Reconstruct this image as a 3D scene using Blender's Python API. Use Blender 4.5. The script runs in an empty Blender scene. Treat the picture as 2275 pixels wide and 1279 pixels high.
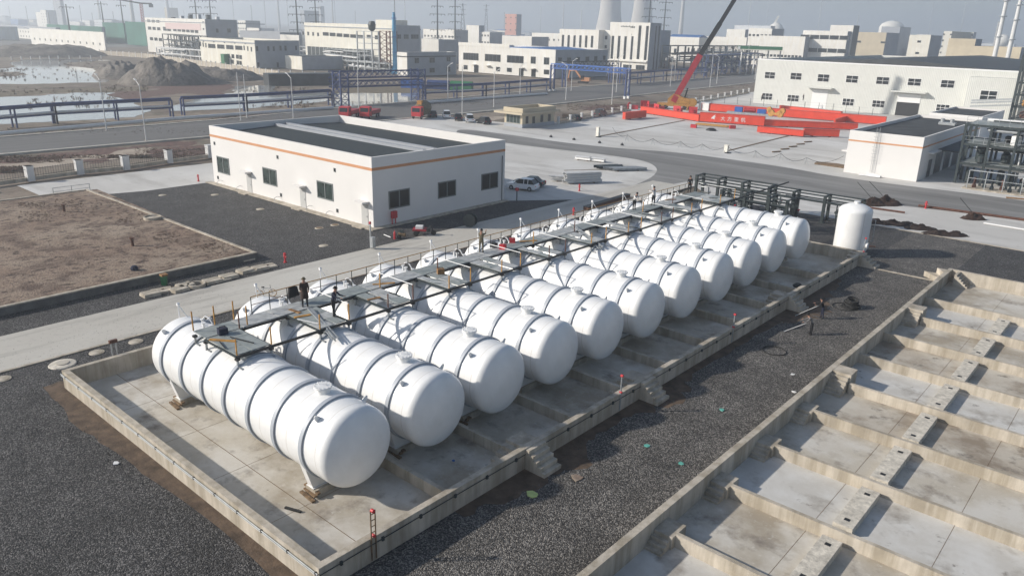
import bpy, bmesh, math, random
from mathutils import Vector, Matrix
random.seed(7)
S = bpy.context.scene
C = S.collection
PI = math.pi
rad = math.radians
# ---------------------------------------------------------------- camera
FPX, PW, PH, HC = 1702.09, 2275.0, 1279.0, 22.0
RM = Matrix.Rotation(0.7135985, 3, 'Z') @ Matrix.Rotation(1.2424506, 3, 'X') @ Matrix.Rotation(0.0266026, 3, 'Z')
cam = bpy.data.cameras.new('camera')
camo = bpy.data.objects.new('camera', cam)
C.objects.link(camo)
camo.matrix_world = Matrix.Translation((0, 0, HC)) @ RM.to_4x4()
cam.sensor_width = 36.0
cam.lens = 36.0 * FPX / PW
cam.clip_start = 0.5
cam.clip_end = 30000
S.camera = camo
# ---------------------------------------------------------------- world, sun, exposure
SUN_AZ, SUN_EL = rad(45.5 + 180), rad(26)          # direction towards the sun (maths angle in the XY plane)
w = bpy.data.worlds.new('World'); S.world = w; w.use_nodes = True
nt = w.node_tree
bg = nt.nodes['Background']
sky = nt.nodes.new('ShaderNodeTexSky'); sky.sky_type = 'NISHITA'; sky.sun_disc = False
sky.sun_elevation = SUN_EL
sky.sun_rotation = PI / 2 - SUN_AZ
sky.air_density = 1.0; sky.dust_density = 0.8; sky.ozone_density = 2.0
nt.links.new(sky.outputs[0], bg.inputs[0]); bg.inputs[1].default_value = 0.085
sl = bpy.data.lights.new('sun', 'SUN'); sl.energy = 4.9; sl.angle = rad(1.2); sl.color = (1.0, 0.93, 0.835)
so = bpy.data.objects.new('sun', sl); C.objects.link(so)
sd = Vector((math.cos(SUN_AZ) * math.cos(SUN_EL), math.sin(SUN_AZ) * math.cos(SUN_EL), math.sin(SUN_EL)))
so.rotation_euler = sd.to_track_quat('Z', 'Y').to_euler(); so.location = (0, 0, 60)
S.view_settings.view_transform = 'Standard'; S.view_settings.look = 'None'
S.view_settings.gamma = 1; S.view_settings.exposure = 0.3
# ---------------------------------------------------------------- survey helper: a spot of the photograph on a level plane
def A(u, v, z=0.0):
    d = RM @ Vector(((u - PW / 2) / FPX, -(v - PH / 2) / FPX, -1.0))
    t = (z - HC) / d.z
    return Vector((d.x * t, d.y * t, z))
def AD(u, D):                                    # ground spot in the direction of column u (at the horizon) at distance D
    v = 59.7 + (u - PW / 2) * 0.0265 + 3
    p = A(u, v); p.z = 0
    return p.normalized() * D
def HV(u, v, D):                                 # height of what shows at row v, D metres away
    d = RM @ Vector(((u - PW / 2) / FPX, -(v - PH / 2) / FPX, -1.0))
    return HC + d.z * D / math.hypot(d.x, d.y)
# ---------------------------------------------------------------- materials
MT = {}
def mat(name, col, rough=0.7, var=0.12, scale=1.5, bump=0.0, bscale=20.0, metal=0.0, streak=0.0, col2=None, coat=0.0, coords='Object', detail=4):
    if name in MT: return MT[name]
    m = bpy.data.materials.new(name); m.use_nodes = True
    n = m.node_tree; b = n.nodes['Principled BSDF']; L = n.links
    b.inputs['Roughness'].default_value = rough; b.inputs['Metallic'].default_value = metal
    if coat: b.inputs['Coat Weight'].default_value = coat
    tc = n.nodes.new('ShaderNodeTexCoord')
    no = n.nodes.new('ShaderNodeTexNoise'); no.inputs['Scale'].default_value = scale; no.inputs['Detail'].default_value = detail
    no.inputs['Roughness'].default_value = 0.62
    L.new(tc.outputs[coords], no.inputs['Vector'])
    cr = n.nodes.new('ShaderNodeValToRGB')
    c2 = col2 or tuple(c * (1 - var * 2) for c in col)
    cr.color_ramp.elements[0].position = 0.3; cr.color_ramp.elements[1].position = 0.68
    cr.color_ramp.elements[0].color = (*c2, 1); cr.color_ramp.elements[1].color = (*[min(1, c * (1 + var * .5)) for c in col], 1)
    L.new(no.outputs['Fac'], cr.inputs['Fac'])
    out = cr.outputs['Color']
    if streak:
        mp = n.nodes.new('ShaderNodeMapping'); mp.inputs['Scale'].default_value = (1, 1, 0.08)
        L.new(tc.outputs[coords], mp.inputs['Vector'])
        n2 = n.nodes.new('ShaderNodeTexNoise'); n2.inputs['Scale'].default_value = 1.1; n2.inputs['Detail'].default_value = 10; n2.inputs['Roughness'].default_value = .68
        L.new(mp.outputs[0], n2.inputs['Vector'])
        r2 = n.nodes.new('ShaderNodeValToRGB')
        r2.color_ramp.elements[0].position = 0.40; r2.color_ramp.elements[1].position = 0.60
        k = 1 - streak
        r2.color_ramp.elements[0].color = (k, k * .97, k * .9, 1); r2.color_ramp.elements[1].color = (1, 1, 1, 1)
        L.new(n2.outputs['Fac'], r2.inputs['Fac'])
        mx = n.nodes.new('ShaderNodeMix'); mx.data_type = 'RGBA'; mx.blend_type = 'MULTIPLY'; mx.inputs[0].default_value = 1
        L.new(out, mx.inputs[6]); L.new(r2.outputs[0], mx.inputs[7]); out = mx.outputs[2]
    L.new(out, b.inputs['Base Color'])
    if bump:
        n3 = n.nodes.new('ShaderNodeTexNoise'); n3.inputs['Scale'].default_value = bscale; n3.inputs['Detail'].default_value = 5
        L.new(tc.outputs[coords], n3.inputs['Vector'])
        bp = n.nodes.new('ShaderNodeBump'); bp.inputs['Strength'].default_value = bump; bp.inputs['Distance'].default_value = 0.05
        L.new(n3.outputs['Fac'], bp.inputs['Height']); L.new(bp.outputs[0], b.inputs['Normal'])
    MT[name] = m
    return m
def multi(name, layers, rough=0.9, bump=0.0, bscale=8.0, bdist=0.05):
    """ground material: layers of (colour, noise scale, low, high, stretch) mixed one over the other"""
    m = bpy.data.materials.new(name); m.use_nodes = True
    n = m.node_tree; b = n.nodes['Principled BSDF']; L = n.links
    b.inputs['Roughness'].default_value = rough
    tc = n.nodes.new('ShaderNodeTexCoord'); prev = None
    for i, (col, sc, lo, hi, st) in enumerate(layers):
        if prev is None:
            rgb = n.nodes.new('ShaderNodeRGB'); rgb.outputs[0].default_value = (*col, 1); prev = rgb.outputs[0]; continue
        mp = n.nodes.new('ShaderNodeMapping'); mp.inputs['Scale'].default_value = st; mp.inputs['Location'].default_value = (i * 13.7, i * 5.1, 0)
        L.new(tc.outputs['Object'], mp.inputs['Vector'])
        no = n.nodes.new('ShaderNodeTexNoise'); no.inputs['Scale'].default_value = sc; no.inputs['Detail'].default_value = 6; no.inputs['Roughness'].default_value = 0.65
        L.new(mp.outputs[0], no.inputs['Vector'])
        mr = n.nodes.new('ShaderNodeMapRange'); mr.inputs[1].default_value = lo; mr.inputs[2].default_value = hi
        L.new(no.outputs['Fac'], mr.inputs[0])
        mx = n.nodes.new('ShaderNodeMix'); mx.data_type = 'RGBA'
        L.new(mr.outputs[0], mx.inputs[0]); L.new(prev, mx.inputs[6]); mx.inputs[7].default_value = (*col, 1)
        prev = mx.outputs[2]
    L.new(prev, b.inputs['Base Color'])
    if bump:
        n3 = n.nodes.new('ShaderNodeTexNoise'); n3.inputs['Scale'].default_value = bscale; n3.inputs['Detail'].default_value = 6
        L.new(tc.outputs['Object'], n3.inputs['Vector'])
        bp = n.nodes.new('ShaderNodeBump'); bp.inputs['Strength'].default_value = bump; bp.inputs['Distance'].default_value = bdist
        L.new(n3.outputs['Fac'], bp.inputs['Height']); L.new(bp.outputs[0], b.inputs['Normal'])
    MT[name] = m
    return m
def gravel_mat(name, g1, g2, g3):
    m = bpy.data.materials.new(name); m.use_nodes = True
    n = m.node_tree; b = n.nodes['Principled BSDF']; L = n.links
    b.inputs['Roughness'].default_value = 0.85
    tc = n.nodes.new('ShaderNodeTexCoord')
    vo = n.nodes.new('ShaderNodeTexVoronoi'); vo.inputs['Scale'].default_value = 17.0
    L.new(tc.outputs['Object'], vo.inputs['Vector'])
    sp = n.nodes.new('ShaderNodeSeparateColor'); L.new(vo.outputs['Color'], sp.inputs[0])
    cr = n.nodes.new('ShaderNodeValToRGB'); e = cr.color_ramp.elements
    e[0].position = 0.0; e[0].color = (*g1, 1); e[1].position = 1.0; e[1].color = (*g3, 1)
    k = e.new(0.55); k.color = (*g2, 1)
    L.new(sp.outputs[0], cr.inputs['Fac'])
    no = n.nodes.new('ShaderNodeTexNoise'); no.inputs['Scale'].default_value = 0.35; no.inputs['Detail'].default_value = 7; no.inputs['Roughness'].default_value = .7
    L.new(tc.outputs['Object'], no.inputs['Vector'])
    mr = n.nodes.new('ShaderNodeMapRange'); mr.inputs[1].default_value = .32; mr.inputs[2].default_value = .7; mr.inputs[3].default_value = .55; mr.inputs[4].default_value = 1.25
    L.new(no.outputs['Fac'], mr.inputs[0])
    mx = n.nodes.new('ShaderNodeMix'); mx.data_type = 'RGBA'; mx.blend_type = 'MULTIPLY'; mx.inputs[0].default_value = 1
    L.new(cr.outputs[0], mx.inputs[6]); L.new(mr.outputs[0], mx.inputs[7]); L.new(mx.outputs[2], b.inputs['Base Color'])
    bp = n.nodes.new('ShaderNodeBump'); bp.inputs['Strength'].default_value = 0.9; bp.inputs['Distance'].default_value = 0.06; bp.invert = True
    L.new(vo.outputs['Distance'], bp.inputs['Height']); L.new(bp.outputs[0], b.inputs['Normal'])
    return m
M = dict(
 gravel=gravel_mat('gravel', (.008, .008, .009), (.034, .033, .034), (.19, .182, .175)),
 gravel2=gravel_mat('lane_gravel', (.018, .017, .016), (.085, .079, .072), (.30, .28, .255)),
 conc=mat('concrete', (.53, .475, .395), .85, .13, .7, .3, 14, streak=.34, detail=8),
 plinthc=mat('plinth_concrete', (.64, .59, .50), .85, .22, 3.5, .4, 12, detail=8),
 kerb=mat('kerb_stone', (.50, .47, .41), .85, .15, .5),
 concfloor=multi('concrete_floor', [((.47, .43, .36), 0, 0, 0, 0), ((.56, .535, .485), .28, .42, .6, (1, 1, 1)), ((.33, .285, .22), .17, .46, .62, (1, 1, 1)), ((.21, .18, .15), .5, .54, .70, (1, 1, 1)), ((.13, .115, .10), 1.6, .68, .78, (1, 1, 1)), ((.60, .58, .53), 3.0, .6, .8, (1, 1, 1))], .8, .12, 9),
 concfloor2=multi('brown_concrete_floor', [((.42, .37, .30), 0, 0, 0, 0), ((.52, .485, .42), .3, .42, .62, (1, 1, 1)), ((.25, .205, .155), .25, .48, .64, (1, 1, 1)), ((.14, .12, .10), .8, .57, .72, (1, 1, 1))], .8, .12, 9),
 concfloor3=multi('grey_concrete_floor', [((.50, .48, .44), 0, 0, 0, 0), ((.58, .57, .54), .4, .42, .6, (1, 1, 1)), ((.30, .275, .24), .35, .54, .68, (1, 1, 1)), ((.16, .14, .12), 1.1, .62, .72, (1, 1, 1))], .8, .12, 9),
 concroad=multi('concrete_road', [((.46, .435, .385), 0, 0, 0, 0), ((.53, .51, .46), .12, .4, .65, (1, .25, 1)), ((.27, .25, .22), .3, .52, .75, (1.6, .18, 1)), ((.32, .31, .29), 2.5, .55, .8, (1, 1, 1))], .85, .1, 6),
 yard=multi('yard_concrete', [((.50, .485, .455), 0, 0, 0, 0), ((.60, .59, .565), .05, .42, .6, (1, 1, 1)), ((.36, .345, .32), .14, .5, .72, (.4, 1.5, 1)), ((.3, .29, .27), .9, .62, .8, (1, 1, 1))], .85),
 yardroad=multi('yard_road', [((.17, .167, .16), 0, 0, 0, 0), ((.27, .265, .255), .12, .42, .7, (.25, 1.6, 1)), ((.125, .122, .118), .3, .5, .72, (.2, 1.8, 1)), ((.24, .235, .225), 2.0, .6, .8, (1, 1, 1))], .85),
 asphalt=multi('asphalt', [((.115, .112, .108), 0, 0, 0, 0), ((.16, .155, .148), .1, .4, .7, (1.5, .1, 1)), ((.085, .083, .08), .4, .5, .75, (2, .1, 1))], .85),
 dirt=multi('dry_dirt', [((.225, .158, .112), 0, 0, 0, 0), ((.30, .238, .178), .12, .4, .65, (1, 1, 1)), ((.11, .07, .05), .35, .48, .64, (1, 1, 1)), ((.065, .04, .03), 1.4, .53, .61, (1, .6, 1)), ((.08, .045, .035), 4.5, .56, .66, (1, 1, 1)), ((.29, .255, .215), 3.5, .62, .8, (1, 1, 1))], .95, .9, 5, .12),
 land=multi('land', [((.15, .12, .09), 0, 0, 0, 0), ((.25, .205, .16), .05, .42, .62, (1, 1, 1)), ((.085, .055, .042), .07, .5, .68, (1, 1, 1)), ((.085, .08, .05), .2, .52, .7, (1, 1, 1)), ((.24, .215, .18), .6, .6, .8, (1, 1, 1))], .95, .6, 1.2, .3),
 farland=multi('far_land', [((.12, .115, .11), 0, 0, 0, 0), ((.22, .215, .20), .012, .45, .6, (1, 1, 1)), ((.07, .075, .06), .02, .5, .66, (1, 1, 1)), ((.3, .3, .3), .05, .6, .7, (1, 1, 1))], .95),
 mud=multi('mud', [((.105, .092, .078), 0, 0, 0, 0), ((.20, .175, .15), .15, .4, .65, (1, 1, 1)), ((.06, .05, .042), .5, .5, .7, (1, 1, 1))], .9, .9, .9, .5),
 redsoil=mat('red_soil', (.045, .022, .014), .95, .35, 2, .9, 7),
 bare=multi('bare_earth', [((.34, .28, .22), 0, 0, 0, 0), ((.42, .36, .29), .15, .42, .65, (1, 1, 1)), ((.2, .15, .115), .3, .52, .68, (1, 1, 1)), ((.13, .075, .055), .6, .6, .72, (1, 1, 1))], .95, .6, 3, .1),
 trench=mat('trench_soil', (.12, .082, .055), .95, .3, 1.2, .7, 6),
 tank=mat('white_tank_paint', (.80, .80, .79), .32, .035, .9, coat=.15),
 rib=mat('grey_rib_paint', (.38, .41, .45), .5, .06, 1),
 head=mat('tank_head_paint', (.78, .78, .775), .34, .03, .7, coat=.1),
 white=mat('white_render', (.69, .675, .655), .8, .02, .3),
 whitepaint=mat('white_paint', (.78, .78, .77), .5, .05, 2),
 doorgrey=mat('grey_door', (.46, .46, .45), .6, .04, 2),
 darkconc=mat('dark_concrete', (.13, .13, .125), .85, .25, .8, .3, 10),
 orange=mat('orange_band', (.56, .27, .13), .7, .06, 1),
 dark_roof=mat('dark_metal_roof', (.05, .058, .063), .7, .2, .4),
 felt=mat('roof_felt', (.05, .055, .058), .9, .3, .3, .2, 4),
 glass=mat('window_glass', (.012, .016, .019), .28, .3, .8),
 glassg=mat('green_glass', (.035, .055, .05), .25, .3, .8),
 alu=mat('window_frame_metal', (.16, .18, .18), .5, .05, 3),
 pvc=mat('white_frame', (.72, .72, .71), .5, .03, 3),
 steel=mat('dark_steel', (.030, .042, .044), .5, .2, 3),
 black=mat('black_steel', (.016, .017, .018), .5, .2, 3),
 galv=mat('galvanised_steel', (.40, .42, .43), .45, .12, 2, metal=.4),
 grating2=mat('pale_grating', (.50, .51, .50), .6, .15, 2.5, .5, 30, metal=.2),
 grating=mat('steel_grating', (.33, .36, .35), .6, .12, 2.5, .5, 30, metal=.2),
 yellow=mat('yellow_paint', (.50, .25, .05), .6, .25, 5),
 timber=mat('timber', (.30, .16, .06), .8, .25, 4),
 wood=mat('dirty_timber', (.20, .13, .07), .85, .3, 3, .4, 12),
 clod=mat('dark_clods', (.035, .02, .015), .95, .35, 3, .9, 9),
 rust=mat('rusty_steel', (.13, .055, .035), .85, .3, 3),
 red=mat('girder_red', (.66, .055, .022), .5, .08, .6),
 redp=mat('red_paint', (.55, .03, .04), .5, .1, 2),
 dred=mat('dark_red_paint', (.36, .018, .03), .45, .15, 1),
 blue=mat('blue_steel', (.022, .048, .16), .5, .2, 1),
 bblue=mat('bright_blue', (.03, .12, .42), .5, .15, 1),
 skyblue=mat('blue_flue_paint', (.06, .30, .52), .5, .12, .5),
 green=mat('green_paint', (.02, .16, .06), .5, .15, 2),
 net=mat('green_netting', (.05, .17, .13), .9, .2, .05),
 lampgrey=mat('pale_grey_pole', (.62, .62, .61), .5, .05, 1),
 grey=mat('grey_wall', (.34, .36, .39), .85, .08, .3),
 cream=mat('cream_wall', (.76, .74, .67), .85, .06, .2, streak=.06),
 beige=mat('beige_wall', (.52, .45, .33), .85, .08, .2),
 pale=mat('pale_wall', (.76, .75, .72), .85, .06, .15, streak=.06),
 pink=mat('pink_wall', (.55, .28, .22), .85, .08, .1),
 bluer=mat('blue_metal_roof', (.04, .14, .36), .5, .1, .1),
 whiter=mat('white_metal_roof', (.62, .64, .66), .5, .1, .1),
 car_w=mat('white_car_paint', (.75, .76, .77), .25, .02, 1, coat=.6),
 car_b=mat('black_car_paint', (.012, .013, .016), .35, .1, 1, coat=.15),
 car_g=mat('dark_green_car_paint', (.015, .03, .033), .35, .1, 1, coat=.15),
 rubber=mat('rubber', (.02, .02, .02), .8, .1, 3),
 skin=mat('skin', (.35, .19, .13), .7, .05, 3),
 cblack=mat('black_cloth', (.014, .014, .017), .95, .2, 6),
 colive=mat('olive_cloth', (.16, .135, .085), .95, .25, 6),
 cbrown=mat('dark_brown_cloth', (.05, .032, .025), .95, .25, 6),
 cwhite=mat('white_cloth', (.62, .60, .58), .95, .1, 6),
 cgrey=mat('grey_cloth', (.17, .165, .165), .95, .15, 6),
 cblue=mat('navy_cloth', (.02, .025, .05), .95, .15, 6),
 teal=mat('teal_plastic', (.12, .42, .35), .6, .1, 3),
 lime=mat('lime_plastic', (.50, .60, .22), .6, .1, 3),
 plant=mat('dry_brush', (.17, .135, .085), .95, .35, .8),
 redweed=mat('red_weed', (.14, .075, .058), .95, .35, 1.2),
 towerc=mat('cooling_tower_concrete', (.55, .53, .50), .9, .07, .02),
)
def water_mat():
    m = bpy.data.materials.new('pond_water'); m.use_nodes = True
    n = m.node_tree; b = n.nodes['Principled BSDF']; L = n.links
    b.inputs['Base Color'].default_value = (.36, .37, .36, 1); b.inputs['Roughness'].default_value = .06; b.inputs['IOR'].default_value = 1.33
    tc = n.nodes.new('ShaderNodeTexCoord'); no = n.nodes.new('ShaderNodeTexNoise'); no.inputs['Scale'].default_value = 1.5
    L.new(tc.outputs['Object'], no.inputs['Vector'])
    bp = n.nodes.new('ShaderNodeBump'); bp.inputs['Strength'].default_value = .03; L.new(no.outputs['Fac'], bp.inputs['Height']); L.new(bp.outputs[0], b.inputs['Normal'])
    return m
M['water'] = water_mat()
def seams(m):
    n = m.node_tree; L = n.links; b = n.nodes['Principled BSDF']; src = b.inputs['Base Color'].links[0].from_socket
    tc = n.nodes.new('ShaderNodeTexCoord'); sx = n.nodes.new('ShaderNodeSeparateXYZ'); L.new(tc.outputs['Object'], sx.inputs[0])
    d = n.nodes.new('ShaderNodeMath'); d.operation = 'DIVIDE'; d.inputs[1].default_value = 2.35; L.new(sx.outputs[0], d.inputs[0])
    f = n.nodes.new('ShaderNodeMath'); f.operation = 'FRACT'; L.new(d.outputs[0], f.inputs[0])
    c = n.nodes.new('ShaderNodeMath'); c.operation = 'COMPARE'; c.inputs[1].default_value = .55; c.inputs[2].default_value = .008; L.new(f.outputs[0], c.inputs[0])
    mp = n.nodes.new('ShaderNodeMapping'); mp.inputs['Scale'].default_value = (2.2, .35, .35); L.new(tc.outputs['Object'], mp.inputs[0])
    no = n.nodes.new('ShaderNodeTexNoise'); no.inputs['Scale'].default_value = 1.6; no.inputs['Detail'].default_value = 9; L.new(mp.outputs[0], no.inputs['Vector'])
    mr = n.nodes.new('ShaderNodeMapRange'); mr.inputs[1].default_value = .52; mr.inputs[2].default_value = .75; mr.inputs[3].default_value = 0; mr.inputs[4].default_value = .22; L.new(no.outputs['Fac'], mr.inputs[0])
    a = n.nodes.new('ShaderNodeMath'); a.operation = 'MAXIMUM'; L.new(c.outputs[0], a.inputs[0]); L.new(mr.outputs[0], a.inputs[1])
    mx = n.nodes.new('ShaderNodeMix'); mx.data_type = 'RGBA'; mx.inputs[7].default_value = (.60, .58, .54, 1)
    L.new(a.outputs[0], mx.inputs[0]); L.new(src, mx.inputs[6]); L.new(mx.outputs[2], b.inputs['Base Color'])
seams(M['tank'])
def corr_mat(name, col, per, axis, rough=.55, bump=.7):
    m = mat(name, col, rough, .03, .4); n = m.node_tree; L = n.links
    tc = n.nodes.new('ShaderNodeTexCoord'); sx = n.nodes.new('ShaderNodeSeparateXYZ'); L.new(tc.outputs['Object'], sx.inputs[0])
    mu = n.nodes.new('ShaderNodeMath'); mu.operation = 'MULTIPLY'; mu.inputs[1].default_value = 2 * PI / per; L.new(sx.outputs[axis], mu.inputs[0])
    si = n.nodes.new('ShaderNodeMath'); si.operation = 'SINE'; L.new(mu.outputs[0], si.inputs[0])
    bp = n.nodes.new('ShaderNodeBump'); bp.inputs['Strength'].default_value = bump; bp.inputs['Distance'].default_value = .05
    L.new(si.outputs[0], bp.inputs['Height']); L.new(bp.outputs[0], n.nodes['Principled BSDF'].inputs['Normal'])
    return m
M['ware'] = corr_mat('warehouse_cladding', (.59, .595, .555), .45, 0, .6, .5)
# ---------------------------------------------------------------- mesh builder
class MB:
    def __init__(s): s.v = []; s.f = []; s.m = []
    def add(s, vs, fs, mi=0):
        o = len(s.v); s.v += [tuple(v) for v in vs]
        s.f += [tuple(i + o for i in f) for f in fs]; s.m += [mi] * len(fs); return s
    def box(s, x0, x1, y0, y1, z0, z1, mi=0):
        return s.add([(x0, y0, z0), (x1, y0, z0), (x1, y1, z0), (x0, y1, z0), (x0, y0, z1), (x1, y0, z1), (x1, y1, z1), (x0, y1, z1)],
                     [(3, 2, 1, 0), (4, 5, 6, 7), (0, 1, 5, 4), (1, 2, 6, 5), (2, 3, 7, 6), (3, 0, 4, 7)], mi)
    def bar(s, p, q, w, h=None, mi=0, up=(0, 0, 1)):
        p = Vector(p); q = Vector(q); h = h or w; d = (q - p)
        if d.length < 1e-6: return s
        d.normalize(); u = Vector(up)
        if abs(d.dot(u)) > .98: u = Vector((1, 0, 0))
        a = d.cross(u).normalized() * w / 2; b = a.cross(d).normalized() * h / 2
        vs = [p - a - b, p + a - b, p + a + b, p - a + b, q - a - b, q + a - b, q + a + b, q - a + b]
        return s.add(vs, [(3, 2, 1, 0), (4, 5, 6, 7), (0, 1, 5, 4), (1, 2, 6, 5), (2, 3, 7, 6), (3, 0, 4, 7)], mi)
    def tube(s, p, q, r, n=8, mi=0, r2=None):
        p = Vector(p); q = Vector(q); d = (q - p)
        if d.length < 1e-6: return s
        d.normalize(); u = Vector((0, 0, 1)) if abs(d.z) < .95 else Vector((1, 0, 0))
        a = d.cross(u).normalized(); b = a.cross(d); r2 = r if r2 is None else r2
        vs = [p + (a * math.cos(t) + b * math.sin(t)) * r for t in [2 * PI * i / n for i in range(n)]] + \
             [q + (a * math.cos(t) + b * math.sin(t)) * r2 for t in [2 * PI * i / n for i in range(n)]]
        return s.add(vs, [(i, (i + 1) % n, n + (i + 1) % n, n + i) for i in range(n)] + [tuple(range(n - 1, -1, -1)), tuple(range(n, 2 * n))], mi)
    def path(s, pts, r, n=6, mi=0):
        for a, b in zip(pts, pts[1:]): s.tube(a, b, r, n, mi)
        return s
    def lathe(s, prof, n=24, axis='Z', o=(0, 0, 0), mi=0, caps=True):
        vs = []; N = len(prof)
        for r, h in prof:
            for i in range(n):
                t = 2 * PI * i / n; x, y = r * math.cos(t), r * math.sin(t)
                vs.append({'Z': (o[0] + x, o[1] + y, o[2] + h), 'X': (o[0] + h, o[1] + x, o[2] + y), 'Y': (o[0] + y, o[1] + h, o[2] + x)}[axis])
        fs = [(j * n + i, j * n + (i + 1) % n, (j + 1) * n + (i + 1) % n, (j + 1) * n + i) for j in range(N - 1) for i in range(n)]
        if caps: fs += [tuple(range(n - 1, -1, -1)), tuple((N - 1) * n + i for i in range(n))]
        return s.add(vs, fs, mi)
    def prism(s, poly, z0, z1, mi=0):
        n = len(poly)
        vs = [(x, y, z0) for x, y in poly] + [(x, y, z1) for x, y in poly]
        return s.add(vs, [tuple(range(n - 1, -1, -1)), tuple(range(n, 2 * n))] + [(i, (i + 1) % n, n + (i + 1) % n, n + i) for i in range(n)], mi)
    def prismy(s, poly, y0, y1, mi=0):            # outline in XZ, extruded along Y
        n = len(poly)
        vs = [(x, y0, z) for x, z in poly] + [(x, y1, z) for x, z in poly]
        return s.add(vs, [tuple(range(n)), tuple(range(2 * n - 1, n - 1, -1))] + [((i + 1) % n, i, n + i, n + (i + 1) % n) for i in range(n)], mi)
    def prismx(s, poly, x0, x1, mi=0):            # outline in YZ, extruded along X
        n = len(poly)
        vs = [(x0, y, z) for y, z in poly] + [(x1, y, z) for y, z in poly]
        return s.add(vs, [tuple(range(n - 1, -1, -1)), tuple(range(n, 2 * n))] + [(i, (i + 1) % n, n + (i + 1) % n, n + i) for i in range(n)], mi)
    def mesh(s, name, mats, smooth=False, fix=True):
        me = bpy.data.meshes.new(name); me.from_pydata(s.v, [], s.f)
        mats = mats if isinstance(mats, (list, tuple)) else [mats]
        for m in mats: me.materials.append(m)
        for p, mi in zip(me.polygons, s.m): p.material_index = mi
        if smooth:
            for p in me.polygons: p.use_smooth = True
            me.set_sharp_from_angle(angle=rad(38))
        if fix:
            bm = bmesh.new(); bm.from_mesh(me); bmesh.ops.recalc_face_normals(bm, faces=bm.faces); bm.to_mesh(me); bm.free()
        return me
    def build(s, name, mats, parent=None, smooth=False, loc=(0, 0, 0), rz=0):
        o = bpy.data.objects.new(name, s.mesh(name, mats, smooth)); C.objects.link(o)
        if parent is not None: o.parent = parent; KIDS.setdefault(parent.name, []).append(o)
        o.location = loc; o.rotation_euler = (0, 0, rz)
        return o
KIDS = {}
def tag(o, label, cat, group=None, kind=None):
    if label: o['label'] = label
    if cat: o['category'] = cat
    if group: o['group'] = group
    if kind: o['kind'] = kind
    return o
def thing(name, label, cat, loc=(0, 0, 0), rz=0, group=None):
    o = bpy.data.objects.new(name, None); C.objects.link(o); o.empty_display_size = .3
    o.location = loc; o.rotation_euler = (0, 0, rz)
    return tag(o, label, cat, group)
def copyobj(o, parent):
    c = o.copy(); C.objects.link(c); c.parent = parent
    if parent is not None: KIDS.setdefault(parent.name, []).append(c)
    for ch in list(KIDS.get(o.name, [])): copyobj(ch, c)
    return c
def dup(root, loc, rz=None, label=None):
    c = copyobj(root, None); c.location = loc
    if rz is not None: c.rotation_euler = (0, 0, rz)
    if label: c['label'] = label
    return c
def struct(o): o['kind'] = 'structure'; return o
def sheet(name, pts, z, m, kind='structure'):
    mb = MB(); mb.add([(p[0], p[1], 0) for p in pts], [tuple(range(len(pts)))])
    me = mb.mesh(name, m)
    o = bpy.data.objects.new(name, me); C.objects.link(o); o.location = (0, 0, z); o['kind'] = kind
    if me.polygons[0].normal.z < 0:
        me.flip_normals()
    return o
ORD = 'first second third fourth fifth sixth seventh eighth ninth tenth eleventh twelfth thirteenth fourteenth fifteenth sixteenth seventeenth eighteenth nineteenth twentieth'.split()
_o = ORD[:9]
for _d, _e in (('twent', 0), ('thirt', 1), ('fort', 1), ('fift', 1), ('sixt', 1), ('sevent', 1), ('eight', 1), ('ninet', 1), ('one hundred and twent', 1)):
    if _e: ORD += [_d + 'ieth' if not _d.startswith('one') else 'hundredth']
    ORD += [(_d + 'y-' if not _d.startswith('one') else 'hundred-and-') + k for k in _o]
# windows: a frame standing proud of the wall and a pane, shared by size
WC = {}
def window(parent, face, a, z, w_, h_, nx=2, nz=1, off=0.0, frame='alu', glass='glass', wall=0.0, name='window', fw=None):
    """face 'S': local wall y=off, a along x; face 'E': local wall x=off, a along y"""
    key = (round(w_, 2), round(h_, 2), nx, nz, frame, glass, name, fw)
    if key not in WC:
        t = fw or max(.05, min(.14, w_ * .045)); mb = MB()
        mb.box(-w_ / 2, w_ / 2, -.06, -.003, 0, t); mb.box(-w_ / 2, w_ / 2, -.06, -.003, h_ - t, h_)
        mb.box(-w_ / 2, -w_ / 2 + t, -.06, -.003, t, h_ - t); mb.box(w_ / 2 - t, w_ / 2, -.06, -.003, t, h_ - t)
        for i in range(1, nx): x = -w_ / 2 + w_ * i / nx; mb.box(x - t / 2, x + t / 2, -.055, -.02, t, h_ - t)
        for i in range(1, nz): zz = h_ * i / nz; mb.box(-w_ / 2 + t, w_ / 2 - t, -.05, -.022, zz - t / 2, zz + t / 2)
        g_ = MB(); g_.box(-w_ / 2 + t, w_ / 2 - t, -.02, -.004, t, h_ - t)
        WC[key] = (mb.mesh(name, M[frame]), g_.mesh('pane', M[glass]))
    f = bpy.data.objects.new(name, WC[key][0]); C.objects.link(f); f.parent = parent
    p = bpy.data.objects.new('pane', WC[key][1]); C.objects.link(p); p.parent = f
    if face == 'S': f.location = (a, off, z)
    else: f.location = (off, a, z); f.rotation_euler = (0, 0, PI / 2)
    return f
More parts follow.
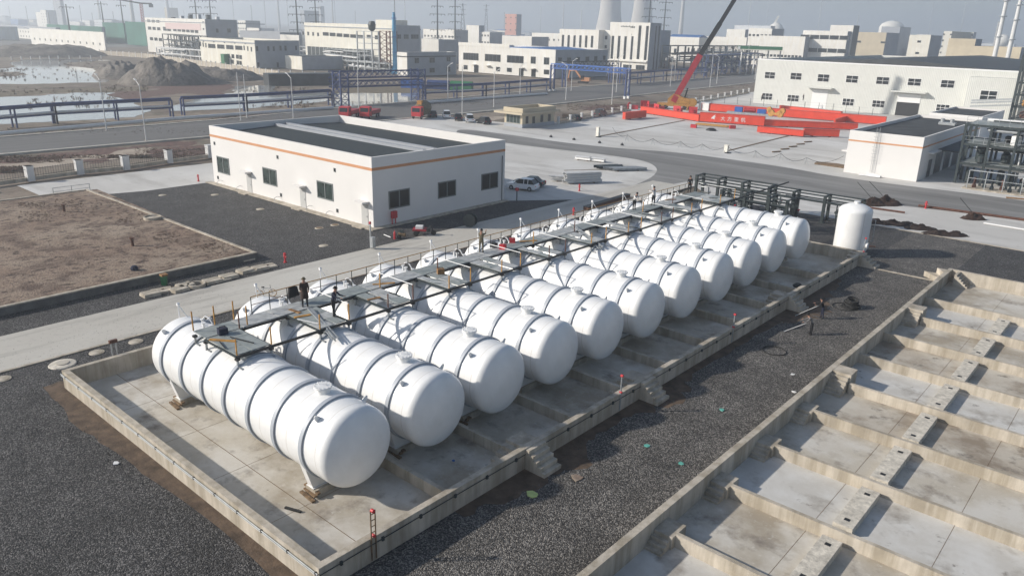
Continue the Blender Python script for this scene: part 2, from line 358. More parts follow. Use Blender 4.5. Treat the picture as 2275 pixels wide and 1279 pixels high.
def building(name, label, x0, x1, y0, y1, h, wall='pale', roof='felt', par=.7, band=None, bandm='alu', south=(), east=(), cat='building', group=None, roofz=None, gable=0, wallE=None):
    """axis-aligned building; south face is the long sunlit one, east face the shaded one.
    south/east: rows (z, height, width, [centres], nx, nz)"""
    W, D = x1 - x0, y1 - y0; t = .3
    r = thing(name, label, cat, (x0, y0, 0), 0, group)
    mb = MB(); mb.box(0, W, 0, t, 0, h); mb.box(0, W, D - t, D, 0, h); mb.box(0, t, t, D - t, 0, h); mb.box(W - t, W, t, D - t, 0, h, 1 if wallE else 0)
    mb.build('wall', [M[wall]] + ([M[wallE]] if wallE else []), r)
    rz = h - par
    rb = MB()
    if gable: rb.prismx([(t, rz - .3), (D - t, rz - .3), (D - t, rz), (D / 2, rz + gable), (t, rz)], t, W - t)
    else: rb.box(t, W - t, t, D - t, rz - .3, rz)
    rb.build('roof', M[roof], r)
    if band:
        b = MB(); z0, z1, p = band
        b.box(-p, W + p, -p, -.003, z0, z1); b.box(W + .003, W + p, -.003, D + p, z0, z1)
        b.build('band', M[bandm], r)
    for z, hh, ww, cs, nx, nz in south:
        for c in cs: window(r, 'S', c if c > 1.0001 or c < 0 else c * W, z, ww, hh, nx, nz)
    for z, hh, ww, cs, nx, nz in east:
        for c in cs: window(r, 'E', c if c > 1.0001 or c < 0 else c * D, z, ww, hh, nx, nz, off=W)
    return r
def fr(n, a=.06, b=.94): return [a + (b - a) * i / (n - 1) for i in range(n)] if n > 1 else [.5]
# ================================================================ GROUND
def XY(*px): return [A(*p).xy[:] for p in px]
BIG = 7000
sheet('ground', [(-BIG, -3000), (BIG, -3000), (BIG, BIG), (-BIG, BIG)], -.35, M['farland'])
sheet('waste_ground', [(-620, -60), (60, -60), (60, 560), (-420, 560), (-620, 300)], -.30, M['land'])
# ponds beyond the road
def blob(name, px, z, m, jit=.0, seed=1):
    rnd = random.Random(seed); P = [A(*p).xy for p in px]; out = []
    for i, p in enumerate(P):
        q = P[(i + 1) % len(P)]; L = (q - p).length; n = 6
        nr = Vector((-(q - p).y, (q - p).x)).normalized() if L else Vector((0, 0))
        for k in range(n):
            t = k / n; out.append((p + (q - p) * t + nr * (rnd.uniform(-1, 1) * jit * L))[:])
    return sheet(name, out, z, m)
blob('water', [(-40, 232), (-40, 275), (120, 268), (300, 258), (330, 245), (300, 225), (345, 222), (300, 205), (210, 204), (100, 203), (0, 210), (-40, 215)], -.26, M['water'], .05, 3)
blob('water', [(-60, 155), (-60, 200), (60, 198), (180, 192), (240, 180), (215, 168), (245, 160), (200, 151), (140, 145), (150, 138), (250, 133), (120, 129), (28, 133), (26, 150)], -.255, M['water'], .05, 5)
blob('water', [(425, 212), (380, 245), (560, 238), (735, 222), (735, 200), (620, 203), (600, 188), (515, 190), (520, 205), (470, 207)], -.26, M['water'], .04, 8)
blob('water', [(740, 200), (740, 236), (925, 222), (925, 200)], -.26, M['water'], .04, 9)
NEAR = [(-172, -60)] + XY((0, 308), (470, 270), (750, 243), (1280, 195), (1675, 168)) + [A(1675, 168).xy[:]]
far_e = [A(*p).xy for p in [(0, 306), (470, 268.5), (750, 241.5), (1280, 194), (1675, 167)]]
near_e = [A(*p).xy for p in [(0, 343), (466, 303), (1120, 243), (1680, 183)]]
def ext(P):
    a = P[0] + (P[0] - P[1]).normalized() * 110; b = P[-1] + (P[-1] - P[-2]).normalized() * 900
    return [a] + P + [b]
far_e, near_e = ext(far_e), ext(near_e)
sheet('road', [p[:] for p in far_e] + [p[:] for p in reversed(near_e)], 0.0, M['asphalt'])
for P, s_ in ((far_e, -1), (near_e, 1)):
    mb = MB()
    for a, b in zip(P, P[1:]):
        d = (b - a).normalized(); nr = Vector((d.y, -d.x)) * s_
        mb.bar((a.x + nr.x * .45, a.y + nr.y * .45, .0), (b.x + nr.x * .45, b.y + nr.y * .45, .0), .9, .3)
    struct(mb.build('kerb', M['kerb']))
sheet('verge', [p[:] for p in near_e] + [(60, near_e[-1].y), (60, -60), (-120, -60)], -.16, M['land'])
YARD = [(-103.2, 75.6), (-103.2, 112), (-163, 111), (-165, 135)] + XY((1120, 272), (1250, 271), (1400, 244), (1660, 206)) + [(-140, 420), (120, 420), (120, 98.9), (-26, 98.7), (-49, 98.7), (-54.2, 104), (-61, 96), (-61, 75.6)]
sheet('yard', YARD, -.02, M['yard'])
def chaikin(P, n=2):
    for _ in range(n):
        Q = []
        for i in range(len(P)):
            a, b = Vector(P[i]), Vector(P[(i + 1) % len(P)]); Q += [(a * .75 + b * .25)[:], (a * .25 + b * .75)[:]]
        P = Q
    return P
sheet('yard_road', chaikin(XY((1020, 285), (1130, 299), (1250, 317), (1380, 330), (1500, 338), (1640, 356), (1760, 374), (1860, 393), (2040, 416), (2160, 430), (2275, 446)) + [(30, 130), (30, 108)] + XY((2275, 487), (2050, 462), (1935, 449), (1760, 416), (1620, 399), (1540, 400), (1480, 412), (1420, 428), (1340, 452), (1290, 470), (1180, 478), (1150, 470), (1270, 447), (1360, 428), (1420, 408), (1455, 390), (1462, 372), (1430, 356), (1340, 343), (1220, 330), (1110, 316), (1010, 298))), 0.0, M['yardroad'])
sheet('gravel_ground', [(-66.8, -60), (60, -60), (60, 98.6), (-49, 98.6), (-66.8, 75)], 0.0, M['gravel'])
sheet('gravel_ground', [(-22.2, 4), (-14.6, 4), (-14.6, 98.6), (-22.2, 98.6)], .004, M['gravel2'])  # lane strip in a paler, warmer gravel colour
sheet('gravel_ground', [(-106, 37), (-66, 37), (-61.5, 53), (-61.5, 75.2), (-67.2, 75.2), (-67.2, 53), (-103, 60), (-106, 58)], -.005, M['gravel'])
sheet('gravel_ground', [(-66.9, -60), (-60.7, -60), (-60.7, 53.4), (-66.9, 53.4)], .004, M['gravel'])
sheet('service_road', [(-60.9, -60), (-54.4, -60), (-54.4, 103), (-60.9, 103)], 0.03, M['concroad'])
mb = MB(); mb.box(-54.4, -54.15, -60, 100, 0, .07); struct(mb.build('kerb', M['conc']))
sheet('path', [(-117.5, 33), (-106, 33), (-103.2, 44), (-103.2, 66), (-117.5, 66)], 0.0, M['yard'])
_r = random.Random(4); _tp = [(-50.1 + i * .93, 13.62 - (.25 + .35 * math.sin(i * .21)) * _r.uniform(.55, 1.25)) for i in range(31)]
sheet('trench', _tp + [(-21.6, 14.6), (-50.3, 14.6)], .008, M['trench'])
def strip(name, pts, z, m, wob=.35, seed=2):
    rnd = random.Random(seed); L_, R_ = [], []
    for i in range(len(pts) - 1):
        (x0, y0, w0), (x1, y1, w1) = pts[i], pts[i + 1]; n = 8
        for k in range(n):
            t = k / n; x = x0 + (x1 - x0) * t; y = y0 + (y1 - y0) * t; w_ = w0 + (w1 - w0) * t
            L_.append((x, y)); R_.append((x + w_ * (1 + rnd.uniform(-wob, wob)), y))
    return sheet(name, L_ + R_[::-1], z, m)
strip('trench', [(-22.3, 22, .5), (-22.3, 26, 1.6), (-22.3, 30, 1.8), (-22.3, 33, .6), (-22.3, 37, 1.2), (-22.3, 40, 1.9), (-22.3, 44, .6), (-22.3, 57, .7), (-22.3, 61, 2.6), (-22.3, 64, 2.4), (-22.3, 68, 1.2), (-22.3, 74, .4)], .008, M['trench'])
# raised dirt lot with its kerb wall
sheet('dirt_lot', [(-105.4, -60), (-65.7, -60), (-65.7, 37.3), (-105.4, 38.6)], .62, M['dirt'])
k = MB()
k.box(-65.7, -65.35, -60, 37.6, .62, .72); k.box(-65.69, -65.37, -60, 37.58, 0, .618, 1); k.box(-105.8, -65.7, 37.3, 37.6, 0, .72); k.box(-105.8, -105.45, -60, 37.3, 0, .72)  # east face below the cap is darker concrete than the other sides
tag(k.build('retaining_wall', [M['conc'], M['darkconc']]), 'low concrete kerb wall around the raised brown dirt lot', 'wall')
# low step line across gravel between the two basins and dirty line on yard
mb = MB(); mb.box(-20.8, -15.2, 79.2, 79.45, 0, .06); struct(mb.build('kerb', M['conc']))
mb = MB(); mb.box(-27.0, 60, 98.6, 98.85, 0, .05); struct(mb.build('kerb', M['conc']))
# ================================================================ CONTAINMENT BASINS
def stairs(mb, x0, x1, y0, y1, ztop, n, dirn):
    """solid flight going down along dirn ('+X','-Y') from its high side"""
    for i in range(n):
        z = ztop * (n - i) / (n + .0)
        if dirn == '+X': d = (x1 - x0) / n; mb.box(x0 + i * d, x0 + (i + 1) * d, y0, y1, 0, z)
        if dirn == '-Y': d = (y1 - y0) / n; mb.box(x0, x1, y1 - (i + 1) * d, y1 - i * d, 0, z)
WH = 1.2
TANKS = [(A(*p, 4.85)) for p in [(722, 872), (902, 802), (1047, 745), (1176, 695), (1286, 652), (1385, 614), (1472.5, 580), (1550, 551), (1616, 524.5), (1676, 500.5), (1732, 477.5)]]
TY = [p.y for p in TANKS]; TX = [p.x + 28.8 for p in TANKS]
basin = thing('containment_basin', 'concrete walled basin standing around the row of white tanks', 'basin', (0, 0, 0))
X0, X1, Y0, Y1 = -49.1, -22.3, 14.35, 80.6
for (a, b, c, d) in ((X0, X1, Y0, Y0 + .34), (X0, X1, Y1 - .34, Y1), (X0, X0 + .34, Y0 + .34, Y1 - .34), (X1 - .34, X1, Y0 + .34, Y1 - .34)):
    m_ = MB(); m_.box(a, b, c, d, -.3, WH); m_.build('wall', M['conc'], basin)
m_ = MB(); m_.box(X0 + .34, X1 - .34, Y0 + .34, Y1 - .34, -.2, .03); m_.build('floor', M['concfloor'], basin)
for i in range(10):
    y = (TY[i] + TY[i + 1]) / 2; m_ = MB(); m_.box(X0 + .34, X1 - .9, y - .13, y + .13, .03, .66); m_.build('dividing_wall', M['conc'], basin)
for i, y in enumerate(TY):
    for x in (-41.9, -28.3):
        m_ = MB(); m_.box(x - .38 + TX[i], x + .38 + TX[i], y - 1.5, y + 1.5, .03, .38); m_.build('plinth', M['conc'], basin)
for y in (27.9, 39.0, 62.0):
    m_ = MB(); stairs(m_, X1 + .003, X1 + 1.35, y - .75, y + .65, 1.16, 5, '+X'); m_.build('stair', M['conc'], basin)
    m_ = MB(); m_.box(X1 - 1.75, X1 - .343, y - .3, y + 1.0, .03, .9); stairs(m_, X1 - 1.75, X1 - .343, y - 1.5, y - .303, .72, 3, '-Y'); m_.build('landing', M['conc'], basin)
m_ = MB(); stairs(m_, X1 + .003, X1 + 1.7, 79.0, 80.4, 1.16, 5, '+X'); m_.build('stair', M['conc'], basin)
m_ = MB(); stairs(m_, X1 - 1.2, X1 - .343, 76.2, 80.2, 1.1, 6, '-Y'); m_.build('landing', M['conc'], basin)
# cable conduit clipped along the near walls
m_ = MB()
m_.tube((X0 - .05, Y0 - .06, .95), (X1 - .02, Y0 - .06, .95), .03, 6); m_.tube((X0 - .05, Y0 - .06, .85), (X1 - .02, Y0 - .06, .85), .02, 6)
for i in range(14): x = X0 + .6 + i * 2; m_.box(x, x + .06, Y0 - .09, Y0 - .003, .84, .99, 1)
m_.build('conduit', [M['galv'], M['black']], basin)
m_ = MB(); m_.tube((X1 + .05, Y0, .9), (X1 + .05, Y1, .9), .02, 6)
for i in range(30): y = Y0 + 1 + i * 2.2; m_.box(X1 + .003, X1 + .09, y, y + .12, .8, .98, 0)
m_.build('conduit', [M['steel']], basin)
# floor joints
m_ = MB()
for x in (-43.5, -38.2, -33.0, -27.8): m_.box(x, x + .02, Y0 + .35, TY[0] + 2.4, .031, .036)
m_.box(X0 + .35, X1 - .35, 17.35, 17.38, .031, .037); m_.build('floor_joint', M['wood'], basin)
# second, empty basin
emp = thing('containment_basin', 'empty concrete basin with low dividing walls and plinths, right of the gravel lane', 'basin', (0, 0, 0))
EX0, EX1, EY0, EY1 = -14.5, 22.0, 12.0, 80.6
for (a, b, c, d) in ((EX0, EX1, EY0, EY0 + .36), (EX0, EX1, EY1 - .36, EY1), (EX0, EX0 + .36, EY0 + .36, EY1 - .36), (EX1 - .36, EX1, EY0 + .36, EY1 - .36)):
    m_ = MB(); m_.box(a, b, c, d, -.3, WH); m_.build('wall', M['conc'], emp)
DY = [15.9, 21.5, 27.0, 32.35, 37.7, 43.25, 48.65, 54.2, 59.8, 65.5, 71.2]
_fy = [EY0 + .36] + DY + [EY1 - .36]
for i in range(len(_fy) - 1): m_ = MB(); m_.box(EX0 + .36, EX1 - .36, _fy[i], _fy[i + 1], -.3, .03); m_.build('floor', M[['concfloor3', 'concfloor', 'concfloor3', 'concfloor', 'concfloor3', 'concfloor', 'concfloor2', 'concfloor3', 'concfloor2', 'concfloor', 'concfloor3', 'concfloor'][i]], emp)
for i, y in enumerate(DY):
    m_ = MB(); m_.box(EX0 + .36 + (.0 if i in (7, 8, 10) else 1.2 if i in (6, 9) else .95), EX1 - .5, y - .12, y + .12, .03, .70); m_.build('dividing_wall', M['conc'], emp)
    if y > 18 and i < 10:
        big = i in (6, 9)
        m_ = MB(); xa, xb = EX0 + .363, EX0 + (1.45 if big else 1.2)
        if i not in (7, 8):
            zt = 1.19 if big else .66; o_ = .5 if not big else 0
            m_.box(xa, xb + .1, y + .1 - o_, y + 1.35 - o_, .03, zt); stairs(m_, xa, xb, y - (1.2 if big else .65) - o_, y + .097 - o_, zt - .17, 5 if big else 3, '-Y')
            m_.build('stair', M['conc'], emp)
    n = DY[i + 1] if i + 1 < len(DY) else 76.9
    if i < 10:
        m_ = MB(); m_.box(-8.45, -7.55, y + .85, n - .45, .03, .44); pd = m_.build('plinth', M['plinthc'], emp)
        [MB().box(-8.13, -7.87, q_, q_ + .22, .441, .448).build('anchor_pocket', M['black'], pd) for q_ in (y + 1.35, n - 1.15)]
m_ = MB(); stairs(m_, EX0 + .9, EX0 + 2.1, 78.8, 80.2, 1.16, 6, '+X'); m_.build('stair', M['conc'], emp)
m_ = MB(); m_.prism([(EX0 - 2.0, 80.4), (EX0 - .003, 78.6), (EX0 - .003, 80.6)], 0, .5); m_.prism([(EX0 - 1.0, 80.6), (EX0 - .003, 79.2), (EX0 - .003, 80.6)], .5, 1.0); m_.build('buttress', M['conc'], emp)
m_ = MB()
for x in (-9.3, -4.2, 1.6): m_ = MB(); m_.box(x, x + .02, 15, 80, .031, .035); m_.build('floor_joint', M['wood'], emp)
# ================================================================ TANKS
TR, TZ = 2.05, 2.8
def torisph(r, Rc, rk, n=7):
    dc = math.sqrt((Rc - rk) ** 2 - (r - rk) ** 2); a = math.atan2(r - rk, dc); pts = []
    for i in range(n + 1):
        t = (PI / 2 - a) * i / n; pts.append((rk * math.sin(t), r - rk + rk * math.cos(t)))
    for i in range(1, n + 1):
        b = a * (1 - i / n); pts.append((Rc * math.cos(b) - dc, max(.001, Rc * math.sin(b))))
    return pts
XN, XF = -26.6, -43.2
def make_tank():
    r = thing('storage_tank', 'x', 'tank', (0, 0, 0))
    hp = torisph(TR, 3.9, .5)
    prof = [(q, XF - dx) for dx, q in reversed(hp)] + [(TR, x) for x in (-40, -36, -32, -29)] + [(q, XN + dx) for dx, q in hp]
    m_ = MB(); m_.lathe(prof, 64, 'X', (0, 0, TZ)); m_.build('shell', M['tank'], r, True)
    for i in range(7):
        x = -42.1 + i * 2.35; m_ = MB()
        m_.lathe([(TR + .003, x - .12), (TR + .1, x - .12), (TR + .1, x + .12), (TR + .003, x + .12)], 64, 'X', (0, 0, TZ), caps=False)
        m_.build('stiffening_ring', M['rib'], r, True)
    m_ = MB(); m_.lathe([(.34, 0), (.34, .28), (.45, .28), (.45, .33)], 20, 'Z', (-28.95, 0, TZ + TR - .04)); mw = m_.build('manway', M['tank'], r, True)
    m_ = MB(); m_.lathe([(.45, .335), (.45, .39), (.2, .41), (.05, .42)], 20, 'Z', (-28.95, 0, TZ + TR - .04))
    for k in range(12):
        t = 2 * PI * k / 12; m_.tube((-28.95 + .4 * math.cos(t), .4 * math.sin(t), TZ + TR + .33), (-28.95 + .4 * math.cos(t), .4 * math.sin(t), TZ + TR + .41), .025, 5)
    m_.path([(-29.1, -.1, TZ + TR + .36), (-29.1, -.1, TZ + TR + .46), (-28.8, .1, TZ + TR + .46), (-28.8, .1, TZ + TR + .36)], .02, 5)
    m_.build('cover', M['tank'], mw)
    for x in (-27.5, -42.7):
        for sg in (-1, 1):
            t = rad(40) * sg; y, z = math.sin(t) * TR, math.cos(t) * TR + TZ
            m_ = MB(); m_.box(-.02, .02, -.14, .14, 0, .1); m_.prismx([(-.14, .1), (.14, .1), (.06, .32), (-.06, .32)], -.02, .02)
            o = m_.build('lifting_lug', M['tank'], r); o.location = (x, y, z); o.rotation_euler = (-t, 0, PI / 9 if 0 else 0)
    for x in (-28.4, -41.9):
        m_ = MB()
        th = [rad(a) for a in range(-62, 63, 8)]
        top = [(math.sin(a) * (TR + .02), TZ - math.cos(a) * (TR + .02)) for a in th]
        for dx in (-.22, .18): m_.prismx([(-1.42, .42), (1.42, .42)] + top[::-1], x + dx, x + dx + .04)
        for yy in (-1.42, -.5, .46, 1.38):
            zt = TZ - math.sqrt(max(.05, TR ** 2 - min(abs(yy) + .0, 1.9) ** 2)); m_.box(x - .18, x + .18, yy, yy + .04, .42, zt)
        sl_ = 1.42
        m_.add([(x - .22, -1.42, .42), (x + .22, -1.42, .42), (x + .22, top[0][0], top[0][1]), (x - .22, top[0][0], top[0][1])], [(0, 1, 2, 3)])
        m_.add([(x - .22, 1.42, .42), (x + .22, 1.42, .42), (x + .22, top[-1][0], top[-1][1]), (x - .22, top[-1][0], top[-1][1])], [(3, 2, 1, 0)])
        m_.box(x - .3, x + .3, -1.46, 1.46, .385, .42)
        m_.build('saddle', M['tank'], r)
    # nozzles and valve wheel at the far end
    m_ = MB()
    for x, y in ((-40.6, .0), (-41.2, .25), (-39.95, .1)):
        m_.tube((x, y, TZ + TR - .05), (x, y, TZ + TR + .35), .07, 8); m_.tube((x, y, TZ + TR + .35), (x, y, TZ + TR + .4), .13, 10)
    m_.path([(-41.2, .25, TZ + TR + .35), (-41.0, .35, TZ + TR + .6), (-40.7, .45, TZ + TR + .5), (-40.5, .5, TZ + TR + .2)], .045, 6)
    m_.build('nozzle', M['tank'], r)
    m_ = MB(); m_.path([(-43.6, 0, TZ + TR - .2), (-43.6, 0, TZ + TR + .75)], .04, 6); m_.tube((-43.6, -.07, TZ + TR + .75), (-43.6, .07, TZ + TR + .75), .1, 10); m_.path([(-43.2, .3, TZ + TR - .05), (-43.6, 0, TZ + TR + .7)], .03, 6)
    m_.build('vent_pipe', M['tank'], r)
    # lifting band (thin inclined strap) seen on the sunny flank
    m_ = MB(); pts = []
    for i in range(17):
        a = rad(20 - 95 * i / 16); pts.append((-34.9 + 1.5 * i / 16 * 0 + .9 * math.sin(i / 16 * PI), math.sin(a) * (TR + .012), TZ + math.cos(a) * (TR + .012)))
    return r
t0 = make_tank()
for i, (y, dx) in enumerate(zip(TY, TX)):
    lab = 'white ribbed horizontal storage tank, ' + ('nearest the camera at the near end of the row' if i == 0 else 'last in the row beside the dark pipe rack' if i == 10 else ORD[i] + ' from the near end of the row')
    o = t0 if i == 0 else dup(t0, (0, 0, 0))
    o.location = (dx, y, 0); o['label'] = lab; o['group'] = 'white storage tanks in a row'
# timber packing under the two nearest tanks
for i, (x, y) in enumerate([(-28.3, TY[0] - 1.25), (-41.9, TY[0] - 1.25), (-28.3, TY[1] - 1.0), (-28.3, TY[2] - 1.0)]):
    nm = ['near saddle of the nearest tank', 'far saddle of the nearest tank', 'near saddle of the second tank', 'near saddle of the third tank'][i]
    t = thing('timber_packing', 'rough brown timber planks poking out under the ' + nm, 'planks', (x, y, 0), 0, 'timber packing under the tank saddles')
    for k, (dy, z, L) in enumerate([(-.45, .03, 1.2), (-.3, .14, .9), (-.22, .25, 1.0)]):
        m_ = MB(); m_.bar((-L / 2 - .1 * k, dy + .05 * k, z + .05), (L / 2, dy - .1 + .08 * k, z + .05), .18, .09); m_.build('plank', M['wood'], t)
# upright white vessel
vt = thing('pressure_vessel', 'white upright cylindrical vessel with domed top, behind the far basin wall', 'vessel', (-24.6, 83.2, 0))
m_ = MB(); hp = torisph(1.68, 2.6, .5)
m_.lathe([(q, .75 - dx) for dx, q in reversed(hp)] + [(1.68, 2), (1.68, 3.2)] + [(q, 4.6 + dx) for dx, q in hp], 48, 'Z'); m_.build('shell', M['tank'], vt, True)
m_ = MB()
for k in range(4): t = PI / 4 + k * PI / 2; m_.box(1.3 * math.cos(t) - .08, 1.3 * math.cos(t) + .08, 1.3 * math.sin(t) - .08, 1.3 * math.sin(t) + .08, 0, 1.0)
m_.build('leg', M['tank'], vt)
m_ = MB(); m_.lathe([(.22, 5.2), (.22, 5.55), (.32, 5.55), (.32, 5.65)], 14, 'Z'); m_.build('nozzle', M['tank'], vt, True)
m_ = MB(); m_.lathe([(.25, 0), (.25, .35), (.33, .35), (.33, .42)], 14, 'X', (1.5, -.5, 1.3)); m_.build('manway', M['tank'], vt, True)
m_ = MB(); m_.path([(1.6, .6, 3.9), (1.95, .6, 3.9), (1.95, .6, 1.6), (1.75, .6, 1.6)], .04, 6); m_.build('level_gauge', M['galv'], vt)
# ================================================================ SCAFFOLD WALKWAY over the tanks
PZ = 5.25
wk = thing('steel_walkway', 'grey steel grating walkway with black beams and half-built railings on top of the tanks', 'walkway', (0, 0, 0))
XB0, XB1, XFr = -39.95, -38.4, -35.1
SP = [(y - 1.12, y + 1.0) for y in TY]; SP[-1] = (SP[-1][0], SP[-1][1] + 1.2)
for x, w_ in ((XFr, .10), (XB1, .10), (XB0, .08)):
    m_ = MB(); m_.bar((x, SP[0][0] if x > -39 else SP[0][0] + .3, PZ - .12), (x, 90.9 if x == XFr else SP[-1][1], PZ - .12), w_, .14); m_.build('beam', M['black'], wk)
y_ = SP[0][0] + .1; k_ = 0
while y_ < SP[-1][1] - .5:
    m_ = MB(); m_.box(XB0 + .06, XB1 - .08, y_, y_ + 2.28, PZ - .06, PZ - .02 + .012 * (k_ % 3)); m_.build('deck', M['grating2' if k_ % 4 in (1, 2) else 'grating'], wk); y_ += 2.32; k_ += 1
for i, (a, b) in enumerate(SP):
    ym = (a + b) / 2 + (.15 if i % 3 == 1 else -.1)
    for j, (y0_, y1_) in enumerate(((a + .07, ym - (.02 if i < 2 else .16)), (ym + .02, b - .07))):
        for q in range(3):
            if i >= 2 and (i * 5 + j * 3 + q * 2) % 7 == 0: continue
            xa, xb = XB1 + .07 + (XFr - XB1 - .14) * q / 3, XB1 + .07 + (XFr - XB1 - .14) * (q + 1) / 3 - .02
            m_ = MB(); m_.box(xa, xb, y0_, y1_ - (.18 if (i + q) % 4 == 3 else 0), PZ - .05, PZ - .01 + .008 * ((q + j) % 2)); m_.build('deck', M['grating2' if (i * 2 + j + q) % 5 in ((0, 1, 3) if i > 1 else (4,)) else 'grating'], wk)
    for yy in (a, b): m_ = MB(); m_.bar((XB1, yy, PZ - .1), (XFr, yy, PZ - .1), .07, .1); m_.build('cross_beam', M['steel'], wk)
    for xx in (XFr, XB1, XB0 + .3):
        for yy in (a + .05, b - .05):
            dy = min(1.3, abs(yy - TY[i])); zt = TZ + math.sqrt(TR ** 2 - dy ** 2)
            m_ = MB(); m_.box(xx - .05, xx + .05, yy - .05, yy + .05, zt - .03, PZ - .2); m_.box(xx - .05, xx + .45, yy - .05, yy + .05, zt + .0, zt + .06); m_.box(xx - .11, xx + .11, yy - .11, yy + .11, PZ - .3, PZ - .18, 1)
            m_.build('leg', [M['galv'], M['black']], wk)
y = SP[0][1] + 1.7
m2 = MB()
while y < SP[-1][1]:
    m_ = MB(); m_.box(-.02, .02, -.02, .02, 0, 1.08); m_.build('railing_post', M['steel'], wk, loc=(XB0, y, PZ)); y += 1.24
yy0 = SP[0][1] + 1.7
m2.tube((XB0, yy0, PZ + 1.08), (XB0, y - 1.2, PZ + 1.08), .028, 6); m2.build('top_rail', M['yellow'], wk)
m2 = MB(); m2.tube((XB0, yy0, PZ + .58), (XB0, y - 1.2, PZ + .58), .02, 6); m2.build('mid_rail', M['rust'], wk)
for i, (a, b) in enumerate(SP):
    for xx, yy in ((XFr, b - .02), (XB1, b - .02), (XFr, a + .04)):
        if xx == XB1 and i % 3 == 1: continue
        m_ = MB(); m_.box(xx - .03, xx + .03, yy - .03, yy + .03, PZ, PZ + (1.02 if yy > a + .5 else .9)); m_.build('post', M['yellow' if (i + (xx > -37)) % 3 else 'rust'], wk)
    m_ = MB(); m_.tube((XB1 - .1, b, PZ + 1.02), (XFr, b, PZ + 1.0), .028, 6)
    if i: m_.build('handrail', M['pvc'], wk)
for x, y in ((-39.9, 18.6), (-39.9, 19.9), (-39.9, 21.1), (-38.6, 21.2)):
    m_ = MB(); m_.box(x - .03, x + .03, y - .03, y + .03, PZ, PZ + 1.15); m_.build('post', M['yellow'], wk)
# ================================================================ survey helpers on upright planes
def ray(u, v): return RM @ Vector(((u - PW / 2) / FPX, -(v - PH / 2) / FPX, -1.0))
def onY(u, v, Y): d = ray(u, v); t = Y / d.y; return Vector((d.x * t, Y, HC + d.z * t))
def onX(u, v, X): d = ray(u, v); t = X / d.x; return Vector((X, d.y * t, HC + d.z * t))
def H(u, v, ut, vt):                              # height of (ut,vt) straight above ground spot (u,v)
    b = A(u, v); return HV(ut, vt, b.xy.length)
def wpx(r, face, P, off, L, nx=2, nz=1, **k):
    """windows read off a facade: L = (u0, u1, vtop, vbottom) at the window's middle"""
    o = Vector(r.location)
    for u0, u1, vt, vb in L:
        uc = (u0 + u1) / 2; f = onY if face == 'S' else onX
        b = f(uc, vb, P); t = f(uc, vt, P); vm = (vt + vb) / 2; l = f(u0, vm, P); q = f(u1, vm, P)
        if face == 'S': window(r, 'S', b.x - o.x, b.z, q.x - l.x, t.z - b.z, nx, nz, off, **k)
        else: window(r, 'E', b.y - o.y, b.z, q.y - l.y, t.z - b.z, nx, nz, off, **k)
def canopy_door(r, face, a, w_, h_, off, wallm='white', cw=None):
    cw = cw or w_ + .5
    rot = 0 if face == 'S' else PI / 2
    loc = (a, off, 0) if face == 'S' else (off, a, 0)
    m_ = MB(); m_.box(-w_ / 2, w_ / 2, -.05, -.003, 0, h_); d = m_.build('door', M['doorgrey'], r, loc=loc, rz=rot)
    m_ = MB(); m_.box(w_ / 2 - .2, w_ / 2 - .12, -.1, -.05, h_ * .45, h_ * .5); m_.build('handle', M['alu'], d)
    m_ = MB(); m_.box(-cw / 2, cw / 2, -1.0, -.003, h_ + .25, h_ + .45); m_.build('canopy', M[wallm], r, loc=loc, rz=rot)
    m_ = MB(); m_.box(-w_ / 2 - .3, w_ / 2 + .3, -1.3, -.003, 0, .12); m_.build('doorstep', M['conc'], r, loc=loc, rz=rot)
# ---------------------------------------------------------------- white workshop
bx0, bx1, by0, by1, bh = -102.5, -67.1, 53.3, 75.4, 8.0
M['roofcorr'] = corr_mat('corrugated_dark_roof', (.032, .042, .046), .6, 0, .8, 1.0)
wb = building('workshop_building', 'long white single-storey workshop with orange stripe and dark corrugated roof behind the tanks', bx0, bx1, by0, by1, bh, 'white', 'roofcorr', 1.1, gable=.4)
D1, W1 = by1 - by0, bx1 - bx0
m_ = MB(); m_.box(-.02, W1 + .02, -.02, -.003, 6.5, 6.82); m_.box(W1 + .003, W1 + .02, -.003, D1 + .02, 6.5, 6.82); m_.build('orange_stripe', M['orange'], wb)
m_ = MB(); m_.box(.6, W1 - 2.5, D1 / 2 - 1.15, D1 / 2 - .6, 7.1, 7.62); m_.build('ridge_vent', M['grey'], wb); m_ = MB(); m_.box(.6, W1 - 2.5, D1 / 2 + .6, D1 / 2 + 1.15, 7.1, 7.62); m_.build('ridge_vent', M['grey'], wb)
wpx(wb, 'S', by0, 0, [(485, 511, 350, 386), (586, 616, 375, 411), (706, 741, 405, 443)], 2, 1, glass='glassg')
wpx(wb, 'E', bx1, W1, [(864, 911, 421, 461), (973, 1013, 402, 438), (1069, 1106, 384, 420)], 2, 1)
for u, v in ((556, 428), (675, 462), (812, 500)):
    canopy_door(wb, 'S', onY(u, v, by0).x - bx0, 1.15, 2.5, 0)
for u, v in ((477, 322), (617, 353), (744, 382), (485, 398), (625, 437), (750, 472)):
    p = onY(u, v, by0); window(wb, 'S', p.x - bx0, max(.3, p.z), .35, .45, 1, 1, 0, name='vent')
m_ = MB(); m_.tube((W1 + .1, D1 - .6, .1), (W1 + .1, D1 - .6, 6.0), .06, 8); m_.build('downpipe', M['alu'], wb)
m_ = MB(); m_.box(-.9, W1 + .9, -.9, -.0035, 0, .10); m_.box(W1 + .0035, W1 + .9, -.003, D1, 0, .10); m_.build('apron', M['conc'], wb)
for x in (2.2, 7.4, 16.5, 23.5, 27.5):
    m_ = MB(); m_.path([(x, -.8, .1), (x, -.75, .55), (x + .12, -.4, .72), (x + .2, -.03, .6)], .03, 6); m_.build('pipe_bend', M['galv'], wb)
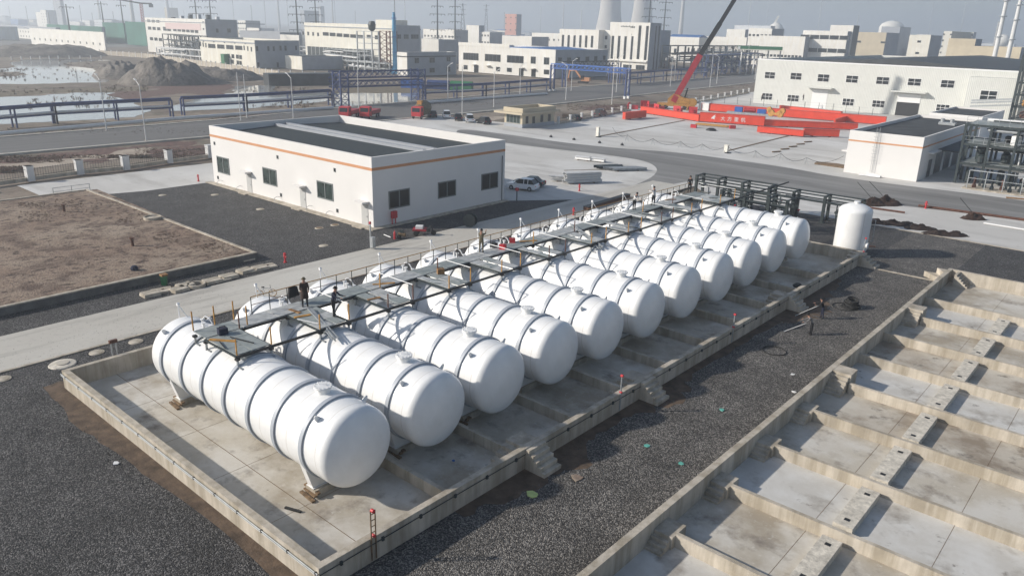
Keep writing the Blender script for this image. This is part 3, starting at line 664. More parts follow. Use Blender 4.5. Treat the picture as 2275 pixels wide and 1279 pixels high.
p = onX(872, 492, bx1); m_ = MB(); m_.box(W1 + .15, W1 + .5, p.y - by0 - .35, p.y - by0 + .35, .8, 1.6); m_.box(W1 + .2, W1 + .3, p.y - by0 - .3, p.y - by0 - .22, .1, .8); m_.box(W1 + .2, W1 + .3, p.y - by0 + .22, p.y - by0 + .3, .1, .8); m_.build('fire_cabinet', M['redp'], wb)
# ---------------------------------------------------------------- small white building at the right
b2 = building('pump_house', 'small white flat-roofed building with orange stripe and wall ladder at the right', -43.1, -31.6, 135.2, 176, 7.05, 'white', 'felt', .55)
W2, D2 = 11.5, 40.8
m_ = MB(); m_.box(-.02, W2 + .02, -.02, -.003, 5.3, 5.55); m_.box(W2 + .003, W2 + .02, -.003, D2 + .02, 5.3, 5.55); m_.build('orange_stripe', M['orange'], b2)
m_ = MB()
for x in (4.3, 4.8): m_.bar((x, -.25, .6), (x, -.25, 8.0), .04)
for i in range(22): m_.bar((4.3, -.25, .8 + i * .32), (4.8, -.25, .8 + i * .32), .03)
for z in (2, 4, 6.4): m_.bar((4.3, -.25, z), (4.3, 0, z), .03); m_.bar((4.8, -.25, z), (4.8, 0, z), .03)
for i in range(9):
    z = 2.6 + i * .55; m_.path([(4.15, -.25, z), (4.15, -.75, z), (4.95, -.75, z), (4.95, -.25, z)], .018, 5)
m_.build('ladder', M['galv'], b2)
m_ = MB(); m_.box(W2 + .003, W2 + .9, 4, 9, 4.1, 4.3); m_.build('canopy', M['white'], b2)
m_ = MB(); m_.box(-1.2, -.003, 1.0, 4.0, 3.3, 3.5); m_.build('canopy', M['white'], b2)
m_ = MB(); m_.box(W2 + .003, W2 + 3.2, 10, 36, 4.0, 4.25); m_.build('canopy', M['dark_roof'], b2)
for y in (12, 18, 24, 30): window(b2, 'E', y, 0, 4.2, 3.6, 2, 1, W2, name='door_opening')
window(b2, 'E', 6.5, 0, 2.0, 2.9, 1, 1, W2, name='door_opening')
m_ = MB(); m_.box(6.8, 9.6, 28, 29.4, 6.6, 7.1); m_.tube((7.3, 28.7, 7.1), (7.3, 28.7, 7.7), .35, 10); m_.tube((8.9, 28.7, 7.1), (8.9, 28.7, 7.7), .35, 10); m_.build('roof_unit', M['galv'], b2)
t = thing('plastic_wrap', 'white crumpled plastic sheet at the foot of the ladder', 'sheet', (-38.5, 134.4, 0))
m_ = MB(); rnd = random.Random(4)
vs = [(-1.7 + 3.4 * i / 8, -.5 + j * .33, .05 + rnd.uniform(0, .45) * (1 if 0 < j < 3 else .1)) for j in range(4) for i in range(9)]
m_.add(vs, [(j * 9 + i, j * 9 + i + 1, (j + 1) * 9 + i + 1, (j + 1) * 9 + i) for j in range(3) for i in range(8)]); m_.build('sheet', M['whitepaint'], t)
q0, q1 = A(2065, 250, 6), A(2176, 262, 6)
building('workshop_building', 'low white flat-roofed building behind the pump house', q0.x, q1.x, q0.y, q0.y + 24, 6, 'white', 'felt', .4)
# ---------------------------------------------------------------- big warehouse
wx0, wy0, wh = -112.4, 250.0, 14.1
wx1 = -31.5; wy1 = min(520, onX(1958, 116.5, wx0).y)
wr = building('warehouse', 'huge pale green-white steel warehouse with dark low-pitched roof and two rows of windows', wx0, wx1, wy0, wy1, wh, 'ware', 'dark_roof', 1.1, gable=.0)
Ww, Wd = wx1 - wx0, wy1 - wy0
m_ = MB(); m_.prismy([(1.0, wh - 1.0), (Ww - 1, wh - 1.0), (Ww / 2, wh + 1.6)], 6, Wd - 4); m_.build('roof', M['dark_roof'], wr)
m_ = MB(); m_.box(-.05, Ww, -.06, -.003, wh - .35, wh + .05); m_.build('eave_trim', M['pvc'], wr)
wpx(wr, 'S', wy0, 0, [(1698, 1721, 160, 175), (1755, 1780, 162, 177.5), (1815, 1841, 165, 182), (1878, 1905, 168, 184.5), (1945, 1974, 171, 188), (2015, 2045, 174.5, 191), (2088, 2119, 178, 195.5)], 2, 2, frame='pvc', fw=.09)
wpx(wr, 'S', wy0, 0, [(1692, 1715, 207, 222), (1748, 1774, 211, 226), (1870, 1896, 219, 235), (1936, 1964, 223, 239), (2078, 2108, 232, 247)], 3, 2, frame='pvc', fw=.1)
for u0, u1, vt, nm in ((1806, 1840, 199, 'shut'), (1996, 2047, 208, 'open')):
    a, b = onY(u0, vt, wy0), onY(u1, vt + 3, wy0); w_ = b.x - a.x; xc = (a.x + b.x) / 2 - wx0; zt = a.z
    m_ = MB(); m_.box(xc - w_ / 2, xc + w_ / 2, -.08, -.003, (zt * .62 if nm == 'open' else 0), zt); m_.build('roller_door', M['pvc'], wr)
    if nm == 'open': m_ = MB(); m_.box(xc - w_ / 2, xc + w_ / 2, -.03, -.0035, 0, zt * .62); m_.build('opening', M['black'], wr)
    m_ = MB(); m_.box(xc - w_ / 2 - 1.6, xc + w_ / 2 + 1.6, -2.2, -.003, zt + .5, zt + .85); m_.build('canopy', M['ware'], wr)
# projecting block of the warehouse, right end
q0, q1 = onY(2150, 165, wy0), onY(2262, 171, wy0 - 4)
m_ = MB(); m_.box(onY(2148, 200, wy0 - 4).x - wx0, Ww + 10, -4, -.07, 0, 12.2); m_.build('wing', M['ware'], wr)
wpx(wr, 'S', wy0 - 4, -4, [(2174, 2213, 201, 224)], 2, 2, frame='pvc')
# ---------------------------------------------------------------- gate house
gx0, gx1, gy0, gy1 = -121.2, -115.7, 135.7, 147.5
gh = thing('gate_house', 'small cream gate house with thick overhanging flat roof beside the yard fence', 'building', (gx0, gy0, 0))
gw, gd = gx1 - gx0, gy1 - gy0
m_ = MB(); m_.box(0, gw, 0, gd, 0, 3.0); m_.build('wall', M['beige'], gh)
m_ = MB(); m_.box(-.03, gw + .03, -.03, gd + .03, 0, .8); m_.build('plinth', M['grey'], gh)
m_ = MB(); m_.box(-2.2, gw + .9, -1.3, gd + 1.2, 3.003, 3.45); m_.build('roof', M['beige'], gh)
m_ = MB(); m_.box(-.2, gw + .2, -.2, .1, 3.453, 4.4); m_.box(-.2, gw + .2, gd - .1, gd + .2, 3.453, 4.4); m_.box(-.2, .1, .1, gd - .1, 3.453, 4.4); m_.box(gw - .1, gw + .2, .1, gd - .1, 3.453, 4.4); m_.build('parapet', M['beige'], gh)
window(gh, 'S', gw / 2, .9, 4.2, 1.9, 4, 1, 0, glass='glassg')
for y in (1.6, 4.0, 7.0, 9.8): window(gh, 'E', y, .9 if y != 4.0 else .1, 1.0, 1.7 if y != 4.0 else 2.3, 1, 1, gw)
# ---------------------------------------------------------------- red girders and the mobile crane
girders = []
def girder(p0, p1, h, wid, label, z0=.25, text=None, fl=True):
    a, b = A(*p0), A(*p1); d = (b - a); L = d.length; ang = math.atan2(d.y, d.x)
    r = thing('bridge_girder', label, 'girder', (a.x, a.y, 0), ang, 'orange-red bridge girders laid out on the yard')
    m_ = MB(); m_.box(.02, L - .02, .05, wid - .05, z0, z0 + h); m_.build('web', M['red'], r)
    m_ = MB(); m_.box(0, L, -.06, wid + .06, z0 + h, z0 + h + .05); m_.build('top_flange', M['red'], r)
    m_ = MB(); m_.box(0, L, -.06, wid + .06, z0 - .05, z0); m_.build('bottom_flange', M['red'], r)
    for x in (L * .25, L * .75):
        m_ = MB(); m_.box(x - .2, x + .2, 0, wid, 0, z0 - .05); m_.build('support_block', M['rust'], r)
    return r, L
g1, L1 = girder((1553, 271), (1697, 281.5), H(1697, 281.5, 1702, 259.5) - .3, 1.3, 'long orange-red girder with white lettering, in the middle of the yard')
girder((1422, 251), (1551, 271), H(1553, 271, 1553, 255) - .3, 1.2, 'orange-red girder in front of the mobile crane, left of the lettered girder')
girder((1698, 281), (1905, 290), H(1905, 290, 1905, 275) - .3, 1.3, 'orange-red girder continuing to the right of the lettered girder')
girder((1681, 295), (1784, 305), H(1784, 305, 1784, 290) - .3, 1.0, 'short orange-red girder lying nearest the camera')
girder((1785, 303), (1864, 306), H(1864, 306, 1864, 289) - .3, 1.0, 'short orange-red girder right of the one nearest the camera')
girder((1557, 246), (1966, 279), H(1966, 279, 1967, 260) - .3, 1.4, 'longest orange-red girder, behind the lettered one')
girder((1730, 247), (1866, 262), H(1866, 262, 1867, 249) - .2, 1.2, 'orange-red girder farthest back, in front of the warehouse')
girder((1389, 267), (1436, 262), 1.6, 1.0, 'dull red box girder end lying left of the others')
girder((1855, 279), (1893, 268), 1.3, .5, 'narrow red cross beam between the two long girders')
# white lettering on the girder
def lettering(s, h, parent, x, y, z, m):
    cu = bpy.data.curves.new('lettering', 'FONT'); cu.body = s; cu.size = h; cu.space_character = 1.75; cu.extrude = .01
    o = bpy.data.objects.new('t', cu); C.objects.link(o)
    bpy.context.view_layer.update()
    me = bpy.data.meshes.new_from_object(o.evaluated_get(bpy.context.evaluated_depsgraph_get()))
    bpy.data.objects.remove(o); me.materials.clear(); me.materials.append(M[m]); me.name = 'lettering'
    q = bpy.data.objects.new('lettering', me); C.objects.link(q); q.parent = parent
    q.location = (x, y, z); q.rotation_euler = (PI / 2, 0, 0)
    return q
gh_ = H(1697, 281.5, 1702, 259.5)
lettering('大方重机', gh_ * .50, g1, L1 * .33, .03, .3 + gh_ * .2, 'pvc')
m_ = MB(); hh = gh_ * .55                                         # wing-shaped mark left of the letters
m_.prismy([(0, .2), (.35, .62), (.9, 1.0), (.75, .72), (1.0, .62), (.72, .5), (.95, .3), (.6, .34), (.9, .05), (.45, .18)], .02, .045)
o = m_.build('emblem', M['pvc'], g1); o.scale = (hh * .9, 1, hh); o.location = (L1 * .18, .0, .3 + gh_ * .2)
cr = A(1505, 243); cd = cr.xy.length
ck = thing('mobile_crane', 'mobile crane with yellow body and long raised red and black boom', 'crane', (cr.x, cr.y, 0), rad(25))
m_ = MB(); m_.box(-6, 5, -1.3, 1.3, .9, 1.7); m_.build('chassis', M['yellow'], ck)
for x in (-5, -3.5, 2, 3.6):
    for y in (-1.15, 1.15): m_ = MB(); m_.lathe([(.55, -.2), (.6, -.1), (.6, .1), (.55, .2)], 14, 'Y', (x, y, .6)); m_.build('wheel', M['rubber'], ck)
m_ = MB(); m_.prismy([(-3, 1.75), (3.4, 1.75), (3.4, 3.2), (1.5, 3.5), (0, 4.2), (-1.5, 4.4), (-3, 3.0)], -1.1, 1.1); m_.build('superstructure', M['yellow'], ck)
m_ = MB(); m_.prismy([(3.5, 1.5), (5.4, 1.5), (5.4, 2.6), (4.8, 3.3), (3.5, 3.3)], -1.2, 1.2); m_.build('cab', M['yellow'], ck)
for y in (-2.8, 2.8):
    for x in (-4.5, 3): m_ = MB(); m_.box(x - .15, x + .15, min(y, 0), max(y, 0), .7, .95); m_.box(x - .15, x + .15, y - .15, y + .15, 0, .7); m_.build('outrigger', M['yellow'], ck)
bt = AD(1560, cd); inv = ck.matrix_basis.inverted()
def boomp(u, v):
    d = ray(u, v); s_ = cd / d.xy.length; return inv @ Vector((d.x * s_, d.y * s_, HC + d.z * s_))
bpy.context.view_layer.update(); inv = Matrix.Rotation(-rad(25), 4, 'Z') @ Matrix.Translation((-cr.x, -cr.y, 0))
P = [boomp(1496, 226), boomp(1556, 122), boomp(1600, 52), boomp(1632, 0), boomp(1655, -38)]
m_ = MB(); m_.bar(P[0], P[1], 1.7, 2.1, 0, (0, 1, 0)); bs = m_.build('boom_section', M['dred'], ck); bs['label'] = 'thick red base section of the boom'
m_ = MB(); m_.bar(P[1], P[2], 1.35, 1.7, 0, (0, 1, 0)); bs = m_.build('boom_section', M['black'], ck)
m_ = MB(); m_.bar(P[2], P[4], 1.1, 1.35, 0, (0, 1, 0)); m_.build('boom_section', M['black'], ck)
m_ = MB(); m_.tube(boomp(1516, 236), boomp(1528, 196), .22, 8); m_.build('lift_cylinder', M['black'], ck)
# clutter between the girders
def clutter(name, label, cat, u, v, parts, rz=0, z=0, group=None):
    p = A(u, v, z); t = thing(name, label, cat, p, rz, group)
    for nm, fn, mt in parts:
        mb = MB(); fn(mb); mb.build(nm, M[mt], t)
    return t
clutter('white_container', 'small white box cabin standing between the girders right of the crane', 'cabin', 1566, 246, [('body', lambda m: m.box(-1.6, 1.6, -1, 1, .1, 2.3), 'pvc'), ('roof', lambda m: m.box(-1.7, 1.7, -1.1, 1.1, 2.303, 2.42), 'whiter')])
for k, (u, v) in enumerate(((1405, 243), (1448, 240), (1465, 246), (1508, 250), (1540, 252), (1430, 237))):
    clutter('girder_part', 'red girder fittings on the ground, %s from the left beside the crane' % ORD[k], 'girder part', u, v, [('frame', lambda m: m.box(-1.5, 1.6, -.3, .3, .1, 1.1).box(-1.2, -1.0, -1.2, 1.2, .1, 1.9), 'redp'), ('flange', lambda m: m.box(-1.7, 1.7, -.5, .5, 1.103, 1.2), 'redp')], rad(20 + 23 * k), group='red girder fittings')
def hookb(m):
    for x in (-1.3, 1.3):
        m.lathe([(.9, -.25), (.9, .25)], 16, 'Y', (x, 0, 1.1)); m.lathe([(.7, -.25), (.7, .25)], 16, 'Y', (x * 1.5, 0, 1.9))
    m.box(-1.2, 1.2, -.3, .3, .7, 1.3)
clutter('yellow_trolley', 'bright yellow lifting trolley standing between the long girders', 'trolley', 1722, 262, [('sheaves', hookb, 'yellow')], rad(-10), 1.6)
clutter('spreader_beam', 'long yellow lattice beam lying on the yard before the lettered girder', 'beam', 1582, 281, [('rail', lambda m: m.box(-4, 4, -.8, -.6, .2, .5), 'yellow'), ('rail', lambda m: m.box(-4, 4, .6, .8, .2, .5), 'yellow'), ('rungs', lambda m: [m.box(-4 + i, -3.85 + i, -.6, .6, .2, .4) for i in range(9)], 'yellow')], rad(10))
clutter('tarpaulin', 'crumpled black tarpaulin lying on the yard', 'tarpaulin', 1580, 290, [('sheet', lambda m: m.lathe([(1.3, 0), (1.1, .3), (.6, .55), (.05, .6)], 9), 'black')])
for k, (u, v) in enumerate(((1541, 284), (1627, 286))):
    clutter('red_crate', ['left', 'right'][k] + ' of two small red boxes on the yard', 'box', u, v, [('body', lambda m: m.box(-.7, .7, -.4, .4, 0, .7), 'redp'), ('lid', lambda m: m.box(-.73, .73, -.43, .43, .703, .78), 'redp')], rad(12 + 30 * k), group='small red boxes')
clutter('machinery', 'grey and blue winch machinery standing between the girders', 'machine', 1665, 258, [('base', lambda m: m.box(-6, 6, -.9, .9, .2, .9), 'galv'), ('motor', lambda m: m.box(-4, -2, -.7, .7, .903, 2.2), 'bblue'), ('motor', lambda m: m.box(2, 4.2, -.7, .7, .903, 2.0), 'bblue'), ('drum', lambda m: m.tube((-1.5, 0, 1.6), (1.5, 0, 1.6), .6, 12), 'dred')], rad(12), .8)
# ---------------------------------------------------------------- vehicles
def wheel_parts(r, xs, y, rr=.33, wd=.22):
    for x in xs:
        for s_ in (-1, 1):
            m_ = MB(); m_.lathe([(rr * .9, -wd / 2), (rr, -wd / 4), (rr, wd / 4), (rr * .9, wd / 2)], 16, 'Y', (0, 0, 0)); wv = m_.build('wheel', M['rubber'], r, loc=(x, s_ * y, rr))
            m_ = MB(); m_.lathe([(rr * .55, -.012), (rr * .5, .012)], 12, 'Y', (0, s_ * (wd / 2 + .01), 0)); m_.build('rim', M['galv'], wv)
def loft_y(m, prof, y, yi, mi=0):
    """side outline (x,z) closed, at half width y; a top band narrowed to yi by the third value"""
    n = len(prof)
    L_ = [(x, -(y + (yi - y) * k), z) for x, z, k in prof]; R_ = [(x, (y + (yi - y) * k), z) for x, z, k in prof]
    m.add(L_ + R_, [tuple(range(n)), tuple(range(2 * n - 1, n - 1, -1))] + [((i + 1) % n, i, n + i, n + (i + 1) % n) for i in range(n)], mi)
def car(label, loc, rz, paint, kind='suv'):
    L = dict(suv=4.5, sedan=4.6, van=4.3)[kind]; r = thing('parked_car' if kind != 'van' else 'parked_van', label, 'car' if kind != 'van' else 'van', loc, rz, 'cars parked in the yard')
    h = dict(suv=1.68, sedan=1.45, van=1.9)[kind]; hb = dict(suv=.98, sedan=.88, van=1.05)[kind]; a = L / 2
    m_ = MB(); loft_y(m_, [(-a + .05, .3, 0), (a - .08, .3, 0), (a, .55, .1), (a - .05, hb - .15, .15), (a - .9 if kind != 'van' else a - .35, hb, .2), (-a + .15, hb + .03, .2), (-a, hb - .2, .12), (-a, .5, .05)], .92, .80); m_.build('body', M[paint], r, True)
    fx = dict(suv=a - 1.15, sedan=a - 1.25, van=a - .5)[kind]; fr_ = dict(suv=a - 1.95, sedan=a - 2.1, van=a - 1.15)[kind]; bxk = dict(suv=-a + .75, sedan=-a + 1.2, van=-a + .25)[kind]; bb = dict(suv=-a + .18, sedan=-a + .55, van=-a + .05)[kind]
    m_ = MB(); loft_y(m_, [(fx, hb, 0), (fr_, h - .06, 1), (bxk, h - .05, 1), (bb, hb, 0)], .80, .66); m_.build('windows', M['glass'], r)
    m_ = MB(); loft_y(m_, [(fr_ + .03, h - .058, 0), (fr_ - .25, h, .2), (bxk + .1, h, .2), (bxk - .05, h - .055, 0)], .67, .6); m_.build('roof', M[paint], r, True)
    m_ = MB()
    for x in (fr_ - .75, (fr_ - .75 + bxk) / 2 - .1): m_.bar((x, -.815, hb), (x, -.68, h - .06), .09, .03); m_.bar((x, .815, hb), (x, .68, h - .06), .09, .03)
    m_.build('pillar', M[paint], r)
    wheel_parts(r, (-a + .85, a - .85), .83, .34)
    for s_ in (-1, 1):
        m_ = MB(); m_.box(a - .12, a + .005, s_ * .62 - .18, s_ * .62 + .18, .6, .74); m_.build('headlight', M['pvc'], r)
        m_ = MB(); m_.box(-a - .005, -a + .1, s_ * .66 - .14, s_ * .66 + .14, .68, .84); m_.build('taillight', M['redp'], r)
        m_ = MB(); m_.box(fx - .55, fx - .35, s_ * .98 - .1, s_ * .98 + .1, hb, hb + .14); m_.build('mirror', M[paint], r)
    return r
def at3(u, v): p = A(u, v); return (p.x, p.y, .0)
car('white sport utility car parked at the corner of the white workshop', at3(1161, 421), rad(198), 'car_w', 'suv')
car('dark green car parked behind the white one at the workshop corner', at3(1176, 413), rad(199), 'car_g', 'sedan')
car('silver van parked third in the row left of the gate house', at3(992, 262), rad(140), 'car_w', 'van')
car('black car parked between the two pale vans', at3(1018, 267), rad(140), 'car_b', 'suv')
car('white van with its rear to the camera, parked left of the gate house', at3(1043, 271), rad(140), 'car_w', 'van')
car('shiny black people carrier parked nearest the gate house', at3(1074, 275), rad(165), 'car_b', 'suv')
car('black saloon car parked on the yard right of the gate house', at3(1275, 267), rad(165), 'car_b', 'sedan')
car('dark blue pick-up car parked beside the red lorry', at3(962, 260), rad(140), 'car_b', 'suv')
car('black off-road car standing by the yard fence, right of the saloon', at3(1334, 258), rad(100), 'car_b', 'van')
def truck(label, loc, rz, load):
    r = thing('lorry', label, 'lorry', loc, rz, 'red lorries in the yard')
    m_ = MB(); m_.prismy([(2.0, .7), (3.9, .7), (4.0, 1.6), (3.75, 2.9), (2.0, 3.0)], -1.2, 1.2); cb = m_.build('cab', M['redp'], r)
    m_ = MB(); m_.bar((3.97, 0, 1.75), (3.8, 0, 2.7), 2.0, .04); m_.build('windscreen', M['glass'], cb)
    for s_ in (-1, 1): m_ = MB(); m_.box(2.4, 3.3, s_ * 1.205 - .01, s_ * 1.205 + .01, 1.8, 2.6); m_.build('side_window', M['glass'], cb)
    m_ = MB(); m_.box(-4, 2, -.5, .5, .7, 1.0); m_.build('chassis', M['black'], r)
    wheel_parts(r, (3.0, -1.6, -3.0), 1.05, .5, .3)
    if load == 'tarp':
        m_ = MB(); m_.lathe([(1.1, -3.6), (1.75, -2), (1.9, 0), (1.4, 1.6), (.7, 2.0)], 9, 'X', (0, 0, 2.4)); m_.build('covered_load', M['colive'], r)
        m_ = MB(); m_.prismy([(.6, 3.0), (1.8, 3.0), (1.8, 4.3), (.9, 4.3)], -.6, .6); m_.build('crane_cab', M['yellow'], r)
    elif load == 'box':
        m_ = MB(); m_.box(-4, 1.8, -1.2, 1.2, 1.05, 1.9); m_.build('load_bed', M['dred'], r)
    return r
truck('red lorry carrying an olive covered load, parked beyond the workshop roof', at3(938, 262), rad(-65), 'tarp')
truck('red lorry seen above the workshop roof, right of the other bare one', at3(823, 262), rad(-60), 'box')
truck('red lorry seen above the workshop roof, leftmost of the lorries', at3(778, 262), rad(-60), 'box')
# orange excavator beyond the road
p = A(1296, 184); ex = thing('excavator', 'orange excavator with bent arm beyond the road', 'excavator', (p.x, p.y, -.3), rad(20))
m_ = MB(); m_.prismy([(-2, .9), (2, .9), (2.2, .5), (1.6, 0), (-1.6, 0), (-2.2, .5)], -1.5, -.9); m_.prismy([(-2, .9), (2, .9), (2.2, .5), (1.6, 0), (-1.6, 0), (-2.2, .5)], .9, 1.5); m_.build('tracks', M['rubber'], ex)
m_ = MB(); m_.prismy([(-.8, 1.0), (2.9, 1.0), (2.9, 2.4), (.9, 2.6), (-.8, 1.8)], -1.3, 1.3); m_.build('body', M['orange'], ex)
m_ = MB(); m_.box(-1.0, .6, -1.3, -.1, 1.5, 3.2); m_.build('cab', M['glass'], ex)
m_ = MB(); m_.bar((-.9, .4, 1.8), (-4.0, .4, 5.4), .7, .7, 0, (0, 1, 0)); m_.bar((-3.8, .4, 5.3), (-6.6, .4, 5.1), .6, .7, 0, (0, 1, 0)); m_.build('boom', M['orange'], ex)
m_ = MB(); m_.bar((-6.4, .4, 5.3), (-7.0, .4, 1.8), .5, .5, 0, (0, 1, 0)); m_.build('arm', M['orange'], ex)
m_ = MB(); m_.prismy([(-7.4, 1.9), (-6.4, 1.9), (-5.7, .9), (-6.3, .3), (-7.2, .6)], -.2, 1.0); m_.build('bucket', M['rust'], ex)
# ---------------------------------------------------------------- street lamps and poles
def lamp(u, v, ut, vt, label, side=-1, arm=True, z=-.2):
    b = A(u, v); h = max(4, HV(ut, vt, b.xy.length))
    r = thing('street_lamp' if arm else 'utility_pole', label, 'street lamp' if arm else 'pole', (b.x, b.y, z), 0, 'street lamps along the main road' if arm else 'slim poles along the main road')
    m_ = MB(); m_.tube((0, 0, 0), (0, 0, h - z - (.9 if arm else 0)), .13, 8, 0, .08); m_.build('pole', M['lampgrey'], r)
    m_ = MB(); m_.box(-.25, .25, -.25, .25, 0, .25); m_.build('base', M['conc'], r)
    if arm:
        hz = h - z - .9
        m_ = MB(); m_.tube((0, 0, hz - .1), (side * 1.9, side * -.2, hz + .85), .06, 6); m_.build('arm', M['lampgrey'], r)
        m_ = MB(); m_.bar((side * 1.6, side * -.2, hz + .75), (side * 2.5, side * -.25, hz + 1.0), .3, .14); m_.build('lamp_head', M['lampgrey'], r)
    return r
LP = [(237, 290, 215, 167), (325, 312, 300, 178), (652, 262, 640, 164), (797, 240, 795, 147), (995, 227, 993, 140), (1097, 238, 1096, 153), (1155, 214, 1154, 140), (1257, 222, 1257, 140), (1269, 202, 1270, 130), (1489, 192, 1490, 126), (1498, 180, 1502, 122), (1369, 205, 1371, 122), (1592, 186, 1597, 122), (1657, 166, 1659, 98), (1677, 176, 1682, 120)]
for i, (u, v, ut, vt) in enumerate(LP):
    lamp(u, v, ut, vt, 'pale grey street lamp with one arm, %s from the left along the main road' % ORD[i], -1 if u in (237, 325, 652, 1257, 1489, 1592) else 1)
PL = [(535, 268, 519, 160), (549, 262, 541, 165), (1027, 255, 1023, 148), (1359, 232, 1365, 125), (1394, 204, 1397, 74), (1577, 193, 1584, 115)]
for i, (u, v, ut, vt) in enumerate(PL):
    lamp(u, v, ut, vt, 'slim pale pole without a lamp, %s from the left beside the main road' % ORD[i], 1, False)
# ---------------------------------------------------------------- fence on the left and round the yard
def fence(label, P, step, pw, ph, wallh, rails=True, name='boundary_wall'):
    r = thing(name, label, 'fence', (P[0].x, P[0].y, 0)); o = Vector((P[0].x, P[0].y, 0))
    for a, b in zip(P, P[1:]):
        a, b = a - o, b - o; d = b - a; L = d.length; n = max(1, round(L / step)); d.normalize(); ang = math.atan2(d.y, d.x)
        m_ = MB(); m_.bar((a.x, a.y, wallh / 2), (b.x, b.y, wallh / 2), .25, wallh); m_.build('base_wall', M['conc'], r)
        for i in range(n + 1):
            q = a + d * (L * i / n); m_ = MB(); m_.box(-pw / 2, pw / 2, -pw / 2, pw / 2, 0, ph); m_.box(-pw / 2 - .06, pw / 2 + .06, -pw / 2 - .06, pw / 2 + .06, ph, ph + .12); m_.build('pillar', M['lampgrey'], r, loc=(q.x, q.y, 0), rz=ang)
        if rails:
            for i in range(n):
                q0, q1 = a + d * (L * i / n + pw / 2), a + d * (L * (i + 1) / n - pw / 2); m_ = MB()
                for z in (wallh + .15, ph - .35): m_.bar((q0.x, q0.y, z), (q1.x, q1.y, z), .05)
                k = int((q1 - q0).length / .35)
                for j in range(1, k): w_ = q0 + (q1 - q0) * j / k; m_.bar((w_.x, w_.y, wallh), (w_.x, w_.y, ph - .2), .03)
                m_.build('railing', M['steel'], r)
    return r
fence('low wall with pale pillars and dark railings left of the workshop', [A(-90, 425), A(68, 402), A(178, 387), A(280, 377), A(376, 362), A(466, 350)], 40, .9, 2.0, .55)
fence('low wall with pale pillars and railings along the far side of the yard', [A(1240, 276), A(1400, 247)], 6, .5, 1.7, .5)
fence('low wall with short pale pillars behind the red girders', [A(1545, 230), A(1663, 207)], 8, .5, 1.7, .5)
# wire fence before the warehouse
r = thing('wire_fence', 'thin grey wire fence between the red girders and the warehouse', 'fence', (0, 0, 0)); a, b = A(1500, 222), A(1850, 247); c_ = A(1968, 262)
for p0, p1 in ((a, b), (b, c_)):
    n = int((p1 - p0).length / 4); 
    for i in range(n): q = p0 + (p1 - p0) * i / n; m_ = MB(); m_.box(-.05, .05, -.05, .05, 0, 2.2); m_.build('post', M['steel'], r, loc=q)
    m_ = MB()
    for z in (.5, 1.3, 2.1): m_.bar((p0.x, p0.y, z), (p1.x, p1.y, z), .04)
    m_.build('wire', M['galv'], r)
# ---------------------------------------------------------------- pipe racks
def rack(name, label, P, h, m, lev=(.55, 1.0), wid=1.6, pipes=2, brace=False, bay=7.0, cat='pipe rack', z0=-.3, pr=.2, pm='blue', pw=.3):
    r = thing(name, label, cat, (P[0].x, P[0].y, z0)); o = Vector((P[0].x, P[0].y, 0)); hz = h - z0
    for a, b in zip(P, P[1:]):
        a, b = a - o, b - o; d = b - a; L = d.length; d.normalize(); nr = Vector((-d.y, d.x, 0)); n = max(1, round(L / bay))
        for i in range(n + 1):
            for s_ in (0, 1):
                q = a + d * (L * i / n) + nr * wid * s_; m_ = MB(); m_.box(-pw / 2, pw / 2, -pw / 2, pw / 2, 0, hz); m_.build('column', M[m], r, loc=q)
        for l in lev:
            for s_ in (0, 1):
                p0, p1 = a + nr * wid * s_, b + nr * wid * s_; m_ = MB(); m_.bar((p0.x, p0.y, hz * l), (p1.x, p1.y, hz * l), .2, .34); m_.build('beam', M[m], r)
            for k in range(pipes):
                if k == 0 and l == lev[0]: pm_ = 'lampgrey'
                else: pm_ = pm
                p0, p1 = a + nr * wid * ((k + .5) / pipes), b + nr * wid * ((k + .5) / pipes); m_ = MB(); m_.tube((p0.x, p0.y, hz * l + .34), (p1.x, p1.y, hz * l + .34), pr, 8); m_.build('pipe', M[pm_], r)
        if brace:
            for s_ in (0, 1):
                m_ = MB(); l0, l1 = lev[0] * hz, lev[-1] * hz; k = max(2, int(L / (l1 - l0) / 1.0))
                for i in range(k):
                    q0, q1 = a + d * (L * i / k) + nr * wid * s_, a + d * (L * (i + 1) / k) + nr * wid * s_
                    m_.bar((q0.x, q0.y, l0), (q1.x, q1.y, l1), .12); m_.bar((q0.x, q0.y, l1), (q1.x, q1.y, l0), .12)
                m_.build('bracing', M[m], r)
    return r
rack('pipe_rack', 'low dark blue pipe rack at the far left beside the main road', [A(-60, 290), A(128, 273), A(385, 257)], 3.6, 'blue', bay=11)
rack('pipe_rack', 'low dark blue pipe rack between the left lamps and the tall blue gantry', [A(410, 254), A(550, 246), A(738, 232)], 3.6, 'blue', bay=12)
rack('pipe_rack', 'low dark blue pipe rack from the tall gantry to the second gantry', [A(946, 222), A(1080, 215), A(1222, 202)], 3.8, 'blue', bay=13)
rack('pipe_rack', 'long dark blue pipe rack running behind the crane boom', [A(1392, 190), A(1480, 181), A(1570, 172)], 4.6, 'blue', bay=15)
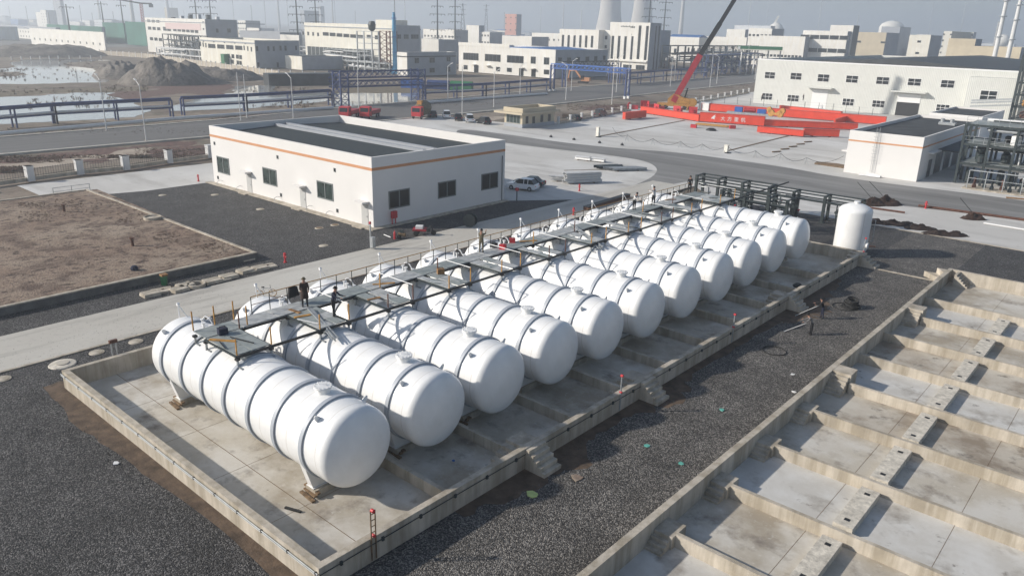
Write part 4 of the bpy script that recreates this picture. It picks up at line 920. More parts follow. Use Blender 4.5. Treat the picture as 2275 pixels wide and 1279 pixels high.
for i, (u0, v0, u1, v1) in enumerate(((742, 233, 768, 240), (914, 222, 940, 226))):
    a = A(u0, v0); hh = H(u0, v0, u0 + 2, 157 if i == 0 else 152)
    r = thing('gantry_tower', ['left', 'right'][i] + ' lattice tower of the tall dark blue gantry', 'tower', (a.x, a.y, -.3), 0, 'gantry towers')
    for x in (0, 3.4):
        for y in (0, 2.6): m_ = MB(); m_.box(x - .16, x + .16, y - .16, y + .16, 0, hh + .3); m_.build('column', M['blue'], r)
    for x in (0, 3.4):
        m_ = MB()
        for k in range(5): z0, z1 = hh * k / 5, hh * (k + 1) / 5; m_.bar((x, 0, z0), (x, 2.6, z1), .12); m_.bar((x, 2.6, z0), (x, 0, z1), .12); m_.bar((x, 0, z1), (x, 2.6, z1), .16)
        m_.build('bracing', M['blue'], r)
    m_ = MB()
    for k in range(5): z0, z1 = hh * k / 5, hh * (k + 1) / 5; m_.bar((0, 0, z0), (3.4, 0, z1), .12); m_.bar((3.4, 0, z0), (0, 0, z1), .12)
    m_.build('bracing', M['blue'], r)
def truss(name, label, p0, p1, z0, z1, wid, m, k):
    r = thing(name, label, 'gantry', (p0.x, p0.y, 0)); b = p1 - p0; b.z = 0; d = b.normalized(); nr = Vector((-d.y, d.x, 0)) * wid
    for s_ in (0, 1):
        o = nr * s_
        for z in (z0, z1): m_ = MB(); m_.bar((o.x, o.y, z), (b.x + o.x, b.y + o.y, z), .22, .25); m_.build('chord', M[m], r)
        m_ = MB()
        for i in range(k):
            q0, q1 = o + b * i / k, o + b * (i + 1) / k; m_.bar((q0.x, q0.y, z0), (q1.x, q1.y, z1), .13); m_.bar((q0.x, q0.y, z1), (q1.x, q1.y, z0), .13)
        m_.build('bracing', M[m], r)
    return r
ga, gb = A(742, 233), A(940, 224); hg = H(742, 233, 744, 160)
truss('gantry_bridge', 'upper truss bridge of the tall dark blue gantry', ga, gb, hg * .80, hg * 1.0, 2.6, 'blue', 16)
truss('gantry_bridge', 'lower truss bridge of the tall dark blue gantry', ga, gb, hg * .52, hg * .70, 2.6, 'blue', 16)
ga, gb = A(1222, 203), A(1388, 219)
hg = H(1388, 219, 1392, 160); hL = H(1222, 203, 1226, 143)
truss('gantry_bridge', 'bright blue truss crossing over the main road', ga, gb, hL * .86, hL * 1.02, 2.2, 'bblue', 18)
for i, q in enumerate((ga, gb)):
    r = thing('gantry_tower', ['left', 'right'][i] + ' pair of blue posts under the truss across the main road', 'tower', (q.x, q.y, -.2), 0, 'posts of the road gantry')
    for y in (0, 2.2): m_ = MB(); m_.box(-.25, .25, y - .25, y + .25, 0, hL); m_.build('column', M['blue'], r); m_ = MB(); m_.box(-.4, .4, y - .4, y + .4, 0, .9); m_.build('footing', M['pvc'], r)
    m_ = MB()
    for k in range(4): z0, z1 = hL * k / 4, hL * (k + 1) / 4; m_.bar((0, 0, z0), (0, 2.2, z1), .12)
    m_.build('bracing', M['blue'], r)
q = A(1256, 190); q2 = A(1372, 184)
truss('gantry_bridge', 'black truss bridge behind the bright blue one', q, q2, HV(1256, 150, q.xy.length), HV(1256, 138, q.xy.length), 2, 'black', 14)
for i, (u, v) in enumerate(((1249, 192), (1352, 183), (1371, 184))):
    q = A(u, v); r = thing('gantry_tower', ORD[i] + ' from the left of the dark posts under the black truss', 'tower', (q.x, q.y, -.3), 0, 'posts of the black truss'); h_ = HV(u, 138, q.xy.length)
    for y in (0, 2): m_ = MB(); m_.box(-.22, .22, y - .22, y + .22, 0, h_); m_.build('column', M['blue'], r)
    m_ = MB(); m_.bar((0, 0, h_ * .5), (0, 2, h_ * .5), .2); m_.build('cross_beam', M['blue'], r)
for i, (a_, b_) in enumerate((((-80, 309), (385, 268)), ((385, 268), (740, 243)), ((946, 231), (1215, 211)))):
    p, q = A(*a_), A(*b_); m_ = MB(); m_.tube((0, 0, .6), (q.x - p.x, q.y - p.y, .6), .42, 10); o_ = m_.build('pipeline', M['lampgrey'], None, True); o_.location = (p.x, p.y, -.2); tag(o_, 'thick pale pipeline lying along the low blue racks, %s from the left' % ORD[i], 'pipeline', 'pale pipelines by the road')
# dark green frame beside the last tank
def frame_rack(label, xs, y0, y1, h, m='steel'):
    r = thing('pipe_rack', label, 'pipe rack', (xs[0], y0, 0)); w_ = y1 - y0
    for x in xs:
        for y in (0, w_): m_ = MB(); m_.box(-.16, .16, -.16, .16, 0, h); m_.box(-.32, .32, -.32, .32, 0, .12); m_.build('column', M[m], r, loc=(x - xs[0], y, 0))
        for z in (h, h - .6): m_ = MB(); m_.bar((x - xs[0], 0, z - .08), (x - xs[0], w_, z - .08), .12, .16); m_.build('cross_beam', M[m], r)
    L = xs[-1] - xs[0]
    for y in (0, w_):
        for z in (h, h - .75): m_ = MB(); m_.bar((0, y, z - .08), (L, y, z - .08), .12, .16); m_.build('beam', M[m], r)
    return r, L, w_
rnd = random.Random(11)
fa, La, wa = frame_rack('taller dark green steel pipe frame with valves behind the last tank', [-47.3, -44.2, -40.9, -37.4], 91.0, 92.9, 4.3)
fb, Lb, wb2 = frame_rack('lower dark green steel pipe frame running towards the upright vessel', [-38.9, -35.8, -31.9, -27.8], 95.0, 96.7, 3.4)
fc, Lc, wc = frame_rack('dark green steel pipe frame with valves nearest the last tank', [-41.2, -38.2, -35.2, -33.0], 86.0, 88.0, 4.0)
for r, L, w_, h in ((fa, La, wa, 3.4), (fb, Lb, wb2, 2.7), (fc, Lc, wc, 3.2)):
    for k in range(9):
        x = rnd.uniform(.3, L - .3); y = rnd.uniform(.2, w_ - .2); hh = rnd.uniform(.7, h)
        m_ = MB(); m_.tube((0, 0, 0), (0, 0, hh), .08, 8); m_.tube((0, 0, hh), (rnd.uniform(-1.2, 1.2), 0, hh), .08, 8); m_.tube((0, -.25, hh * .6), (0, .25, hh * .6), .17, 10); m_.build('pipe', M['steel' if k % 3 else 'galv'], r, loc=(x, y, 0))
        if k % 2: m_ = MB(); m_.lathe([(.16, 0), (.2, .05), (.16, .1)], 12, 'Z', (0, 0, hh * .75)); m_.tube((0, 0, hh * .6), (0, 0, hh * .9), .03, 6); m_.build('valve_wheel', M['redp' if k % 4 == 1 else 'galv'], r, loc=(x + .2, y, 0))
    for k in range(3):
        m_ = MB(); y = w_ * (k + 1) / 4; m_.tube((.1, y, h * .9), (L - .1, y, h * .9), .09, 8); m_.build('pipe', M['galv' if k == 1 else 'steel'], r)
# process structure at the right edge
ps = thing('process_rack', 'dense three-level steel process rack full of pipes and vessels at the right edge', 'process rack', (-27.0, 139.5, 0))
for ix in range(7):
    for iy in range(3):
        m_ = MB(); m_.box(-.17, .17, -.17, .17, 0, 9.2); m_.build('column', M['steel'], ps, loc=(ix * 3.6, iy * 4, 0))
for z in (3.2, 6.2, 9.2):
    for iy in range(3): m_ = MB(); m_.bar((-.2, iy * 4, z), (22, iy * 4, z), .22, .32); m_.build('beam', M['steel'], ps)
    for ix in range(7): m_ = MB(); m_.bar((ix * 3.6, 0, z - .05), (ix * 3.6, 8, z - .05), .2, .3); m_.build('beam', M['steel'], ps)
    m_ = MB(); m_.box(.3, 21.5, .3, 7.8, z + .18, z + .22); m_.build('floor_grating', M['grating'], ps)
for z in (6.4, 9.4):
    m_ = MB()
    for hgt_ in (.55, 1.1): m_.bar((0, -.1, z + hgt_), (22, -.1, z + hgt_), .05)
    for k in range(16): m_.bar((k * 1.45, -.1, z), (k * 1.45, -.1, z + 1.1), .05)
    m_.build('guard_rail', M['galv'], ps)
for k in range(3): m_ = MB(); m_.bar((0, 0, .1 + 3 * k), (0, 4, 3.1 + 3 * k), .14); m_.bar((0, 4, .1 + 3 * k), (0, 0, 3.1 + 3 * k), .14); m_.build('brace', M['steel'], ps)
for k in range(52):
    x = rnd.uniform(.8, 21); y = rnd.uniform(.2, 7); z = rnd.choice([.1, 3.45, 6.45]); hh = rnd.uniform(1.0, 2.4); rr = rnd.choice([.12, .3, .5, .7])
    m_ = MB(); m_.lathe([(rr * .6, 0), (rr, .2), (rr, hh - .2), (rr * .5, hh)], 12, 'Z'); m_.build('vessel', M[rnd.choice(['galv', 'steel', 'rust', 'pvc', 'steel', 'steel', 'black', 'black'])], ps, loc=(x, y, z))
for k in range(14):
    z = rnd.choice([2.6, 5.6, 8.6, 9.6, 9.8]); y = rnd.uniform(-.2, 6); m_ = MB(); m_.tube((rnd.uniform(0, 6), y, z), (rnd.uniform(12, 22), y, z), rnd.choice([.1, .15, .25]), 8); m_.build('pipe', M[rnd.choice(['galv', 'galv', 'steel', 'pvc'])], ps)
for k in range(8):
    m_ = MB(); m_.bar((0, 0, 0), (0, 0, 2.9), .12); m_.build('post', M['galv'], ps, loc=(2.6 + k * 2.4, -4.2 + .0 * k, 0))
m_ = MB(); m_.bar((2.6, -4.2, 2.9), (19.4, -4.2, 2.9), .12, .16); m_.bar((2.6, -4.2, 1.7), (19.4, -4.2, 1.7), .08); m_.build('rail', M['galv'], ps)
for k in range(14): m_ = MB(); m_.lathe([(.28, 0), (.3, .5), (.16, .8), (.16, 1.4), (.3, 1.5), (.1, 1.8)], 10, 'Z'); m_.build('pump', M['steel' if k % 3 else 'rust'], ps, loc=(3.4 + k * 1.2, -3.2 + (k % 2) * .9, 0))
m_ = MB(); m_.box(2, 20, -4.6, -1.2, 0, .15); m_.build('plinth', M['conc'], ps)
# tall frame behind it with the sloping gallery
q = A(2238, 285)
tf = thing('tall_pipe_tower', 'tall dark steel tower with sloping pipe gallery at the right edge', 'tower', (q.x, q.y, 0)); ht = HV(2275, 112, q.xy.length)
for x in (0, 5):
    for y in (0, 5): m_ = MB(); m_.box(x - .3, x + .3, y - .3, y + .3, 0, ht + 3); m_.build('column', M['steel'], tf)
for k in range(7):
    z = 2.5 + k * 3; m_ = MB()
    for y in (0, 5): m_.bar((0, y, z), (5, y, z), .3)
    for x in (0, 5): m_.bar((x, 0, z), (x, 5, z), .3)
    m_.build('beam', M['steel'], tf)
    m_ = MB(); m_.bar((0, 0, z), (5, 0, z + 3), .2); m_.build('brace', M['steel'], tf)
    m_ = MB(); m_.lathe([(.8, 0), (1.1, .4), (1.1, 1.4), (.6, 1.8)], 10, 'Z', (2.8, 1.5, z + .2)); m_.build('vessel', M['yellow' if k in (3, 1) else 'rust'], tf)
a = onY(2150, 263, q.y - 2) - Vector((q.x, q.y, 0)); b = Vector((0, -2, HV(2238, 232, q.xy.length)))
m_ = MB()
for dz in (0, .9, 1.5): m_.bar((a.x, a.y, max(5, a.z) + dz), (b.x, b.y, b.z + dz), .35, .4)
m_.build('gallery', M['galv'], tf)
# ================================================================ BACKGROUND
def bpx(name, label, bl, bc, br, top, rows=(), erows=(), **k):
    """building from photo rows: base-left, base-corner, base-right, roof row at the corner"""
    c = A(*bc); xl = onY(*bl, c.y).x; yr = onX(*br, c.x).y; h = HV(top[0], top[1], c.xy.length)
    r = building(name, label, xl, c.x, c.y, yr, h, **k)
    if rows:
        for L, nx, nz in rows: wpx(r, 'S', c.y, 0, L, nx, nz)
    if erows:
        for L, nx, nz in erows: wpx(r, 'E', c.x, c.x - xl, L, nx, nz)
    return r, c, h
def row(u0, u1, n, w_, v0, v1, hh):
    return [(u0 + (u1 - u0) * i / max(1, n - 1) - w_ / 2, u0 + (u1 - u0) * i / max(1, n - 1) + w_ / 2, v0 + (v1 - v0) * i / max(1, n - 1), v0 + (v1 - v0) * i / max(1, n - 1) + hh) for i in range(n)]
bandk = dict(band=(.0, .01, .01))
r, c, h = bpx('factory_building', 'tall white factory building with pink panels at the upper left', (330, 115), (463, 127), (533, 124), (455, 43), [
    (row(331, 351, 3, 7, 44, 45, 6), 2, 1), (row(333, 353, 3, 7, 59.5, 61, 7), 2, 1), (row(337, 357, 3, 7, 83, 85, 7), 2, 1), (row(367, 376, 2, 8, 60, 61, 9), 2, 1), (row(389, 437, 6, 7.5, 61, 65, 9), 2, 1), ([(450, 453, 48, 51), (451, 454, 63, 67)], 1, 1)],
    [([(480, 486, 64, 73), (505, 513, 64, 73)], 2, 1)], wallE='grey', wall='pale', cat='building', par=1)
W_ = c.x - r.location.x; m_ = MB(); m_.box(-.2, W_ + .2, -.2, -.003, h - 2.4, h - 1.9); m_.box(W_ + .003, W_ + .2, -.003, 40, h - 2.4, h - 1.9); m_.build('cornice', M['grey'], r)
m_ = MB(); m_.box(W_ * .36, W_ * .93, -.12, -.003, h * .70, h * .87); m_.build('pink_panel', mat('pale_pink_panel', (.66, .52, .50), .8, .05), r)
for k in range(9): m_ = MB(); m_.box(-1, 1, -1, 1, 0, 1.6 + (k % 3)); m_.build('roof_unit', M['whiter' if k % 2 else 'steel'], r, loc=(W_ * (.35 + .07 * k), 6 + (k % 4) * 3, h - 1))
r, c, h = bpx('factory_building', 'two-storey white building with four wide windows, in front of the tall pink-panelled one', (448, 138), (570, 152), (668, 146), (563, 90), [
    (row(471, 531, 4, 16, 98, 102, 9.5), 2, 1), (row(446, 458, 3, 2.6, 93, 96, 10), 1, 1), (row(543, 559, 3, 2.8, 102, 105, 10), 1, 1), (row(452, 545, 5, 3, 91, 96, 2.5), 1, 1), (row(508, 518, 2, 6, 120, 121, 9), 2, 1), (row(528, 535, 2, 6, 122, 123, 9), 2, 1), (row(507, 517, 2, 6, 132, 133, 9), 2, 1), (row(529, 535, 2, 5, 135, 136, 9), 2, 1)],
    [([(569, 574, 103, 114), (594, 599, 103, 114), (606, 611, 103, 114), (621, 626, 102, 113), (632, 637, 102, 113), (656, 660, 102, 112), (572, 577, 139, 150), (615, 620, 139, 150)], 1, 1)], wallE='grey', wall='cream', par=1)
W_ = c.x - r.location.x; m_ = MB(); m_.box(-.25, W_ + .25, -.25, -.003, h - 1.7, h - 1.1); m_.box(W_ + .003, W_ + .25, -.003, 24, h - 1.7, h - 1.1); m_.build('cornice', M['grey'], r)
m_ = MB(); m_.box(W_ * .47, W_ * .53, -2.6, -.003, 0, 5.5); m_.build('green_porch', M['green'], r)
bpx('shed', 'low plain cream box building with grey side, in front of the chimney yard', (635, 150), (672, 156), (762, 152), (669, 126), wallE='grey', wall='cream', par=.4)
r, c, h = bpx('factory_building', 'tall cream factory hall on stilts with a strip of green windows, behind the blue flue', (680, 126), (873, 150), (935, 144), (868, 56), [
    (row(674, 707, 4, 4, 70, 73, 8), 1, 1), (row(724, 800, 6, 13, 72, 78, 8), 1, 1), ([(815, 824, 78, 86), (833, 840, 79, 88)], 1, 1)],
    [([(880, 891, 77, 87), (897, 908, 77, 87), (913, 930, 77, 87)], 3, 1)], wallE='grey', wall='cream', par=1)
W_ = c.x - r.location.x; m_ = MB(); m_.box(-.25, W_ + .25, -.25, -.003, h - 2.2, h - 1.7); m_.box(W_ + .003, W_ + .25, -.003, 20, h - 2.2, h - 1.7); m_.build('cornice', M['grey'], r)
m_ = MB(); m_.box(W_ * .03, W_ * .80, -.3, -.003, 0, h * .38); m_.build('open_undercroft', M['steel'], r)
m_ = MB()
for k in range(16): m_.box(W_ * (.03 + .05 * k), W_ * (.03 + .05 * k) + .5, -.5, -.302, 0, h * .38)
m_.build('stilt_row', M['galv'], r)
m_ = MB(); m_.box(W_ * .8, W_ * .98, 2, 12, h, h + 2.5); m_.build('penthouse', M['cream'], r)
r, c, h = bpx('factory_building', 'lower grey building with a row of square windows right of the blue flue', (883, 163), (905, 170), (1014, 160), (903, 117), [], [([(921, 931, 129, 141), (954, 966, 128, 140), (992, 1001, 127, 137), (954, 966, 151, 162), (992, 1001, 149, 160)], 2, 1)], wallE='grey', wall='pale', par=.8)
W_ = c.x - r.location.x; D_ = 30; m_ = MB(); m_.box(-.2, W_ + .2, -.2, -.003, h - 2, h - 1.6); m_.box(W_ + .003, W_ + .2, -.003, D_, h - 2, h - 1.6); m_.build('cornice', M['black'], r)
r, c, h = bpx('factory_hall', 'two-storey white hall with blue roof edge and large windows at upper centre', (1019, 160), (1232, 175), (1348, 166), (1232, 111), [
    ([(1029, 1063, 118, 134)], 6, 1), ([(1077, 1112, 121, 137), (1126, 1163, 124, 140.5)], 4, 1), ([(1179, 1190, 126, 142), (1208, 1220, 128, 144)], 2, 1),
    ([(1030, 1039, 145, 155), (1053, 1063, 145, 162), (1102, 1111, 149, 159), (1126, 1137, 151, 160.5), (1153, 1163, 152, 169), (1180, 1190, 154, 171), (1208, 1220, 155, 166)], 1, 1)],
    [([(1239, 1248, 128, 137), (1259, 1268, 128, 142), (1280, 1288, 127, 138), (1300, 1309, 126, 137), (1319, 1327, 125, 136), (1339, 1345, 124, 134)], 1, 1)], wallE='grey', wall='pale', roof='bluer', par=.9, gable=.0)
W_ = c.x - r.location.x; m_ = MB(); m_.box(-.1, W_ * .55, -.15, -.003, h - .3, h + 1.4); m_.build('raised_parapet', M['pale'], r)
m_ = MB(); m_.prismy([(W_ * .1, h - .8), (W_ - 1, h - .8), (W_ * .62, h + .5)], 8, 38); m_.build('roof', M['bluer'], r)
for k in (.18, .33, .68, .79): m_ = MB(); m_.box(W_ * k - 1.6, W_ * k + 1.6, -1.8, -.003, 3.6, 3.9); m_.build('canopy', M['pale'], r)
# white office block
r, c, h = bpx('office_building', 'tall white office block with vertical window strips and glazed ground floor', (1350, 150), (1437, 156), (1462, 154), (1441, 51), [
    ([(1414, 1420, 57, 132), (1430, 1436, 58, 134)], 1, 5), ([(1356, 1361.5, 80, 131), (1370, 1375.5, 80, 131), (1384, 1389.5, 81, 132), (1399, 1404, 81, 133)], 1, 3), ([(1384, 1403, 144, 152), (1412, 1432, 145, 155)], 3, 1)],
    [([(1449, 1452, 58, 155), (1456, 1459, 58, 155)], 1, 1)], wallE='grey', wall='pale', par=1)
W_ = c.x - r.location.x; m_ = MB(); m_.box(-.4, W_ * 1.0, -1.2, -.003, h * .16, h * .19); m_.build('ledge', M['pale'], r)
m_ = MB()
for k in range(9): m_.box(W_ * .28 + k * 1.1, W_ * .28 + k * 1.1 + .7, -.1, -.003, h * .90 - (.5 if k > 5 else 0), h * .90 + .5 + .25 * (k % 2))
m_.build('roof_lettering', M['steel'], r)
bpx('office_building', 'grey rear wing of the white office block', (1350, 150), (1440, 150), (1484, 147), (1445, 67), wallE='grey', wall='pale', par=.8)
cc = A(1326, 150); xl = onY(1240, 145, cc.y).x; h = HV(1326, 67, cc.xy.length)
r = building('office_building', 'long lower white wing with six vertical window strips, left of the office block', xl, cc.x, cc.y, cc.y + 16, h, 'pale', 'felt', .8)
wpx(r, 'S', cc.y, 0, [(1247.5, 1252.5, 78, 104), (1260, 1265, 78.5, 105), (1273, 1278, 79, 105), (1286, 1291, 79, 106), (1299, 1304, 79.5, 106), (1312, 1317, 80, 106)], 1, 3)
c2 = A(1350, 152); xl = onY(1326, 150, c2.y + 8).x
r = building('office_building', 'short recessed white link with square windows between office wing and block', xl, c2.x - 1, c2.y + 8, c2.y + 20, HV(1340, 67, c2.xy.length), 'pale', 'felt', .8)
wpx(r, 'S', c2.y + 8, 0, [(1330, 1335, 80, 88), (1344, 1349, 80, 88), (1329, 1334, 100, 107), (1343, 1348, 101, 108)], 1, 1)
# blue flue tower with brown lattice
q = A(878, 163); fh = HV(874, 26, q.xy.length)
r = thing('flue_stack', 'bright sky-blue flue stack rising beside a brown lattice tower', 'chimney', (q.x, q.y, -.3))
m_ = MB(); m_.lathe([(1.9, 0), (1.9, 1.5), (1.0, 3.6), (.95, fh * .5), (.85, fh * .85), (.6, fh)], 16, 'Z'); m_.build('stack', M['skyblue'], r, True)
for z in (.35, .6, .9): m_ = MB(); m_.lathe([(1.2, fh * z), (1.2, fh * z + .3)], 14, 'Z'); m_.build('flange', M['bblue'], r)
m_ = MB(); m_.tube((.4, .2, fh), (.4, .2, HV(877, -20, q.xy.length)), .2, 8); m_.build('mast', M['galv'], r)
for k, (u0, u1, m) in enumerate(((846, 868, 'rust'), (796, 845, 'galv'))):
    q = A(u0, 160); q2 = A(u1, 162); hh = HV(u0, 68, q.xy.length)
    r = thing('lattice_tower', ['brown lattice tower left of the blue flue', 'pale open scaffold frame in front of the cream hall'][k], 'tower', (q.x, q.y, -.3), 0); w_ = q2.x - q.x + (q2.y - q.y) * .2
    for x in (0, w_):
        for y in (0, 4): m_ = MB(); m_.box(x - .25, x + .25, y - .25, y + .25, 0, hh); m_.build('column', M[m], r)
    if k: m_ = MB(); m_.box(w_ * .45, w_ * .5, -.2, .2, 0, hh); m_.build('column', M[m], r)
    for j in range(7):
        z = hh * (j + 1) / 7; m_ = MB(); m_.bar((0, 4, z), (w_, 4, z), .25); m_.build('cross_beam', M[m], r); m_ = MB(); m_.bar((0, 0, z), (w_, 0, z), .25)
        if not k: m_.bar((0, 0, z), (w_, 0, z - hh / 7), .2); m_.bar((w_, 0, z), (0, 0, z - hh / 7), .2)
        m_.build('cross_beam', M[m], r)
    if k: m_ = MB(); m_.lathe([(.5, 0), (1.6, 1), (1.8, 3), (1.2, 4.5)], 12, 'Z', (w_ * .8, 2, hh)); m_.build('vessel', M['steel'], r)
# plant racks in front of the factories
rnd = random.Random(5)
def plant(label, u0, v0, u1, v1, h, lev, mats, n, dep=7):
    a, b = A(u0, v0), A(u1, v1); d = (b - a); L = d.length; ang = math.atan2(d.y, d.x)
    r = thing('plant_structure', label, 'process plant', (a.x, a.y, -.3), ang)
    nb = max(3, int(L / 8))
    for i in range(nb + 1):
        for y in (0, dep): m_ = MB(); m_.box(-.25, .25, -.25, .25, 0, h); m_.build('column', M[mats[0]], r, loc=(L * i / nb, y, 0))
    for k in range(lev):
        z = h * (k + 1) / lev; m_ = MB(); m_.box(0, L, -.3, 0, z - .5, z); m_.box(0, L, dep, dep + .3, z - .5, z); m_.build('beam', M[mats[0]], r)
        m_ = MB(); m_.box(0, L, 0, dep, z - .15, z - .05); m_.build('floor', M[mats[0]], r)
    for k in range(n):
        x = rnd.uniform(.5, L - 1); z = h / lev * rnd.randint(0, lev - 1); rr = rnd.uniform(.3, 1.2); hh = rnd.uniform(1, h / lev * .95)
        m_ = MB(); m_.lathe([(rr, 0), (rr, hh)], 10, 'Z'); m_.build('vessel', M[rnd.choice(mats)], r, loc=(x, rnd.uniform(.5, dep - .5), z), smooth=True)
    for k in range(n // 2):
        z = rnd.uniform(.3, .98) * h; x = rnd.uniform(0, L * .5); y = rnd.uniform(-.6, dep * .6); m_ = MB(); m_.tube((x, y, z), (x + rnd.uniform(.3, .5) * L, y, z), .25, 8); m_.build('pipe', M[rnd.choice(mats[1:])], r)
plant('dark open steel structure in front of the pink-panelled factory', 366, 122, 446, 131, HV(366, 74, A(366, 122).xy.length), 4, ['steel', 'galv', 'pvc', 'grey'], 30, 5)
plant('long pale pipe bridge in front of the left factories', 350, 130, 465, 140, HV(350, 103, A(350, 130).xy.length), 2, ['lampgrey', 'galv', 'pvc'], 12, 3)
plant('tangle of silver pipes and tanks below the cream hall', 664, 130, 800, 148, HV(664, 101, A(664, 130).xy.length), 3, ['galv', 'pvc', 'steel', 'galv'], 46, 6)
plant('silver process equipment at the foot of the scaffold frame', 762, 154, 866, 163, HV(762, 132, A(762, 154).xy.length), 2, ['galv', 'pvc', 'steel'], 26, 5)
plant('dark blue multi-level pipe rack behind the crane boom', 1566, 168, 1690, 156, HV(1566, 122, A(1566, 168).xy.length), 3, ['blue', 'galv', 'steel', 'blue'], 34, 5)
plant('dark pipe plant in the haze right of the office block', 1486, 152, 1680, 146, HV(1486, 100, A(1486, 152).xy.length), 3, ['steel', 'galv', 'pvc', 'rust'], 50, 6)
plant('dark blue truss rack behind the warehouse, left one', 1744, 134, 1850, 131, HV(1744, 99, A(1744, 134).xy.length), 3, ['blue', 'steel', 'galv'], 30, 5)
plant('teal and orange pipe rack behind the warehouse, right one', 1880, 126, 2092, 124, HV(1880, 98, A(1880, 126).xy.length), 2, ['green', 'steel', 'galv', 'pvc'], 34, 5)
# panel fence and earth heaps
fence('long pale panel fence in front of the left factories', [A(222, 122), A(330, 130), A(480, 152), A(620, 172), A(700, 176)], 6, .4, 2.9, 2.5, False, 'panel_fence')
fence('row of pale posts standing in the far pond', [A(26, 134), A(130, 132), A(225, 131)], 5, .3, 1.6, .15, False, 'post_row')
def heap(name, label, u0, u1, v, h, depth, m, seed=1, group=None, n=26):
    a, b = A(u0, v), A(u1, v); L = (b - a).length; c = (a + b) / 2; ang = math.atan2(b.y - a.y, b.x - a.x); rnd = random.Random(seed)
    from mathutils import noise
    m_ = MB(); vs = []
    for j in range(n + 1):
        for i in range(n + 1):
            x = (i / n - .5) * 2; y = (j / n - .5) * 2; rr = math.sqrt(x * x + y * y)
            k = min(1, max(0, 1 - rr) * 2.1) ** .8 * (.95 + .05 * math.sin(x * 26 + y * 5 + seed))
            e = noise.noise(Vector((x * 2.2 + seed * 7, y * 2.2, seed))) * .35 + noise.noise(Vector((x * 7 + seed, y * 7, 3))) * .12
            z = h * max(0, k * (1 + e)) - .05 if rr < 1 else -.25
            vs.append((x * L / 2 * (1 + e * .15), y * depth / 2, z))
    N = n + 1
    m_.add(vs, [(j * N + i, j * N + i + 1, (j + 1) * N + i + 1, (j + 1) * N + i) for j in range(n) for i in range(n)])
    o = m_.build(name, M[m], None, True); o.location = (c.x, c.y, -.3 if h > 1.6 or u0 < 700 else 0); o.rotation_euler = (0, 0, ang)
    return tag(o, label, 'heap', group)
heap('earth_heap', 'big ridged grey-brown earth heap by the left pond', 262, 480, 182, 7.6, 34, 'mud', 3, 'earth heaps by the ponds', 40)
heap('earth_heap', 'lower earth heap left of the big ridged one', 205, 330, 166, 4.6, 44, 'mud', 5, 'earth heaps by the ponds', 34)
heap('earth_heap', 'flat earth heap right of the big ridged one, before the panel fence', 395, 590, 174, 3.8, 30, 'mud', 8, 'earth heaps by the ponds', 34)
heap('earth_heap', 'long dark earth bank beyond the far pond', -60, 240, 122, 5.5, 60, 'mud', 9, 'earth heaps by the ponds', 34)
q = A(592, 188); t = thing('covered_stack', 'long dark grey covered stack beyond the right pond', 'stack', (q.x, q.y, -.3)); e_ = A(742, 186) - q
m_ = MB(); m_.bar((0, 0, 2), (e_.x, e_.y, 2), 8, 4.2); m_.build('cover', M['felt'], t)
m_ = MB(); m_.bar((0, 0, 4.12), (e_.x, e_.y, 4.12), 6, .1); m_.build('top_sheet', M['steel'], t)
q = A(975, 200)
for k, (dx, m, lb) in enumerate(((0, 'bblue', 'bright blue'), (9, 'blue', 'dark blue'), (17, 'green', 'dark green'))):
    t = thing('site_container', '%s material stack right of the tall gantry' % lb, 'container', (q.x + dx - 14, q.y + dx * .5, -.3), rad(30), 'stacks right of the gantry'); m_ = MB(); m_.box(-4, 4, -1.6, 1.6, 0, 2.4); m_.build('body', M[m], t); m_ = MB(); m_.prismx([(-1.8, 2.403), (1.8, 2.403), (0, 3.2)], -4.1, 4.1); m_.build('cover', M[m], t)
# reed beds round the ponds
blob('reed_bed', [(250, 212), (300, 222), (480, 215), (520, 195), (515, 186), (430, 187), (300, 188), (245, 192)], -.24, M['redweed'], .05, 4)
blob('reed_bed', [(0, 214), (120, 205), (330, 200), (330, 192), (150, 196), (0, 202), (-40, 205)], -.235, M['plant'], .06, 6)
blob('reed_bed', [(740, 205), (925, 205), (1000, 196), (940, 185), (740, 190)], -.235, M['plant'], .05, 7)
def tufts(name, label, areas, n, size, m, seed=1, kind='stuff', zz=0.0):
    rnd = random.Random(seed); m_ = MB(); tot = len(areas)
    for k in range(n):
        u0, v0, u1, v1 = areas[k % tot]; cx, cy = rnd.uniform(u0, u1), rnd.uniform(v0, v1); p = A(cx, cy, zz)
        s_ = size * rnd.uniform(.4, 1.3)
        for j in range(8):
            t = rnd.uniform(0, 2 * PI); dx, dy = math.cos(t) * s_, math.sin(t) * s_; ox, oy = rnd.uniform(-s_, s_) * .5, rnd.uniform(-s_, s_) * .5; hh = s_ * rnd.uniform(.3, .9)
            m_.add([(p.x + ox - dy * .12, p.y + oy + dx * .12, zz), (p.x + ox + dy * .12, p.y + oy - dx * .12, zz), (p.x + ox + dx * .7, p.y + oy + dy * .7, zz + hh)], [(0, 1, 2)], (k + j) % 2)
    me = m_.mesh(name, m, fix=False); o = bpy.data.objects.new(name, me); C.objects.link(o)
    return tag(o, label, 'plants', None, kind)
blob('mud_flat', [(-40, 186), (120, 184), (330, 180), (345, 200), (160, 205), (60, 212), (-40, 215)], -.237, M['land'], .08, 12)
blob('mud_flat', [(300, 225), (345, 235), (420, 222), (470, 212), (420, 205), (340, 212)], -.232, M['land'], .08, 13)
blob('mud_flat', [(-40, 160), (40, 158), (60, 166), (-40, 172)], -.232, M['land'], .08, 14)
